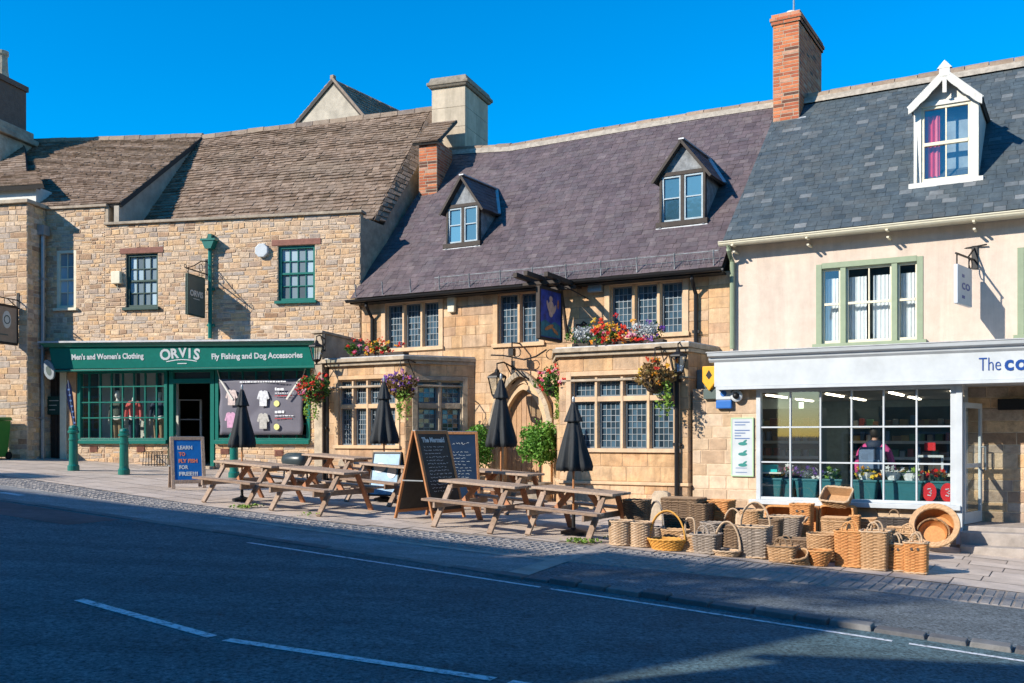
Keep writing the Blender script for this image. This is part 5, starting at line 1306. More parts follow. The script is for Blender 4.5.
mb = MB()
for v in (.70,.30): words(mb, -W+2*W*.68, -W+2*W*.88, H*v-.03, .02)
mb.build('red_print', M['red'], cl)
mb = MB()
for v in (.55,.14): mb.prism([(-W+2*W*.70+.075*math.cos(R(20*k)), H*v+.075*math.sin(R(20*k))) for k in range(18)], -.064, -.057, 'y')
M['paleyellow'] = mat('pale_yellow', (.7,.68,.25), .7, var=.05); mb.build('yellow_disc', M['paleyellow'], cl)
mb = MB()
for s_ in (-1,1):
    mb.tube([(s_*(W-.02),-.02,H-.02),(s_*(W+.06),.0,H+.22),(s_*(W+.1),.06,H+.3)], .008, 5)
    mb.hexa([(s_*(W-.02),-.075,H-.01),(s_*(W-.10),-.075,H-.06),(s_*(W-.42),-.085,H-.52),(s_*(W-.38),-.085,H-.54),(s_*(W-.02),-.068,H-.01),(s_*(W-.06),-.068,H-.06),(s_*(W-.42),-.078,H-.52),(s_*(W-.38),-.078,H-.54)])
mb.build('tie_strap', M['offwhite'], t)
# dark sign board in the passage and oval hanging plaque at the fascia corner
t = sthing('direction_board', 'dark green direction board fixed in the passage left of the shop window', 'sign', O, -8.46, .10, 2.55)
mb = MB(); mb.box(-.24,.24,-.04,.03,-.24,.24); b = mb.build('board', M['green_dark'], t, bevel=.006)
mb = MB()
for k in range(3): mb.box(-.18,.1-.05*k,-.044,-.0405,.12-k*.12,.135-k*.12)
mb.build('print', M['offwhite'], b)
t = sthing('wall_plaque', 'pale oval plaque with a dark emblem tucked under the left end of the green fascia', 'plaque', O, O.X(47, -.5), -.42, 3.45)
mb = MB(Matrix.Rotation(R(-20),4,'Y')); mb.prism(ell(0,0,.15,.27), -.03, .03, 'y'); b = mb.build('board', M['came'], t, bevel=.01)
mb = MB(Matrix.Rotation(R(-20),4,'Y')); mb.prism(ell(0,-.03,.07,.13), -.036, -.031, 'y'); mb.build('emblem', M['signgreen'], b)
mb = MB(); mb.tube([(.1,.1,.3),(.05,0,.22)], .012, 6); mb.build('bracket', M['black'], t)
# lanterns
M['lampglass'] = mat_glass_clear('lantern_glass')
def lantern(label, x, y, z, s=1.0, arm=.5, group='wall lanterns on the pub'):
    t = sthing('wall_lantern', label, 'lantern', P, x, y, z, group)
    mb = MB()
    mb.lathe([(.02,.36),(.05,.33),(.05,.30),(.20,.22),(.21,.19)], (0,0,0), 6); mb.lathe([(.10,-.16),(.11,-.14),(.11,-.12)], (0,0,0), 6); mb.lathe([(.015,-.26),(.03,-.2),(.10,-.16)], (0,0,0), 6)
    for k in range(6):
        a = math.pi*2*k/6; mb.bar((.105*math.cos(a),.105*math.sin(a),-.13),(.19*math.cos(a),.19*math.sin(a),.2),.018,.018)
    mb.build('lantern_frame', M['black'], t)
    mb = MB()
    for k in range(6):
        a, b = math.pi*2*k/6, math.pi*2*(k+1)/6
        mb.quad((.10*math.cos(a),.10*math.sin(a),-.12),(.10*math.cos(b),.10*math.sin(b),-.12),(.185*math.cos(b),.185*math.sin(b),.19),(.185*math.cos(a),.185*math.sin(a),.19))
    mb.build('lantern_pane', M['lampglass'], t)
    mb = MB(); mb.tube([(0,0,.36),(0,0,.46),(0,arm*.4,.5),(0,arm,.42)], .016, 6); mb.tube([(0,arm,.2),(0,arm*.55,.46)], .012, 6); mb.box(-.04,.04,arm-.02,arm,.1,.55); mb.build('bracket', M['black'], t)
    t.scale = (s, s, s); return t
lantern('black lantern on an iron arm over the arched pub door', P.X(497,-.7), -.7, P.Z(497,388,-.7), 1.15, .62)
lantern('black lantern at the right corner of the pub bay, above the downpipe', P.X(679,-1.5), -1.55, P.Z(679,366,-1.5), .9, .3)
lantern('black lantern at the left corner of the pub, beside the shopfront end', P.X(321,-1.6), -1.75, P.Z(321,355,-1.6), .9, .3)
t = sthing('iron_bracket', 'long black scrolled iron bar above the pub door joining lantern and flower basket', 'bracket', P, P.X(512,-.4), -.1, P.Z(512,358,-.4))
mb = MB(); mb.tube([(-.5,-.35,.08),(-.2,-.35,.06),(.0,-.3,.02),(.3,-.3,-.05),(.65,-.4,.0),(.95,-.5,.12)], .018, 6); mb.tube([(0,.1,.35),(0,-.3,.33),(.0,-.3,-.15),(.25,-.2,-.42),(.4,.1,-.5)], .02, 6); mb.box(-.06,.06,-.36,-.24,.05,.2); ring(mb, (.12,-.3,.12), .1, .01, 'y'); ring(mb, (1.05,-.5,.02), .1, .01, 'y', a0=0, a1=5)
mb.build('bar', M['black'], t)
# ------------------------------------------------------------------ flowers
def scatter_flowers(parent, name, m, n, c, r, size, rnd, front=True):
    mb = MB()
    for _ in range(max(3, int(n*.7))):
        d = Vector((rnd.gauss(0,1), rnd.gauss(0,1) - (.6 if front else 0), rnd.gauss(0,1)+.3)).normalized()
        k = rnd.uniform(.8, 1.12); q = (c[0]+d.x*r[0]*k, c[1]+d.y*r[1]*k, c[2]+d.z*r[2]*k); tn = rnd.random()
        for _k in range(6): flower(mb, (q[0]+rnd.gauss(0,.028), q[1]+rnd.gauss(0,.022), q[2]+rnd.gauss(0,.022)), size*rnd.uniform(.5,.8), clamp(tn+rnd.gauss(0,.2),0,1), 0, rnd)
    return mb.build(name, M[m], parent, normals=False)
def hanging_basket(label, x, y, z, r, cols, trail, seed, brk=(0,.55)):
    rnd = random.Random(seed)
    t = sthing('hanging_basket', label, 'flower basket', P, x, y, z, 'flower baskets hanging along the pub front')
    mb = MB(); mb.lathe([(.03,-.24),(.14,-.19),(.20,-.1),(.225,0),(.235,.02),(.21,.025)], (0,0,0), 16); mb.build('basket', M['darkwood'], t)
    mb = MB()
    for k in range(3): a = 2.1*k; mb.tube([(.22*math.cos(a),.22*math.sin(a),.0),(0,0,.55)], .006, 4)
    mb.tube([(0,0,.52),(0,0,.62),(0,.3,.66),(0,brk[1],.6)], .014, 6); mb.tube([(0,brk[1],.25),(0,brk[1]*.5,.64)], .01, 6); mb.build('chain', M['black'], t)
    f = MB(); r *= 1.1; leaf_ball(f, (0,0,.08), (r,r*.9,r*.75), 820, .085, rnd, .35); fo = f.build('foliage', M[trail[1]], t, normals=False)
    f = MB()
    for k in range(7):
        a = rnd.uniform(0,6.28); 
        for q in range(26):
            v = q/26; leaf(f, (trail[0][0] + math.cos(a)*.09*(1+.3*v) + rnd.gauss(0,.03), -.12+math.sin(a)*.1 + rnd.gauss(0,.03), -.02 - v*trail[0][1]*rnd.uniform(.8,1.1)), .075, rnd.random(), 0, rnd)
    f.build('trailing_stem', M[trail[2]], t, normals=False)
    for m_, n_ in cols: scatter_flowers(t, 'flower', m_, n_, (0,0,.12), (r,r*.95,r*.75), .085, rnd)
    return t
hanging_basket('hanging basket of red flowers with long lime trailers at the shopfront corner', P.X(316,-1.75), -1.8, P.Z(316,392,-1.75), .36, (('fl_red',46),('fl_pink',6)), ((.02,.62),'leaf','leaf_lime'), 1)
hanging_basket('sparse hanging basket of purple flowers half hidden behind an umbrella top', P.X(402,-1.7), -1.75, P.Z(402,389,-1.7), .33, (('fl_purple',34),('fl_pink',10)), ((.16,.62),'leaf_brown','leaf_lime'), 2)
hanging_basket('full hanging basket of red geraniums right of the arched door', P.X(556,-1.0), -1.0, P.Z(556,386,-1.0), .40, (('fl_red',30),('fl_pink',22)), ((.2,.75),'leaf','leaf_lime'), 3)
hanging_basket('rusty brown hanging basket with one red bloom and a lime tail by the bay corner', P.X(656,-1.7), -1.75, P.Z(656,381,-1.7), .35, (('fl_orange',14),('fl_red',5)), ((.2,.62),'leaf_brown','leaf_lime'), 4)
def roof_planter(label, x0, x1, y, z, seed, mix, hgt):
    rnd = random.Random(seed); W = (x1-x0)/2
    t = sthing('flower_trough', label, 'flower trough', P, (x0+x1)/2, y, z, 'flower troughs on the bay roofs')
    mb = MB(); mb.box(-W,W,-.10,.12,0,.07); mb.build('trough', M['darkwood'], t, bevel=.01)
    f = MB()
    for k in range(int(W*9)):
        leaf_ball(f, (rnd.uniform(-W,W),rnd.uniform(-.16,.05),.13+rnd.uniform(0,.1)), (.17,.16,hgt*rnd.uniform(.5,1)), 75, .075, rnd, .2)
    f.build('foliage', M['leaf'], t, normals=False)
    for nm, m_, a, b, n in mix:
        mb = MB()
        for _ in range(max(4, int(n*.45))):
            u = rnd.uniform(a, b); q = (-W+2*W*u + rnd.gauss(0,.02), rnd.uniform(-.30,.02), .04+abs(rnd.gauss(.12,.11))*(hgt/.16)); tn = rnd.random()
            for _k in range(6): flower(mb, (q[0]+rnd.gauss(0,.03), q[1]+rnd.gauss(0,.02), q[2]+rnd.gauss(0,.022)), .07*rnd.uniform(.6,1.1), clamp(tn+rnd.gauss(0,.2),0,1), 0, rnd)
        mb.build(nm, M[m_], t, normals=False)
    return t
roof_planter('loose red and orange flower trough on the left bay roof', P.X(352,-1.2), P.X(406,-1.2), -1.2, 3.54, 11, (('flower','fl_red',.45,1,34),('flower','fl_red',0,.45,22),('flower','fl_orange',.2,1,18),('flower','fl_pink',.1,.5,10)), .17)
t = roof_planter('long bright flower trough with silver foliage at both ends on the right bay roof', P.X(574,-1.2), P.X(665,-1.2), -1.2, 3.52, 12, (('flower','fl_red',.25,.8,85),('flower','fl_orange',.25,.75,60),('flower','fl_pink',.1,1,30),('flower','fl_purple',.8,1,12)), .24)
f = MB(); rnd = random.Random(5); W = (P.X(665,-1.2)-P.X(574,-1.2))/2
for a, b in ((-W*.85,-W*.45),(W*.45,W*.85)):
    for k in range(5): leaf_ball(f, (rnd.uniform(a,b),-.12,.27), (.15,.13,.14), 70, .06, rnd, .3)
f.build('silver_foliage', M['leaf_silver'], t, normals=False)
# trained shrubs either side of the door
def tub_shrub(label, px, py, y, r, hgt, seed, ball=True):
    rnd = random.Random(seed); x = P.X(px, y); z = P.Z(px, py, y); gz = G(x, y)
    t = thing('potted_shrub', label, 'shrub', P.w(x, y, gz), P.a, 'clipped shrubs flanking the pub door')
    mb = MB(); mb.lathe([(.17,0),(.21,.04),(.24,.34),(.26,.36),(.26,.40),(.22,.40)], (0,0,0), 18); mb.build('pot', M['cap'], t)
    mb = MB(); mb.tube([(0,0,.36),(.01,.0,(z-gz)*.6),(0,0,z-gz)], [.035,.028,.022], 8)
    for k in range(5): a = k*1.26; mb.tube([(0,0,z-gz-.25),(r*.4*math.cos(a),r*.4*math.sin(a),z-gz+.05)], [.016,.008], 5)
    mb.build('trunk', M['darkwood'], t)
    f = MB(); leaf_ball(f, (0,0,z-gz), (r*.95,r*.95,hgt*.95), 1900, .075, rnd, .25, lump=.24)
    for k in range(22):
        a = rnd.uniform(0,6.28); e = rnd.uniform(-.9,1.2); leaf_ball(f, (r*.9*math.cos(a)*math.cos(e),r*.78*math.sin(a)*math.cos(e),z-gz+hgt*.78*math.sin(e)), (.14,.14,.14), 60, .075, rnd, .2)
    f.build('crown', M['leaf_bright'], t, normals=False)
tub_shrub('dense rounded green shrub on a stem right of the arched door', 540, 444, -.75, .46, .46, 21)
tub_shrub('ragged green shrub on a stem left of the arched door, behind the blackboard', 474, 447, -.75, .48, .52, 22)
# ------------------------------------------------------------------ picnic tables
def picnic_table():
    L, H, S = 1.42, .73, .45
    t = thing('picnic_table', None, 'picnic table', group='picnic tables outside the pub')
    mb = MB()
    for i in range(5): y = -.36 + i*.145; mb.box(-L/2-random.uniform(0,.012), L/2+random.uniform(0,.012), y, y+.135, H-.04, H)
    mb.build('tabletop', M['table'], t, bevel=.006)
    for s in (-1, 1):
        mb = MB()
        for i in range(2): y = s*.72 + (i-1)*.135; mb.box(-L/2, L/2, y, y+.125, S-.04, S)
        mb.build('bench_seat', M['table'], t, bevel=.006)
    for e in (-1, 1):
        x = e*.52
        for s in (-1, 1):
            mb = MB(); mb.bar((x, s*.25, H-.045), (x, s*.74, 0), .045, .095, up=(1,0,0)); mb.build('leg', M['table_red' if s > 0 else 'table'], t, bevel=.006)
        mb = MB(); mb.box(x-e*.047-.02, x-e*.047+.02, -.84, .84, S-.135, S-.045); mb.box(x-e*.047-.02, x-e*.047+.02, -.34, .34, H-.12, H-.045); mb.build('cross_beam', M['table'], t, bevel=.005)
        mb = MB(); mb.bar((x-e*.07,0,S-.10), (x-e*.36,0,H-.05), .09, .045, up=(0,1,0)); mb.build('brace', M['table_red'], t, bevel=.005)
    return t
proto = picnic_table(); first = True
def at_street(x, y): return P.w(x, y, G(x, y) + .012)
def slope_rot(a): 
    # things on the hill keep their feet on the slope along the street
    return None
TAB = [('weathered picnic table with an umbrella, furthest left of the front row',(-10.15,-9.03,-6.46),.0),
       ('weathered picnic table second from the left in the front row, next to the umbrella one',(-8.52,-7.54,-6.40),.03),
       ('picnic table with an umbrella in front of the small blue poster board',(-8.57,-7.67,-4.25),-.03),
       ('bare picnic table directly in front of the big blackboard sign',(-5.45,-4.42,-5.97),.02),
       ('picnic table with an umbrella, furthest right beside the stacked wicker tubs',(-3.86,-2.92,-5.62),-.01),
       ('bare picnic table at the back against the bay, beside the dark tub',(-10.75,-9.75,-3.35),.0),
       ('picnic table with an umbrella in the back row before the arched door',(-6.55,-5.55,-3.55),.02)]
TPOS = []
for lab, (xa, xb, yn), rz in TAB:
    o = proto if first else copy_tree(proto); first = False
    x, y = (xa+xb)/2, yn + .74
    o.location = at_street(x, y); o['label'] = lab
    o.rotation_euler = (0, math.atan(.06), P.a + rz); TPOS.append((x, y))
# ------------------------------------------------------------------ closed umbrellas
def umbrella():
    t = thing('parasol', None, 'parasol', group='closed black parasols on the picnic tables')
    mb = MB(); mb.tube([(0,0,.05),(0,0,2.35)], .021, 10); mb.build('pole', M['orangewood'], t)
    mb = MB(); mb.lathe([(.24,0),(.24,.05),(.06,.09),(.035,.12),(.035,.35)], (0,0,0), 18); mb.build('base', M['black'], t)
    fr_ = [random.uniform(-.09,.09) for _ in range(48)]
    fold = lambda k, z: 1 + (.26 * math.cos(k * 2 * math.pi / 6 + .5*math.sin(z*2.2)) + fr_[k % 48] + .06*math.sin(k*.9 + z*6)) * min(1, max(.15, (2.1 - z) / .9))
    mb = MB(); mb.lathe([(.05,2.22),(.075,2.12),(.12,1.95),(.175,1.7),(.225,1.45),(.26,1.27),(.268,1.2),(.262,1.12)], (0,0,0), 48, fold=fold)
    mb.f = [f for f in mb.f if len(f) == 4]; mb.t = [.5]*len(mb.f); mb.m = [0]*len(mb.f)
    c = mb.build('canopy', M['canvas'], t, smooth=True); so = c.modifiers.new('thick', 'SOLIDIFY'); so.thickness = .008
    mb = MB(); mb.lathe([(.03,2.33),(.05,2.30),(.085,2.2),(.15,2.02),(.16,1.99)], (0,0,0), 32, fold=lambda k, z: 1 + .13*math.cos(k*2*math.pi/4))
    mb.f = [f for f in mb.f if len(f) == 4]; mb.t = [.5]*len(mb.f); mb.m = [0]*len(mb.f)
    v = mb.build('vent_cap', M['canvas'], c, smooth=True); so = v.modifiers.new('thick', 'SOLIDIFY'); so.thickness = .006
    mb = MB(); mb.lathe([(.02,2.33),(.03,2.35),(.03,2.40),(.012,2.44)], (0,0,0), 10); mb.build('finial', M['grey_metal'], t)
    mb = MB()
    for k in range(8): a = k*math.pi/4; mb.tube([(.05*math.cos(a),.05*math.sin(a),1.4),(.24*math.cos(a),.24*math.sin(a),1.10)], .008, 5)
    mb.build('rib', M['darkwood'], t)
    return t
up = umbrella()
for i, (k, lab, ptop, pole_px) in enumerate(((0,'closed black parasol in front of the grey banner, furthest left',385,242),(2,'closed black parasol in front of the left bay window',377,384),(6,'closed black parasol before the arched door and lantern',374,501),(4,'closed black parasol with a pale pole, furthest right',397,573.5))):
    o = up if i == 0 else copy_tree(up)
    x, y = TPOS[k]; p = P.w(x, y); k_ = (pole_px - CX)/F_PX
    x = P.X(pole_px, y); gz = G(x, y) + .012; zt = P.Z(pole_px, ptop, y)
    s = (zt - gz) / 2.43
    o.location = P.w(x, y, gz); o.rotation_euler = (0, 0, P.a + .4*i); o.scale = (s*.84 if i != 3 else s*.95,)*2 + (s,); o['label'] = lab
# ------------------------------------------------------------------ A-boards
def chalk_lines(mb, x0, x1, z0, z1, rows, y, rnd, h=.03):
    """loose strokes standing for small chalk writing that cannot be read"""
    for r_ in range(rows):
        z = z1 - (z1-z0)*(r_+.5)/rows; x = x0 + rnd.uniform(0,.05); e = x1 - rnd.uniform(.02,.25)*(x1-x0)
        while x < e:
            w = rnd.uniform(.03,.09)
            n = max(2, int(w/.014))
            pts = [(x+w*i/n, y, z + rnd.uniform(-h,h)*.45) for i in range(n+1)]
            for a, b in zip(pts[:-1], pts[1:]): mb.bar(a, b, .003, .006, up=(0,0,1))
            x += w + rnd.uniform(.015,.04)
def a_board(label, pos, rz, w, h, spread, frame, panel, fr=.06):
    t = thing('a_board', label, 'sign board', pos, rz, 'folding boards on the pavement')
    objs = []
    for s in (-1, 1):
        m = Matrix.Translation((0, 0, h)) @ Matrix.Rotation(s*math.atan(spread/2/h), 4, 'X') @ Matrix.Translation((0,0,-h*1.02))
        mb = MB(m); H = h*1.02; y = s*.0
        a, b = sorted((s*.004, s*.04))
        mb.box(-w/2, -w/2+fr, a, b, 0, H); mb.box(w/2-fr, w/2, a, b, 0, H); mb.box(-w/2+fr, w/2-fr, a, b, H-fr, H); mb.box(-w/2+fr, w/2-fr, a, b, .10, .10+fr)
        f = mb.build('board_frame', M[frame], t, bevel=.006)
        mb = MB(m); a2, b2 = sorted((s*.014, s*.028)); mb.box(-w/2+fr, w/2-fr, a2, b2, .10+fr, H-fr); p = mb.build('panel', M[panel], f)
        objs.append((m, p, H))
    mb = MB(); mb.bar((-w/2-.01,-spread*.28,h*.45),(-w/2-.01,spread*.28,h*.45),.012,.02); mb.box(-w/2+.02,w/2-.02,-.03,.03,h-.004,h+.02); mb.build('stay', M['grey_metal'], t)
    return t, objs
rnd = random.Random(9)
M['brightblue'] = mat('bright_blue_board', (.006,.13,.40), .5, var=.18)
M['orangechalk'] = mat('red_chalk', (.80,.22,.10), .8, var=.2)
p = gpt(187, 489.5); p.z += .012
t, ob = a_board('wooden folding board with a bright blue panel of coloured chalk writing', p, R(25), .66, 1.04, .60, 'table', 'brightblue', .07)
m, pn, H = ob[0]
def btext(s, z, size, mt, w=None, y=-.031, x=0):
    o = text_mesh('lettering', s, size, M[mt], pn, (0,0,0), w, .004, .002); o.matrix_local = m @ Matrix.Translation((x,y,z)) @ Matrix.Rotation(math.pi/2,4,'X'); return o
for s, z, mt, w, x in (('LEARN',.80,'whitechalk',.28,-.05),('TO',.665,'orangechalk',.12,-.11),('FLY FISH',.525,'orangechalk',.36,0),('FOR',.395,'whitechalk',.17,-.09),('FREE!!!',.26,'whitechalk',.36,0)): btext(s, z, .105, mt, w, x=x)
p = gpt(430, 520); p.z += .012
t, ob = a_board('tall orange-framed blackboard headed The Mermaid, turned sideways on the pavement', p, R(54), .86, 1.50, .82, 'orangewood', 'chalk', .055)
m, pn, H = ob[0]
btext('The Mermaid', 1.33, .12, 'whitechalk', .58)
mb = MB(m); chalk_lines(mb, -.3, .3, .45, 1.28, 14, -.031, rnd, .022); mb.build('chalk_writing', M['whitechalk'], pn)
p = gpt(461, 512); p.z += .012
t, ob = a_board('blue-black chalk menu board with an orange frame, behind the taller blackboard', p, R(14), .62, 1.46, .6, 'orangewood', 'chalkblue', .05)
m, pn, H = ob[0]
mb = MB(m); chalk_lines(mb, -.22, .22, 1.2, 1.34, 1, -.031, rnd, .05); chalk_lines(mb, -.2, .15, .5, 1.14, 11, -.031, rnd, .02); mb.build('chalk_writing', M['whitechalk'], pn)
# small blue poster board
M['posterblue'] = mat('poster_blue', (.09,.26,.44), .35, var=.6, nscale=7)
p = gpt(388, 502); p.z += .012
t, ob = a_board('small pale blue poster board leaning behind a picnic table', p, R(-20), .62, .95, .5, 'black', 'posterblue', .03)
m, pn, H = ob[0]
mb = MB(m); mb.prism(ell(-.12,.66,.13,.10), -.036, -.0305, 'y'); mb.prism(ell(.15,.58,.10,.13), -.037, -.0305, 'y'); mb.build('print', M['curtain'], pn)
# ------------------------------------------------------------------ bollards, bin, flag, tub, stones
def bollard():
    t = thing('bollard', None, 'bollard', group='green bollards outside the shopfront')
    mb = MB(); mb.lathe([(.13,0),(.13,.12),(.105,.15),(.10,.2),(.09,.86)], (0,0,0), 20); mb.build('post', M['green'], t, smooth=False)
    mb = MB(); mb.lathe([(.095,.86),(.125,.88),(.125,.92),(.10,.94),(.105,.99),(.08,1.04),(.0,1.06)], (0,0,0), 20); mb.build('cap', M['green'], t)
    mb = MB(); mb.lathe([(.10,.70),(.108,.71),(.108,.74),(.10,.75)], (0,0,0), 20); mb.build('collar', M['green'], t)
    return t
b0 = bollard()
for i, (px_, py_, lab) in enumerate(((73.5,471,'green iron bollard at the left end of the shop window'),(124,475,'green iron bollard standing alone before the mannequins'),(234,478,'green iron bollard behind the leftmost parasol'))):
    o = b0 if i == 0 else copy_tree(b0); q = gpt(px_, py_); o.location = q; o['label'] = lab; o.scale = (1,1,1.0)
q = gpt(71, 470); zt = 2.75
t = thing('feather_flag', 'narrow navy feather flag leaning beside the leftmost bollard', 'flag', (q.x, q.y+.25, q.z), O.a)
mb = MB(); mb.tube([(.02,0,0),(.0,0,.8),(-.1,0,1.4),(-.2,0,2.1)], .012, 6); mb.build('pole', M['grey_metal'], t)
mb = MB(); L = [(-.02,.72),(-.10,1.2),(-.21,1.6),(-.25,1.8),(-.24,1.98),(-.19,2.10)]; Rr = [(-.13,1.98),(-.08,1.75),(-.05,1.5),(-.01,1.1),(.0,.72)]
M['flagnavy'] = mat('flag_navy', (.008,.014,.045), .95, spec=.05, var=.2)
mb.prism(L + Rr, -.008, .008, 'y'); fl = mb.build('flag', M['flagnavy'], t)
mb = MB()
for k in range(7): mb.box(-.20+.025*k,-.15+.025*k,-.012,-.0085,1.86-.13*k,1.90-.13*k)
mb.build('print', M['inkblue'], fl)
M['bingreen'] = mat('bin_green', (.03,.19,.03), .45, var=.1)
yw = -1.25; xw = O.X(-8, yw); w_ = O.w(xw, yw); 
t = thing('wheelie_bin', 'bright green wheelie bin cut by the left edge of the view', 'bin', (w_.x, w_.y, GW(w_.x, w_.y)), O.a)
mb = MB(); mb.hexa([(-.24,-.26,.06),(.24,-.26,.06),(.24,.26,.06),(-.24,.26,.06),(-.29,-.33,.98),(.29,-.33,.98),(.29,.33,.98),(-.29,.33,.98)]); mb.build('body', M['bingreen'], t, bevel=.02)
mb = MB(); mb.hexa([(-.31,-.37,.985),(.31,-.37,.985),(.31,.37,.985),(-.31,.37,.985),(-.28,-.30,1.05),(.28,-.30,1.05),(.28,.36,1.07),(-.28,.36,1.07)]); mb.build('lid', M['bingreen'], t, bevel=.02)
for s in (-1,1):
    mb = MB(right_side(Matrix.Identity(4), 0)); mb.xf = Matrix.Translation((s*.25,.28,.1)) @ Matrix.Rotation(R(90),4,'Y'); mb.lathe([(.1,-.025),(.1,.025)], (0,0,0), 14); mb.build('wheel', M['black'], t)
q = gpt(296, 478); M['tub'] = mat('dark_tub', (.03,.045,.05), .35, var=.2)
x_, y_ = -10.6, -2.0; q = P.w(x_, y_, G(x_, y_))
px_now = CX + F_PX*q.x/q.y
x_ = P.X(295.5, y_); q = P.w(x_, y_, G(x_, y_)); zt = P.Z(295.5, 454, y_) - q.z
t = thing('barrel_grill', 'dark rounded drum on a stand behind the back picnic table', 'drum', q, P.a)
mb = MB(Matrix.Translation((0,0,zt-.14)) @ Matrix.Rotation(R(90),4,'Y')); mb.lathe([(.02,-.33),(.13,-.31),(.17,-.22),(.175,.0),(.17,.22),(.13,.31),(.02,.33)], (0,0,0), 20); mb.build('drum', M['tub'], t, smooth=True)
mb = MB()
for a in (-.22,.22): 
    for b in (-.14,.14): mb.bar((a,b*1.2,0),(a,b*.7,zt-.2),.03,.03)
mb.box(-.26,.26,-.13,.13,.25,.28); mb.build('stand', M['black'], t)
def old_stone(label, px, py, y, w, h, seed):
    rnd = random.Random(seed); x = P.X(px, y); z = G(x, y)
    t = MB(); n = 9
    pts = [(-w/2+rnd.uniform(-.02,.02),-.05),(w/2+rnd.uniform(-.02,.02),-.05),(w/2-.01,h*.6),(w/2-.05,h*.93),(w*.15,h),(-w*.3,h*.98),(-w/2+.03,h*.85)]
    t.prism(pts, -.07, .07, 'y'); o = t.build('standing_stone', M['weathered'], None, bevel=.02, loc=P.w(x,y,z), rotz=P.a + rnd.uniform(-.2,.2))
    tag(o, label, 'stone slab', 'old stone slabs leaning at the pub wall'); o.rotation_euler.x = -.06
old_stone('worn stone slab standing between the bay wall and a picnic table', 345, 480, -1.75, .38, .62, 1)
old_stone('pale worn stone slab leaning right of the bay, behind the stacked wicker tubs', 661, 500, -1.75, .42, .55, 2)
t = thing('iron_grating', 'small black iron basket grille at the foot of the shop wall', 'grille', (0,0,0))
q = gpt(153, 470); x_, y_ = O.inv(q.x, q.y); q = O.w(O.X(153,-.25), -.25); t.location = (q.x, q.y, GW(q.x, q.y)); t.rotation_euler = (0,0,O.a)
mb = MB()
for k in range(6): mb.bar((-.2+.08*k,-.14,0),(-.2+.08*k,-.10,.38),.012,.012); mb.bar((-.2+.08*k,.14,0),(-.2+.08*k,.10,.38),.012,.012)
for z in (.05,.37): 
    for s in (-1,1): mb.bar((-.22,s*.13,z),(.22,s*.13,z),.014,.014)
    for s in (-1,1): mb.bar((s*.21,-.13,z),(s*.21,.13,z),.014,.014)
mb.build('bars', M['black'], t)
# weeds in the paving
wd = MB(); rnd = random.Random(3)
for (px_, py_, n) in ((243,509,60),(255,508,40),(577,543,70),(590,544,60),(612,541,20),(655,548,20),(310,517,15)):
    q = gpt(px_, py_)
    for _ in range(n): leaf(wd, (q.x+rnd.gauss(0,.09), q.y+rnd.gauss(0,.09), q.z+.03+rnd.random()*.04), .06, rnd.random(), 0, rnd, up=1.5)
tag(wd.build('weeds', M['leaf_lime'], None, normals=False), 'bright green weeds growing in the paving joints under the tables', 'weeds', kind='stuff')
# ------------------------------------------------------------------ the basket seller's wares
WK = {'buff': [(.30,.165,.075),(.42,.245,.12),(.5,.31,.165),(.36,.205,.105)], 'orange': [(.38,.15,.045),(.50,.218,.07),(.56,.278,.10),(.44,.178,.055)],
      'grey': [(.15,.115,.09),(.25,.20,.16),(.33,.27,.22),(.20,.16,.13)], 'brown': [(.10,.06,.035),(.17,.105,.06),(.24,.155,.09),(.13,.08,.05)],
      'yellow': [(.45,.2,.03),(.58,.28,.05),(.64,.34,.08)], 'pale': [(.36,.235,.14),(.46,.32,.20),(.52,.38,.26)], 'dark': [(.035,.028,.024),(.06,.048,.04),(.09,.07,.055)]}
for k, c in WK.items(): M['wk_'+k] = mat_tint('wicker_'+k, [tuple(min(.8, q*1.08) for q in z) for z in c], rough=.65, var=.3, nscale=25, bscale=60, bstr=.3, spec=.35)
def per(w, d, rnd_, n):
    """superellipse outline: rnd_ 2 = oval, 8 = boxy"""
    pts = []
    e = 2.0 / rnd_; dense = []
    for k in range(720):
        a = 2*math.pi*k/720; c, s = math.cos(a), math.sin(a)
        dense.append((w/2*math.copysign(abs(c)**e, c), d/2*math.copysign(abs(s)**e, s)))
    L = [0]
    for k in range(720): a, b = dense[k], dense[(k+1) % 720]; L.append(L[-1] + math.hypot(b[0]-a[0], b[1]-a[1]))
    j = 0
    for i in range(n):
        g_ = L[-1]*i/n
        while L[j+1] < g_: j += 1
        pts.append(dense[j % 720])
    return pts
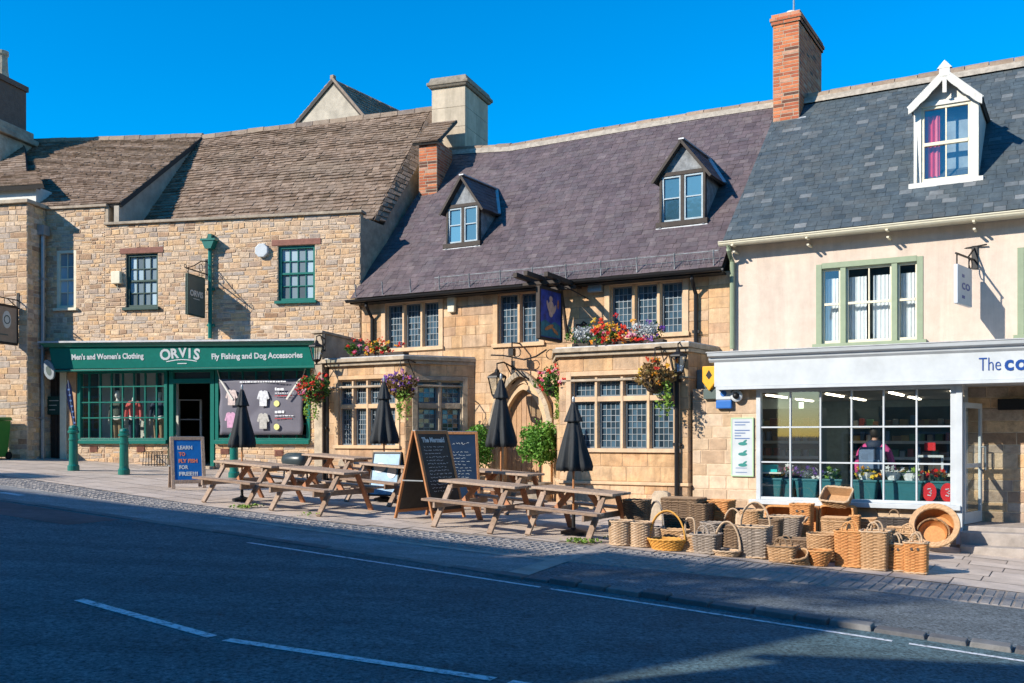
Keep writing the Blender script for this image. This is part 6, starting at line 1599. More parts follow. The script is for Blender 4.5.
def weave(mb, w, d, h, taper, rnd_, z0=0.0, bulge=0.0, stake=.05, row=.022, amp=.006, inner=True, base=True, stripes=None):
    """woven wall: a backing sheet with every strand bowing out over alternate stakes"""
    n = max(10, int(2*(w+d)*.9/stake)//2*2); m = max(4, int(h/row)); out = per(w, d, rnd_, n*2)
    N2 = n*2; tn = [random.random() for _ in range(m+1)]; cn = [random.random() for _ in range(n)]
    def pt(i, v, off):
        x, y = out[i % N2]; s = taper + (1-taper)*v + bulge*math.sin(math.pi*v); l = math.hypot(x, y) or 1
        return (x*s + x/l*off, y*s + y/l*off, z0 + h*v)
    for off in ((-.004,) + ((-.016,) if inner else ())):
        vs = [pt(i, j/4, off) for j in range(5) for i in range(N2)]
        mb.add(vs, [(j*N2+i, j*N2+(i+1) % N2, (j+1)*N2+(i+1) % N2, (j+1)*N2+i) for j in range(4) for i in range(N2)], .12, 0)
    for j in range(m):
        v0, v1 = (j+.06)/m, (j+.94)/m
        for i in range(n):
            if (i + j) % 2: continue
            if stripes: t = .1 + .75*((i//stripes) % 2) + random.uniform(-.15,.15)
            else: t = (.4*tn[j] + .25*cn[i] + .35*random.random()) * (1.0 if i % 2 else .45)
            vm = (v0+v1)/2; c = 2*i
            row_ = []
            for (q, o) in ((c-1.35,-.004),(c-.45,amp),(c+.45,amp),(c+1.35,-.004)):
                a = math.floor(q); fr_ = q - a
                for v, k in ((v0,-.002),(vm,amp*.6),(v1,-.002)):
                    A_ = Vector(pt(a, v, o+k)); B2 = Vector(pt(a+1, v, o+k)); row_.append(A_.lerp(B2, fr_))
            mb.add(row_, [(k*3+l, (k+1)*3+l, (k+1)*3+l+1, k*3+l+1) for k in range(3) for l in range(2)], clamp(t,0,1), 0)
    if base:
        vs = [(x*taper*.98, y*taper*.98, z0+.012) for x, y in out]; mb.add(vs, [tuple(range(N2))], .3, 0)
def rim(mb, w, d, z, rnd_, r=.014, t=.5, s=1.0, twist=True):
    o = per(w*s, d*s, rnd_, max(16, int((w+d)*2/.05)))
    mb.tube([(x, y, z + (.004 if i % 2 else -.004 if twist else 0)) for i, (x, y) in enumerate(o)], r, 6, t, closed=True)
def hoop(mb, w, z0, h, r=.012, axis='x', y=0, t=.6, sq=1.0, n=14):
    pts = []
    for k in range(n+1):
        a = math.pi*k/n; c, s = math.cos(a), math.sin(a); c = math.copysign(abs(c)**sq, c); s = abs(s)**sq
        p = (w/2*c, y, z0 + h*s); pts.append(p if axis == 'x' else (p[1], p[0], p[2]))
    mb.tube(pts, r, 6, t)
BASKET_GROUP = 'wicker baskets laid out before the grocery'
def basket(label, px, py, w, d, h, col, taper=.85, rnd_=6, handle=None, rz=0, lift=0, name='wicker_basket', lid=False, stripes=None, bulge=0, rows=.019, tilt=None, hm=None, slots=False, dy=0, cat='basket'):
    w *= 1.03; d *= 1.03; h *= 1.05
    q = gpt(px, py); q.z += .012 + lift
    x, y = P.inv(q.x, q.y); y += d/2*.9 + dy; x = P.X(px, y)
    p = P.w(x, y, G(x, y) + .012 + lift)
    t = thing(name, label, cat, p, P.a + rz, BASKET_GROUP)
    if tilt: t.rotation_euler = (tilt[0], tilt[1], P.a + rz)
    k = M['wk_'+col]; hk = M['wk_'+(hm or col)]
    mb = MB(); weave(mb, w, d, h, taper, rnd_, bulge=bulge, row=rows, stripes=stripes); mb.build('body', k, t)
    mb = MB(); rim(mb, w, d, h, rnd_); rim(mb, w*taper, d*taper, .012, rnd_, .011); mb.build('rim', hk, t)
    if lid:
        mb = MB(); weave(mb, w*1.02, d*1.02, .035, 1.0, rnd_, z0=h+.012, inner=False, base=False); o = per(w*1.02, d*1.02, rnd_, 28); mb.add([(a, b, h+.047) for a, b in o], [tuple(range(28))], .5)
        for i in range(9): mb.tube([(-w*.48, -d*.4+d*.8*i/8, h+.052), (w*.48, -d*.4+d*.8*i/8, h+.052)], .012, 5, random.random())
        mb.build('lid', k, t)
    if handle == 'arch': mb = MB(); hoop(mb, w*.96, h, h*.8 if h > .3 else .42, .013); hoop(mb, w*.93, h, (h*.8 if h > .3 else .42)-.015, .010, y=.02); mb.build('handle', hk, t)
    elif handle == 'square': mb = MB(); hoop(mb, w*.6, h, .26, .013, sq=.5); mb.build('handle', hk, t)
    elif handle == 'ears':
        for s in (-1, 1): mb = MB(Matrix.Translation((s*w*.5,0,h*.72)) @ Matrix.Rotation(s*R(35),4,'Y')); hoop(mb, d*.5, 0, .13, .012, 'y'); mb.build('handle', hk, t)
    elif handle == 'pair':
        for s in (-1, 1): mb = MB(); hoop(mb, w*.42, h, .13, .011, y=s*d*.42); mb.build('handle', hk, t)
    elif handle == 'top': mb = MB(); hoop(mb, w*.3, h+.05, .09, .012); mb.build('handle', M['wk_brown'], t)
    if slots:
        mb = MB()
        for s in (-1, 1): mb.prism(ell(s*w*.13, h*.8, w*.055, .022), -d/2-.012, -d/2+.02, 'y')
        mb.build('hand_hole', M['wk_dark'], t)
    return t
B_ = basket
B_('round pale striped log basket at the left end of the display', 621, 547, .36,.36,.34,'pale',.9,2.2,stripes=2)
B_('round pale striped log basket, second from the left in front', 641, 548.5, .37,.37,.34,'pale',.9,2.2,stripes=2)
B_('tall brown striped basket rising behind the two pale log baskets', 637, 541, .40,.40,.58,'brown',.8,3,stripes=2)
B_('flat yellow trug with a tall hooped handle', 667, 552.5, .56,.40,.15,'yellow',.75,2,'arch',name='wicker_trug')
B_('small grey-white hooped basket tucked behind the yellow trug', 656, 541, .26,.22,.18,'grey',.8,2.4,'arch')
B_('shallow dark oval basket behind the yellow trug handle', 672, 540, .4,.3,.14,'brown',.8,2.2)
B_('large square grey-brown hamper beside the drainpipe', 684, 539, .62,.52,.55,'brown',.92,9,lid=True)
B_('deep brown hamper wedged against the tall orange one', 701, 541, .34,.5,.54,'brown',.95,9)
B_('tall orange laundry basket with hand holes, left of the hooped cave', 719, 540, .46,.42,.58,'orange',.84,7,slots=True)
B_('small upright tan basket with a long square handle', 690, 553, .24,.2,.22,'buff',.95,6,'square',hm='pale')
B_('rectangular grey-buff basket between the small handled one and the tray', 706, 555, .40,.34,.26,'grey',.88,7,'pair')
# pet cave on its side
t = B_('dark hooped pet basket opening like a cave', 744, 539, .46,.46,.16,'dark',.95,5,name='pet_basket')
mb = MB()
for k in range(9):
    y_ = -.2 + k*.05; hoop(mb, .46, .12, .34, .013 if k else .02, y=y_, t=random.random(), sq=.6)
for k in range(13):
    a = math.pi*(k+.5)/13; c, s = math.cos(a), math.sin(a); c = math.copysign(abs(c)**.6, c); mb.tube([(.23*c,-.2,.12+.34*s**.6),(.23*c,.2,.12+.34*s**.6)], .012, 5, random.random())
mb.build('hood', M['wk_dark'], t)
mb = MB(); hoop(mb, .47, .05, .43, .02, y=-.215, sq=.6); mb.build('front_hoop', M['wk_grey'], t)
B_('white-rimmed flat tray basket with a thin hoop handle', 733, 544, .36,.3,.1,'pale',.85,2.5,'arch',lift=.0,name='wicker_tray',dy=.1)
B_('pinkish flower trug lying low with a bowed handle', 727, 558, .40,.3,.07,'pale',.8,2.2,'arch',name='wicker_trug')
B_('brown lidded basket half hidden behind the pink trug', 732, 551, .3,.26,.27,'brown',.9,5,lid=True,dy=.2)
B_('square grey shopping basket with a tall pale hoop handle', 755, 559.5, .44,.34,.42,'grey',.9,7,'arch',hm='pale',rows=.021)
B_('round tan basket peeping over the grey shopping basket', 752, 548, .34,.3,.5,'buff',.85,2.2,dy=.25)
# open-fronted wicker crates used as shelves
def crate(label, px0, px1, py, z1py, y, d, col='orange'):
    x0, x1 = P.X(px0, y), P.X(px1, y); gz = min(G(x0, y), G(x1, y)) + .012; zt = P.Z((px0+px1)/2, z1py, y); w = x1-x0; h = zt-gz
    t = thing('wicker_crate', label, 'crate', P.w((x0+x1)/2, y, gz), P.a, 'open wicker crates under the shop window')
    m = Matrix.Translation((0, d, h/2)) @ Matrix.Rotation(R(90),4,'X')
    mb = MB(m); weave(mb, w, h, d, .98, 10, row=.03); mb.build('body', M['wk_'+col], t)
    mb = MB(m); rim(mb, w, h, d, 10, .022); mb.build('rim', M['wk_'+col], t); return t
crate('open orange wicker crate on its side, left one under the shop window', 766, 817, 535, 506.5, -1.75, .42)
crate('open orange wicker crate on its side, below the tilted tray basket', 820, 853, 535, 506, -1.75, .42)
B_('orange square hamper standing inside the left open crate', 802, 537, .36,.3,.52,'orange',.92,8,slots=True,dy=-.1)
B_('flared grey basket with ear handles before the left crate', 787, 541, .52,.36,.36,'grey',.72,6,'ears',hm='pale')
B_('low brown basket lying under the flared grey one', 797, 552, .5,.36,.16,'brown',.85,4)
B_('brown oblong basket with a cut handle at the front', 783, 564.5, .40,.3,.22,'buff',.85,5,'pair',hm='brown')
t = B_('little buff basket tipped towards the road', 803, 566, .24,.2,.18,'buff',.85,3,tilt=(R(38),R(-12)))
B_('round buff basket behind the orange bowl', 824, 563, .46,.44,.36,'buff',.85,2.2,bulge=.05)
B_('small orange bowl basket at the front', 819, 568, .34,.32,.2,'orange',.6,2,bulge=.08)
B_('brown oblong basket leaning behind the grey square shopping basket', 771, 549, .34,.3,.40,'brown',.9,6,dy=.1)
B_('buff hamper behind the round buff basket and the orange bowl', 836, 549, .40,.34,.40,'buff',.92,8,lid=True)
B_('grey round basket between the deep brown hamper and the handled one', 712, 549, .34,.32,.34,'grey',.85,2.3,dy=.1)
B_('low buff tray basket before the drainpipe hamper', 676, 546, .42,.3,.2,'buff',.85,4,dy=.05)
B_('tan square basket behind the narrow bottle baskets', 907, 560, .34,.28,.36,'buff',.9,7,'pair')
B_('small brown square basket between the two tall front baskets and the bottle ones', 884, 562, .28,.24,.42,'brown',.92,7,dy=.1)
# tray on the window ledge
zs = P.Z(838, 504, -1.6)
t = thing('wicker_tray', 'deep tilted tray basket on top of the crate against the window', 'basket', P.w(P.X(838,-1.62), -1.62, zs+.04), P.a, BASKET_GROUP); t.rotation_euler = (R(38), R(3), P.a + R(-8))
mb = MB(); weave(mb, .50, .38, .17, .85, 8); mb.build('body', M['wk_buff'], t); mb = MB(); rim(mb, .50, .38, .17, 8, .018); mb.build('rim', M['wk_pale'], t)
B_('square orange hamper behind the two tall front ones', 864, 541, .44,.3,.30,'buff',.95,9,lid=True)
B_('little orange box basket perched beside the crate', 855, 541, .16,.16,.40,'orange',.95,9,dy=-.15)
B_('tall square orange basket, first of the four in the front row', 850, 568.5, .38,.32,.47,'orange',.92,8,'pair',rows=.021)
B_('tall square orange basket, second of the four with a looped top handle', 875, 571.5, .37,.32,.50,'buff',.9,8,'pair',hm='pale',rows=.021)
B_('narrow orange bottle basket with hand holes, third of the four', 896.5, 572.5, .26,.22,.36,'orange',.95,9,'pair',slots=True,hm='pale')
B_('narrow orange bottle basket with hand holes, right end of the front row', 916, 575, .30,.24,.40,'orange',.95,9,'pair',slots=True,hm='pale')
# picnic case with raised lid
t = B_('open dark picnic case standing upright behind the bottle baskets', 894, 546, .48,.12,.42,'dark',1.0,10,'top',rows=.021)
B_('pale square basket leaning on the dark picnic case', 899, 549, .34,.12,.32,'buff',.97,9,dy=-.02)
# big round log basket with a nested one, tipped on its side towards the street
x_, y_ = P.X(935, -2.0), -2.0; gz = G(x_, y_) + .012
for lab, r, h, off in (('huge round wicker basket tipped up to show its inside', .345, .23, 0), ('smaller round basket nested inside the huge tipped one', .225, .12, .05)):
    t = thing('wicker_basket', lab, 'basket', P.w(x_, y_, gz), P.a, BASKET_GROUP)
    t.location.z += .36; t.rotation_euler = (R(62), R(0), P.a + R(2))
    z0 = -.12 + off
    mb = MB(); weave(mb, r*2, r*2, h, .78, 2, z0=z0, bulge=.05, row=.03, stake=.06, amp=.009); mb.build('body', M['wk_orange'], t)
    mb = MB()
    for k in range(3): rim(mb, r*2+.03-.05*k*(off == 0), r*2+.03-.05*k*(off == 0), z0+h+.01, 2, .024 if off == 0 else .015)
    mb.build('rim', M['wk_buff'], t)
    if off: t.location = t.location + (t.rotation_euler.to_matrix() @ Vector((-.02,-.10,0)))
# ------------------------------------------------------------------ people and shop dummies
def skin(name, verts, edges, radii, m, parent, root=0, sub=2):
    me = bpy.data.meshes.new(name); me.from_pydata([Vector(v) for v in verts], edges, []); me.materials.append(m)
    o = bpy.data.objects.new(name, me); COL.objects.link(o); o.parent = parent
    md = o.modifiers.new('skin', 'SKIN'); md.use_smooth_shade = True
    for i, r_ in enumerate(radii):
        sv = me.skin_vertices[0].data[i]; sv.radius = r_ if isinstance(r_, tuple) else (r_, r_); sv.use_root = (i == root)
    sb = o.modifiers.new('sub', 'SUBSURF'); sb.levels = sub; sb.render_levels = sub
    return o
def chain(verts, edges, radii, start, pts):
    last = start
    for p, r_ in pts:
        verts.append(p); radii.append(r_)
        if last is not None: edges.append((last, len(verts)-1))
        last = len(verts)-1
    return last
def hand(v, e, r, wrist, w, d, side, s=1.0):
    """palm, four fingers of unequal length and a thumb; d = direction of the hand"""
    w = Vector(w); d = Vector(d).normalized(); across = Vector((0,1,0)); across = (across - d*across.dot(d)).normalized()
    palm = chain(v, e, r, wrist, [(w + d*.05*s, (.034*s,.018*s))])
    for k, (o_, L) in enumerate(((-.030,.062),(-.010,.074),(.011,.070),(.031,.055))):
        b = w + d*.092*s + across*o_*s; curl = Vector((-side*.35,0,0))
        chain(v, e, r, palm, [(b, .0095*s), (b + (d+curl*.5)*L*.5*s, .0085*s), (b + (d+curl)*L*s, .007*s)])
    chain(v, e, r, palm, [(w + d*.03*s - across*.042*s, .011*s), (w + d*.075*s - across*.055*s, .009*s)])
def head(parent, c, m, hairm=None, facing=1, s=1.0, cap=None):
    cx, cy, cz = c
    mb = MB(Matrix.Translation(c) @ Matrix.Scale(s, 4))
    prof = [(.0,-.125),(.045,-.118),(.062,-.09),(.070,-.04),(.076,.0),(.078,.04),(.070,.08),(.048,.105),(.0,.118)]
    vs = []; seg = 20
    for (r_, z) in prof:
        for k in range(seg):
            a = 2*math.pi*k/seg; x = r_*math.cos(a); y = r_*1.22*math.sin(a)
            f = math.sin(a)*facing
            if f > .8:                                       # nose, brow, eye sockets, mouth, chin
                if abs(z+.04) < .01: y += facing*.016
                if abs(z) < .001: y -= facing*.006
                if abs(z+.118) < .002: y += facing*.012
            vs.append((x, y, z))
    n = len(prof)
    mb.add(vs, [(i*seg+k, i*seg+(k+1) % seg, (i+1)*seg+(k+1) % seg, (i+1)*seg+k) for i in range(n-1) for k in range(seg)])
    for s_ in (-1, 1): mb.lathe([(.004,-.03),(.018,-.012),(.02,.01),(.006,.03)], (s_*.078, 0, -.01), 8, sx=.5)
    h = mb.build('head', m, parent, smooth=True)
    ey = MB(Matrix.Translation(c) @ Matrix.Scale(s, 4))
    for s_ in (-1, 1): ey.lathe([(.001,-.006),(.011,0),(.001,.006)], (s_*.03, facing*.083, .004), 8)
    ey.build('eyes', M['black'], h)
    mt = MB(Matrix.Translation(c) @ Matrix.Scale(s, 4)); mt.box(-.022,.022,min(facing*.082,facing*.086),max(facing*.082,facing*.086),-.074,-.066); mt.build('mouth', M['lintelred'], h)
    if hairm:
        hb = MB(Matrix.Translation(c) @ Matrix.Scale(s, 4))
        hb.lathe([(.055,-.10),(.083,-.06),(.090,.0),(.088,.05),(.074,.095),(.04,.125),(.0,.132)], (0, -facing*.014, 0), 18, sx=1, sy=1.14); hb.build('hair', hairm, h, smooth=True)
    if cap:
        hb = MB(Matrix.Translation(c) @ Matrix.Scale(s, 4))
        hb.lathe([(.092,.045),(.09,.08),(.07,.12),(.02,.14),(.0,.142)], (0,0,0), 18, sy=1.18); hb.box(-.07,.07,*sorted((facing*.08,facing*.19)),.042,.055); hb.build('cap', cap, h, smooth=True)
    return h
def figure(parent, cloth, skinm, trouser, face, arms, lean=0.0, s=1.0, name='body'):
    """a standing body, one continuous surface; clothing as skins of its own over it"""
    S = lambda x, y, z: (x*s, (y + lean*max(0, z-.95))*s, z*s)
    core = [(S(0,0,.93),(.155,.10)),(S(0,0,1.08),(.135,.095)),(S(0,0,1.25),(.165,.11)),(S(0,0,1.38),(.16,.10)),(S(0,0,1.47),(.07,.065)),(S(0,face*.01,1.54),(.055,.058)),(S(0,face*.015,1.60),(.05,.055))]
    v, e, r = [], [], []
    chain(v, e, r, None, core)
    for sd in (-1, 1):
        sh, el, wr = arms[0 if sd < 0 else 1]
        w = chain(v, e, r, 3, [(S(sd*.16,0,1.41),.062),(S(sd*sh[0],sh[1],sh[2]),.055),(S(sd*el[0],el[1],el[2]),.043),(S(sd*wr[0],wr[1],wr[2]),.028)])
        dv = Vector(S(sd*wr[0],wr[1],wr[2])) - Vector(S(sd*el[0],el[1],el[2]))
        hand(v, e, r, w, S(sd*wr[0],wr[1],wr[2]), dv, sd, s)
        chain(v, e, r, 0, [(S(sd*.095,0,.86),.092),(S(sd*.10,0,.50),.062),(S(sd*.10,-face*.01,.30),.058),(S(sd*.10,-face*.02,.08),.042),(S(sd*.10,face*.10,.035),.036)])
    b = skin(name, v, e, [tuple(q*s for q in k) if isinstance(k, tuple) else k*s for k in r], skinm, parent)
    v, e, r = [], [], []
    chain(v, e, r, None, [(p, (k[0]*1.12+.012, k[1]*1.18+.012)) for p, k in core[:4]] + [(core[4][0], (.085,.08))])
    for sd in (-1, 1):
        sh, el, wr = arms[0 if sd < 0 else 1]
        chain(v, e, r, 3, [(S(sd*.16,0,1.41),.082),(S(sd*sh[0],sh[1],sh[2]),.072),(S(sd*el[0],el[1],el[2]),.06),(S(sd*wr[0],wr[1],wr[2]),.045)])
    skin('jacket', v, e, [tuple(q*s for q in k) if isinstance(k, tuple) else k*s for k in r], cloth, parent)
    if trouser:
        v, e, r = [], [], []
        chain(v, e, r, None, [(S(0,0,.96),(.165,.115))])
        for sd in (-1, 1): chain(v, e, r, 0, [(S(sd*.098,0,.86),.105),(S(sd*.10,0,.50),.078),(S(sd*.10,-face*.01,.28),.074),(S(sd*.10,-face*.02,.10),.066)])
        skin('trousers', v, e, [tuple(q*s for q in k) if isinstance(k, tuple) else k*s for k in r], trouser, parent)
    return S
M['skin'] = mat('skin', (.42,.22,.15), .55, var=.1); M['hair'] = mat('dark_hair', (.02,.014,.01), .6, var=.3)
M['pink'] = mat('pink_sleeve', (.55,.06,.22), .8, var=.15); M['bag'] = mat('slate_bag', (.11,.16,.25), .7, var=.2); M['jean'] = mat('dark_jeans', (.02,.03,.06), .85, var=.2)
x_, y_ = P.X(874, YS+.85), YS+.85
t = thing('person', 'person seen from behind through the grocery window in a pink top with a slate backpack', 'person', P.w(x_, y_, .12), P.a)
figure(t, M['pink'], M['skin'], M['jean'], 1, (((.24,.0,1.34),(.30,.05,1.08),(.30,.16,.86)),((.24,.0,1.34),(.31,.04,1.08),(.33,.12,.84))), lean=.10)
head(t, (0,.095,1.69), M['skin'], M['hair'], 1)
mb = MB(); mb.lathe([(.11,.0),(.125,.05),(.12,.12),(.07,.16)], (0,.03,1.38), 18, sx=1.25, sy=.95); mb.build('scarf', M['navy'], t, smooth=True)
mb = MB(); mb.box(-.215,.215,-.30,-.11,.98,1.42); bg = mb.build('backpack', M['bag'], t, bevel=.05)
mb = MB(); mb.box(-.16,.16,-.35,-.30,1.02,1.2); mb.build('pocket', M['bag'], bg, bevel=.025)
mb = MB(); mb.box(.05,.09,-.312,-.30,.99,1.42); mb.build('bag_strap', M['navy'], bg)
# shop dummies
M['dummy'] = mat('dummy_white', (.75,.7,.66), .5, var=.05); M['tweed'] = mat('tweed', (.09,.10,.08), .9, var=.4, nscale=40); M['coral'] = mat('coral_jacket', (.62,.10,.09), .8, var=.15); M['tan'] = mat('tan_cloth', (.30,.2,.11), .9, var=.2)
for (px_, lab, cl, tr, hd, z_) in ((118,'shop mannequin in a dark tweed jacket at the window centre','tweed','tan','dummy',1.32),(134,'headless shop dummy in a coral red jacket','coral','navy',None,1.30),(159,'shop mannequin with a dark cap and navy coat nearest the door','navy','tan','dummy',1.34)):
    y_ = .25; x_ = O.X(px_, y_)
    t = thing('mannequin', lab, 'mannequin', O.w(x_, y_, 1.6), O.a, 'dressed dummies in the outfitters window')
    s_ = .80; zz = -.72 if hd else -.62
    sub = ((.23,0,1.32),(.27,-.02,1.08),(.28,-.06,.86)); 
    figure(t, M[cl], M['dummy'], M[tr], -1, (sub, sub), 0, .80, 'body')
    if hd: head(t, (0,-.012,1.36), M['dummy'], None if z_ < 1.33 else None, -1, .86, M['tweed'] if z_ > 1.33 else None)
    for ch_ in [k for k in bpy.data.objects if k.parent == t]:
        ch_.location.z -= .12                               # the dummies stand on the low floor behind the window bed
# small goods in the outfitters window
rnd = random.Random(4)
GC = [(.6,.6,.58),(.05,.2,.4),(.5,.3,.1),(.02,.25,.18),(.5,.06,.05),(.1,.1,.12)]
for i, c in enumerate(GC): M['goods%d' % i] = mat('goods_%s' % 'abcdef'[i], c, .5, var=.2)
base = []
for i in range(6):
    mb = MB(); w, d, h = ((.10,.06,.16),(.14,.08,.10),(.07,.07,.2),(.16,.1,.08),(.09,.05,.22),(.12,.1,.14))[i]; mb.box(-w/2,w/2,-d/2,d/2,0,h); o = mb.build('folded_goods', M['goods%d' % i], bevel=.01); base.append(o)
gi = 0
def put(src, name, label, cat, grp, loc, rz):
    global gi
    if src.get('used'): o = src.copy(); COL.objects.link(o)
    else: o = src; src['used'] = 1
    if 'used' in o.keys() and o is not src: del o['used']
    o.name = name; o.location = loc; o.rotation_euler = (0,0,rz); tag(o, label, cat, grp); return o
for k in range(10):
    x_ = O.X(138 + k*3.0, .45); y_ = .38 + .12*(k % 3)
    put(base[(0,3,1,5,0,2,3,4,0,5)[k]], 'folded_goods', 'small boxed or folded item at the foot of the mannequins by the door', 'shop goods', 'small goods on the outfitters window bed', O.w(x_, y_, 1.6), O.a + rnd.uniform(-.4,.4))
# pale display rack inside the open door
t = thing('display_rack', 'pale open metal rack standing inside the shop doorway', 'rack', O.w(O.X(190,1.3), 1.3, .98), O.a + R(25))
mb = MB()
for a in (-.28,.28): 
    for b in (-.16,.16): mb.bar((a,b,0),(a,b,1.75),.035,.035)
mb.build('post', M['white'], t)
mb = MB()
for z in (.1,.65,1.2,1.72): mb.box(-.30,.30,-.18,.18,z,z+.025)
mb.build('shelf', M['greypanel'], t)
# ------------------------------------------------------------------ grocery interior
M['teal'] = mat('teal_bucket', (.025,.13,.15), .4, var=.1)
mb = CB.mb(); mb.box(wx0,wx1,YS+.09,YS+.62,wz0-.1,wz0-.02); mb.build('window_bed', M['offwhite'], CB.root)
FLW = [('fl_orange','fl_yellow','orange and yellow'),('fl_pink','fl_white','pink and white'),('fl_purple','fl_white','purple and white'),('leaf_lime','fl_white','pale green'),('fl_yellow','fl_orange','yellow and cream'),('fl_white','leaf_silver','silvery white'),('fl_white','leaf_lime','white and lime'),('fl_red','fl_orange','red and orange')]
ORD = ['first','second','third','fourth','fifth','sixth','seventh','eighth']
for i, px_ in enumerate((773,787,808,832,866,894,911,938)):
    y_ = YS + .36 + (.05 if i % 2 else 0); x_ = P.X(px_, y_); w = .20 if i != 1 else .14; rnd = random.Random(50+i)
    t = thing('flower_bucket', 'teal plastic flower bucket in the grocery window, %s from the left' % ORD[i], 'bucket', P.w(x_, y_, wz0-.02), P.a, 'teal buckets along the grocery window')
    mb = MB(); mb.hexa([(-w*.8,-w*.7,0),(w*.8,-w*.7,0),(w*.8,w*.7,0),(-w*.8,w*.7,0),(-w,-w*.8,.38),(w,-w*.8,.38),(w,w*.8,.38),(-w,w*.8,.38)]); mb.build('bucket', M['teal'], t, bevel=.02)
    mb = MB(); mb.box(-w-.015,w+.015,-w*.8-.015,w*.8+.015,.36,.40); mb.build('rim', M['teal'], t, bevel=.012)
    a_, b_, nm = FLW[i]
    t = thing('bouquet', '%s wrapped bouquet in the %s window bucket' % (nm, ORD[i]), 'bouquet', P.w(x_, y_, wz0+.36), P.a, 'bouquets in the grocery window')
    f = MB(); leaf_ball(f, (0,0,.1), (.15,.11,.10), 90, .08, rnd, .2); f.build('foliage', M['leaf'], t, normals=False)
    for k, (m_, n_) in enumerate(((a_, 17), (b_, 9))):
        mb = MB()
        for _ in range(n_): flower(mb, (rnd.gauss(0,.10), rnd.gauss(-.05,.06), .13+rnd.gauss(0,.05)), .09, rnd.random(), 0, rnd)
        mb.build('flower', M[m_], t, normals=False)
    mb = MB(); mb.lathe([(.06,-.06),(.12,.06),(.17,.15)], (0,0,0), 10); mb.f = [q for q in mb.f if len(q) == 4]; mb.t = mb.t[:len(mb.f)]; mb.m = mb.m[:len(mb.f)]; mb.build('wrapping', M['curtain'] if i in (4,5,6) else M['lampglass'], t)
for i, px_ in enumerate((929.5, 947.5)):
    x_ = P.X(px_, YS+.1)
    t = MB(); t.prism([(.11*math.cos(R(15*k)), .16*math.sin(R(15*k))) for k in range(24)], -.006, .006, 'y')
    o = tag(t.build('price_disc', M['red'], None, loc=P.w(x_, YS+.1, wz0+.2), rotz=P.a), 'red oval price disc with white figure, %s of the two at the window foot' % ('left','right')[i], 'price sign', 'red oval price discs')
    mb = MB(); mb.tube([(-.03,-.008,.05),(.02,-.008,.06),(.03,-.008,.02),(-.005,-.008,0),(.03,-.008,-.02),(.02,-.008,-.06),(-.03,-.008,-.05)], .011, 5); mb.build('figure', M['white'], o)
t = MB(); t.box(-.09,.09,-.01,.01,-.07,.07); tag(t.build('shelf_card', M['red'], None, loc=P.w(P.X(930,YS+.9), YS+.9, 1.55), rotz=P.a), 'small red card hanging over a white frame inside the grocery', 'price sign')
t = thing('poster_frame', 'small white framed stand inside the grocery below the red card', 'stand', P.w(P.X(930,YS+.9), YS+.9, .95), P.a)
mb = MB(); mb.box(-.22,-.18,-.01,.01,0,.45); mb.box(.18,.22,-.01,.01,0,.45); mb.box(-.18,.18,-.01,.01,.41,.45); mb.build('frame', M['white'], t); mb = MB(); mb.box(-.18,.18,0,.004,0,.41); mb.build('panel', M['chalk'], t)
t = MB(); t.box(-.16,.16,-.05,.05,0,.13); tag(t.build('turquoise_box', M.get('turq') or M.setdefault('turq', mat('turquoise', (.02,.5,.5), .4, var=.05)), None, loc=P.w(P.X(769,YS+.2), YS+.2, 1.08), rotz=P.a), 'small turquoise box in the left pane of the grocery window', 'box')
t = thing('window_ledge', 'narrow ledge carrying the turquoise box in the grocery window', 'shelf', P.w(P.X(769,YS+.2), YS+.2, 1.05), P.a); mb = MB(); mb.box(-.2,.24,-.08,.08,0,.028); mb.build('board', M['offwhite'], t)
M['shelfdark'] = mat('shelf_dark', (.07,.10,.11), .6, var=.15)
packs = []
PC = [(.34,.06,.05),(.40,.28,.1),(.08,.2,.36),(.1,.24,.14),(.42,.42,.40),(.30,.16,.08)]
for i, c in enumerate(PC):
    M['pack%d' % i] = mat('packet_%s' % 'abcdef'[i], c, .45, var=.2); mb = MB(); w, h = ((.10,.17),(.15,.12),(.08,.2),(.13,.15),(.09,.13),(.16,.11))[i]; mb.box(-w/2,w/2,-.06,.06,0,h); packs.append(mb.build('grocery_packet', M['pack%d' % i], bevel=.012))
rnd = random.Random(77)
for n_, (x0, x1, y_) in enumerate(((-2.5,-.9,1.0),(-.65,1.0,2.3),(.2,1.9,.9))):
    t = thing('shelf_unit', ('dark shelf unit of packets at the left inside the grocery','dark shelf unit of packets in the middle of the grocery, behind the person','dark shelf unit of packets at the right inside the grocery')[n_], 'shelves', P.w((x0+x1)/2, y_, .2), P.a, 'shelf units inside the grocery')
    W = (x1-x0)/2; mb = MB(); mb.box(-W,W,.28,.32,0,2.1); mb.box(-W,-W+.04,-.2,.28,0,2.1); mb.box(W-.04,W,-.2,.28,0,2.1); mb.build('frame', M['shelfdark'], t)
    for z in (.15,.5,.80,1.10,1.40,1.70):
        mb = MB(); mb.box(-W+.04,W-.04,-.2,.28,z,z+.03); sh = mb.build('shelf', M['shelfdark'], t)
        mb = MB(); mb.box(-W+.04,W-.04,-.215,-.201,z-.01,z+.045); mb.build('price_strip', M['offwhite'], sh)
        if z < .6: continue
        x_ = -W + .15
        while x_ < W - .12:
            k = rnd.randrange(6)
            p = P.w((x0+x1)/2 + x_, y_ - rnd.uniform(.02,.1), .2+z+.03)
            put(packs[k], 'grocery_packet', 'one of the small packets crowding the dark shelves inside the grocery', 'grocery', 'packets on the grocery shelves', p, P.a)
            x_ += rnd.uniform(.105,.165)
for s_ in base + packs:
    if 'used' in s_.keys(): del s_['used']
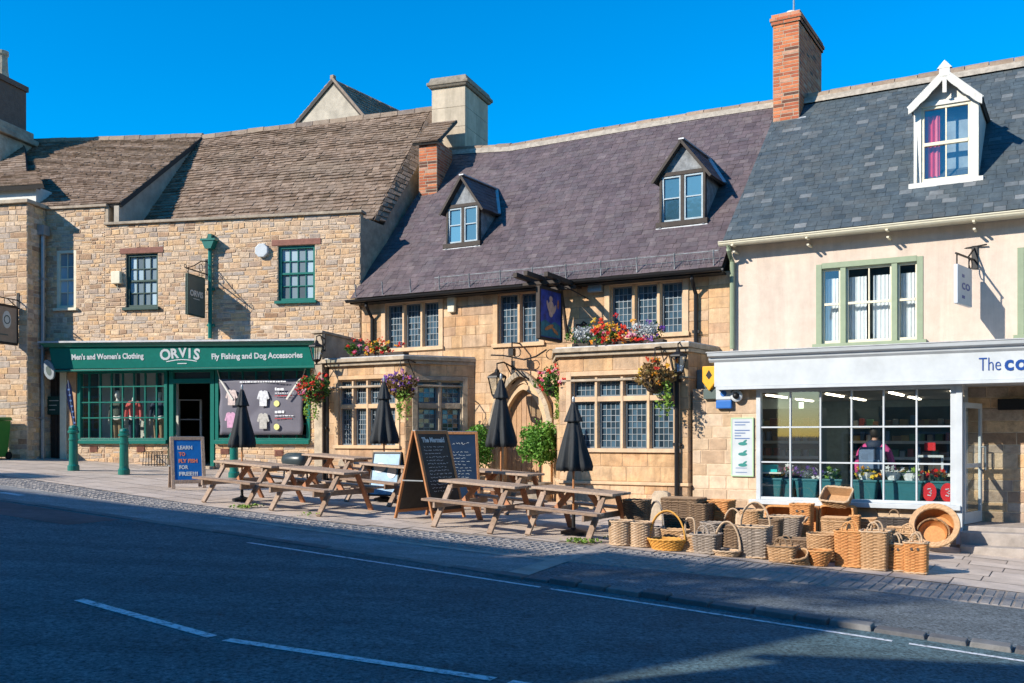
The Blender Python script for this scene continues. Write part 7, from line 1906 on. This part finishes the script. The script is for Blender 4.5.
# ------------------------------------------------------------------ the near side of the street (behind the camera)
M['nearstone'] = mat('near_house_stone', (.40,.31,.2), .9, var=.3, nscale=2, bscale=12, bstr=.6)
def near_house(label, x0, x1, n0, heave, hridge, depth=8):
    gz = min(G(x0, -n0), G(x1, -n0)); gm = G((x0+x1)/2, -n0)
    t = thing('stone_house', label, 'house', P.w((x0+x1)/2, -n0, gm), P.a, 'houses across the street')
    W = (x1-x0)/2; mb = MB(); H = heave; 
    mb.hexa([(-W,-depth,-3),(W,-depth,-3),(W,0,-3),(-W,0,-3),(-W,-depth,H),(W,-depth,H),(W,0,H),(-W,0,H)])
    for s in (-1,1): mb.prism([(-depth,H),(0,H),(-depth/2,hridge-.1)], s*W-.12, s*W+.12, 'x')
    mb.build('wall', M['nearstone'], t)
    mb = MB(); tiles(mb, (W+.15,.3,H-.2), (-W-.15,.3,H-.2), (-W-.15,-depth/2,hridge), (W+.15,-depth/2,hridge), .4, .5, .03, .3, under=1); tiles(mb, (-W-.15,-depth-.3,H-.2), (W+.15,-depth-.3,H-.2), (W+.15,-depth/2,hridge), (-W-.15,-depth/2,hridge), .6, .8, .03, .3, under=1)
    rf = mb.build('roof', [M['stonetile'], M['underlay']], t)
    for cx in (-W+.8,):
        mb = MB(); mb.box(cx-.5,cx+.5,-depth/2-.35,-depth/2+.35,hridge-1,hridge+1.3); mb.box(cx-.56,cx+.56,-depth/2-.41,-depth/2+.41,hridge+1.3,hridge+1.45); mb.build('chimney', M['brick'], rf)
    k = max(2, int((x1-x0)/2.6))
    for fl in (1.0, 4.0):
        for i in range(k):
            cx = -W + (i+.5)*2*W/k
            mb = MB(); grid_bars(mb, cx-.5, cx+.5, fl, fl+1.5, 0, 2, 4, .04, -.05, .07)
            w = mb.build('window', M['white'], t); mb = MB(); mb.box(cx-.5,cx+.5,-.01,.03,fl,fl+1.5); mb.build('pane', M['glass'], w)
    mb = MB(); mb.box(-.55,.55,-.02,.06,-.2,2.1); mb.build('door', M['green_dark'], t)
    return t
near_house('long stone house across the street, uphill of the viewpoint', -50, -29, 21, 6.8, 10.9)
near_house('stone house in the middle of the row across the street', -28.6, -14.3, 21, 6.8, 10.9)
near_house('lower stone house across the street with its gable beside the tree', -14.0, -8.7, 21, 6.4, 10.25)
near_house('stone house across the street behind the viewpoint', -5.0, 16, 21, 7.2, 11.3)
def tree(label, x, n, h, r, cnt, seed, size=.26):
    rnd = random.Random(seed); z = G(x, -n)
    t = thing('street_tree', label, 'tree', P.w(x, -n, z), 0, 'trees across the street')
    mb = MB(); mb.tube([(0,0,-.2),(.05,.02,h*.25),(-.05,.05,h*.5),(.05,0,h*.85)], [.24,.18,.13,.03], 10)
    cl = []
    for k in range(11):
        a = k*2.4; z0 = h*(.32+.045*k); L = r*(1.05-.05*k); e = (L*math.cos(a), L*math.sin(a), z0 + h*.16)
        mb.tube([(0,0,z0),(e[0]*.5,e[1]*.5,z0+h*.10),e], [.08,.05,.015], 6); cl.append(e); cl.append((e[0]*.55,e[1]*.55,z0+h*.13))
    mb.build('trunk', M['darkwood'], t)
    f = MB()
    for c in cl + [(0,0,h*.9),(0,0,h*.75)]:
        leaf_ball(f, c, (r*.40,r*.40,r*.34), cnt//len(cl), size, rnd, .1, lump=.25)
    f.build('crown', M['leaf'], t, normals=False)
tree('leafy tree on the far pavement in the gap between two houses', -8.5, 19.6, 9.5, 1.4, 1500, 31, .22)
tree('tall leafy tree rising behind the roof beside the gap', -12.8, 27.5, 14.6, 2.5, 1300, 32, .32)
# ------------------------------------------------------------------ light, sky, camera
ELEV, sx, sy = 29.0, .957, .512
D = Vector((sx, sy, -math.tan(R(ELEV)) * math.hypot(sx, sy))).normalized()
sun = bpy.data.lights.new('sun', 'SUN'); sun.energy = 4.7; sun.angle = R(.53); sun.color = (1, .93, .82)
so = bpy.data.objects.new('sun', sun); COL.objects.link(so); so.rotation_euler = D.to_track_quat('-Z', 'Y').to_euler()
w = bpy.data.worlds.new('World'); scene.world = w; w.use_nodes = True; nt = w.node_tree
bg = nt.nodes['Background']; sky = nt.nodes.new('ShaderNodeTexSky'); sky.sky_type = 'NISHITA'; sky.sun_disc = False
sky.sun_elevation = R(ELEV); sky.sun_rotation = math.atan2(-sx, -sy); sky.air_density = 1.0; sky.dust_density = .2; sky.ozone_density = 3.0; sky.altitude = 200
hs = nt.nodes.new('ShaderNodeHueSaturation'); hs.inputs['Saturation'].default_value = 1.7; hs.inputs['Value'].default_value = 1.0
nt.links.new(sky.outputs[0], hs.inputs['Color']); nt.links.new(hs.outputs[0], bg.inputs[0]); bg.inputs[1].default_value = .15
cam = bpy.data.cameras.new('camera'); cam.sensor_width = 36; cam.lens = 36*F_PX/1024; cam.shift_y = (HY-341.5)/1024; cam.clip_end = 2000; cam.clip_start = .1
co = bpy.data.objects.new('camera', cam); COL.objects.link(co); co.location = (0,0,EYE); co.rotation_euler = (math.pi/2,0,0); scene.camera = co
scene.view_settings.view_transform = 'Standard'; scene.view_settings.look = 'None'; scene.view_settings.exposure = 0.66; scene.view_settings.gamma = 1
scene.render.resolution_x = 1024; scene.render.resolution_y = 683
scene.render.engine = 'CYCLES'; scene.cycles.transparent_max_bounces = 12
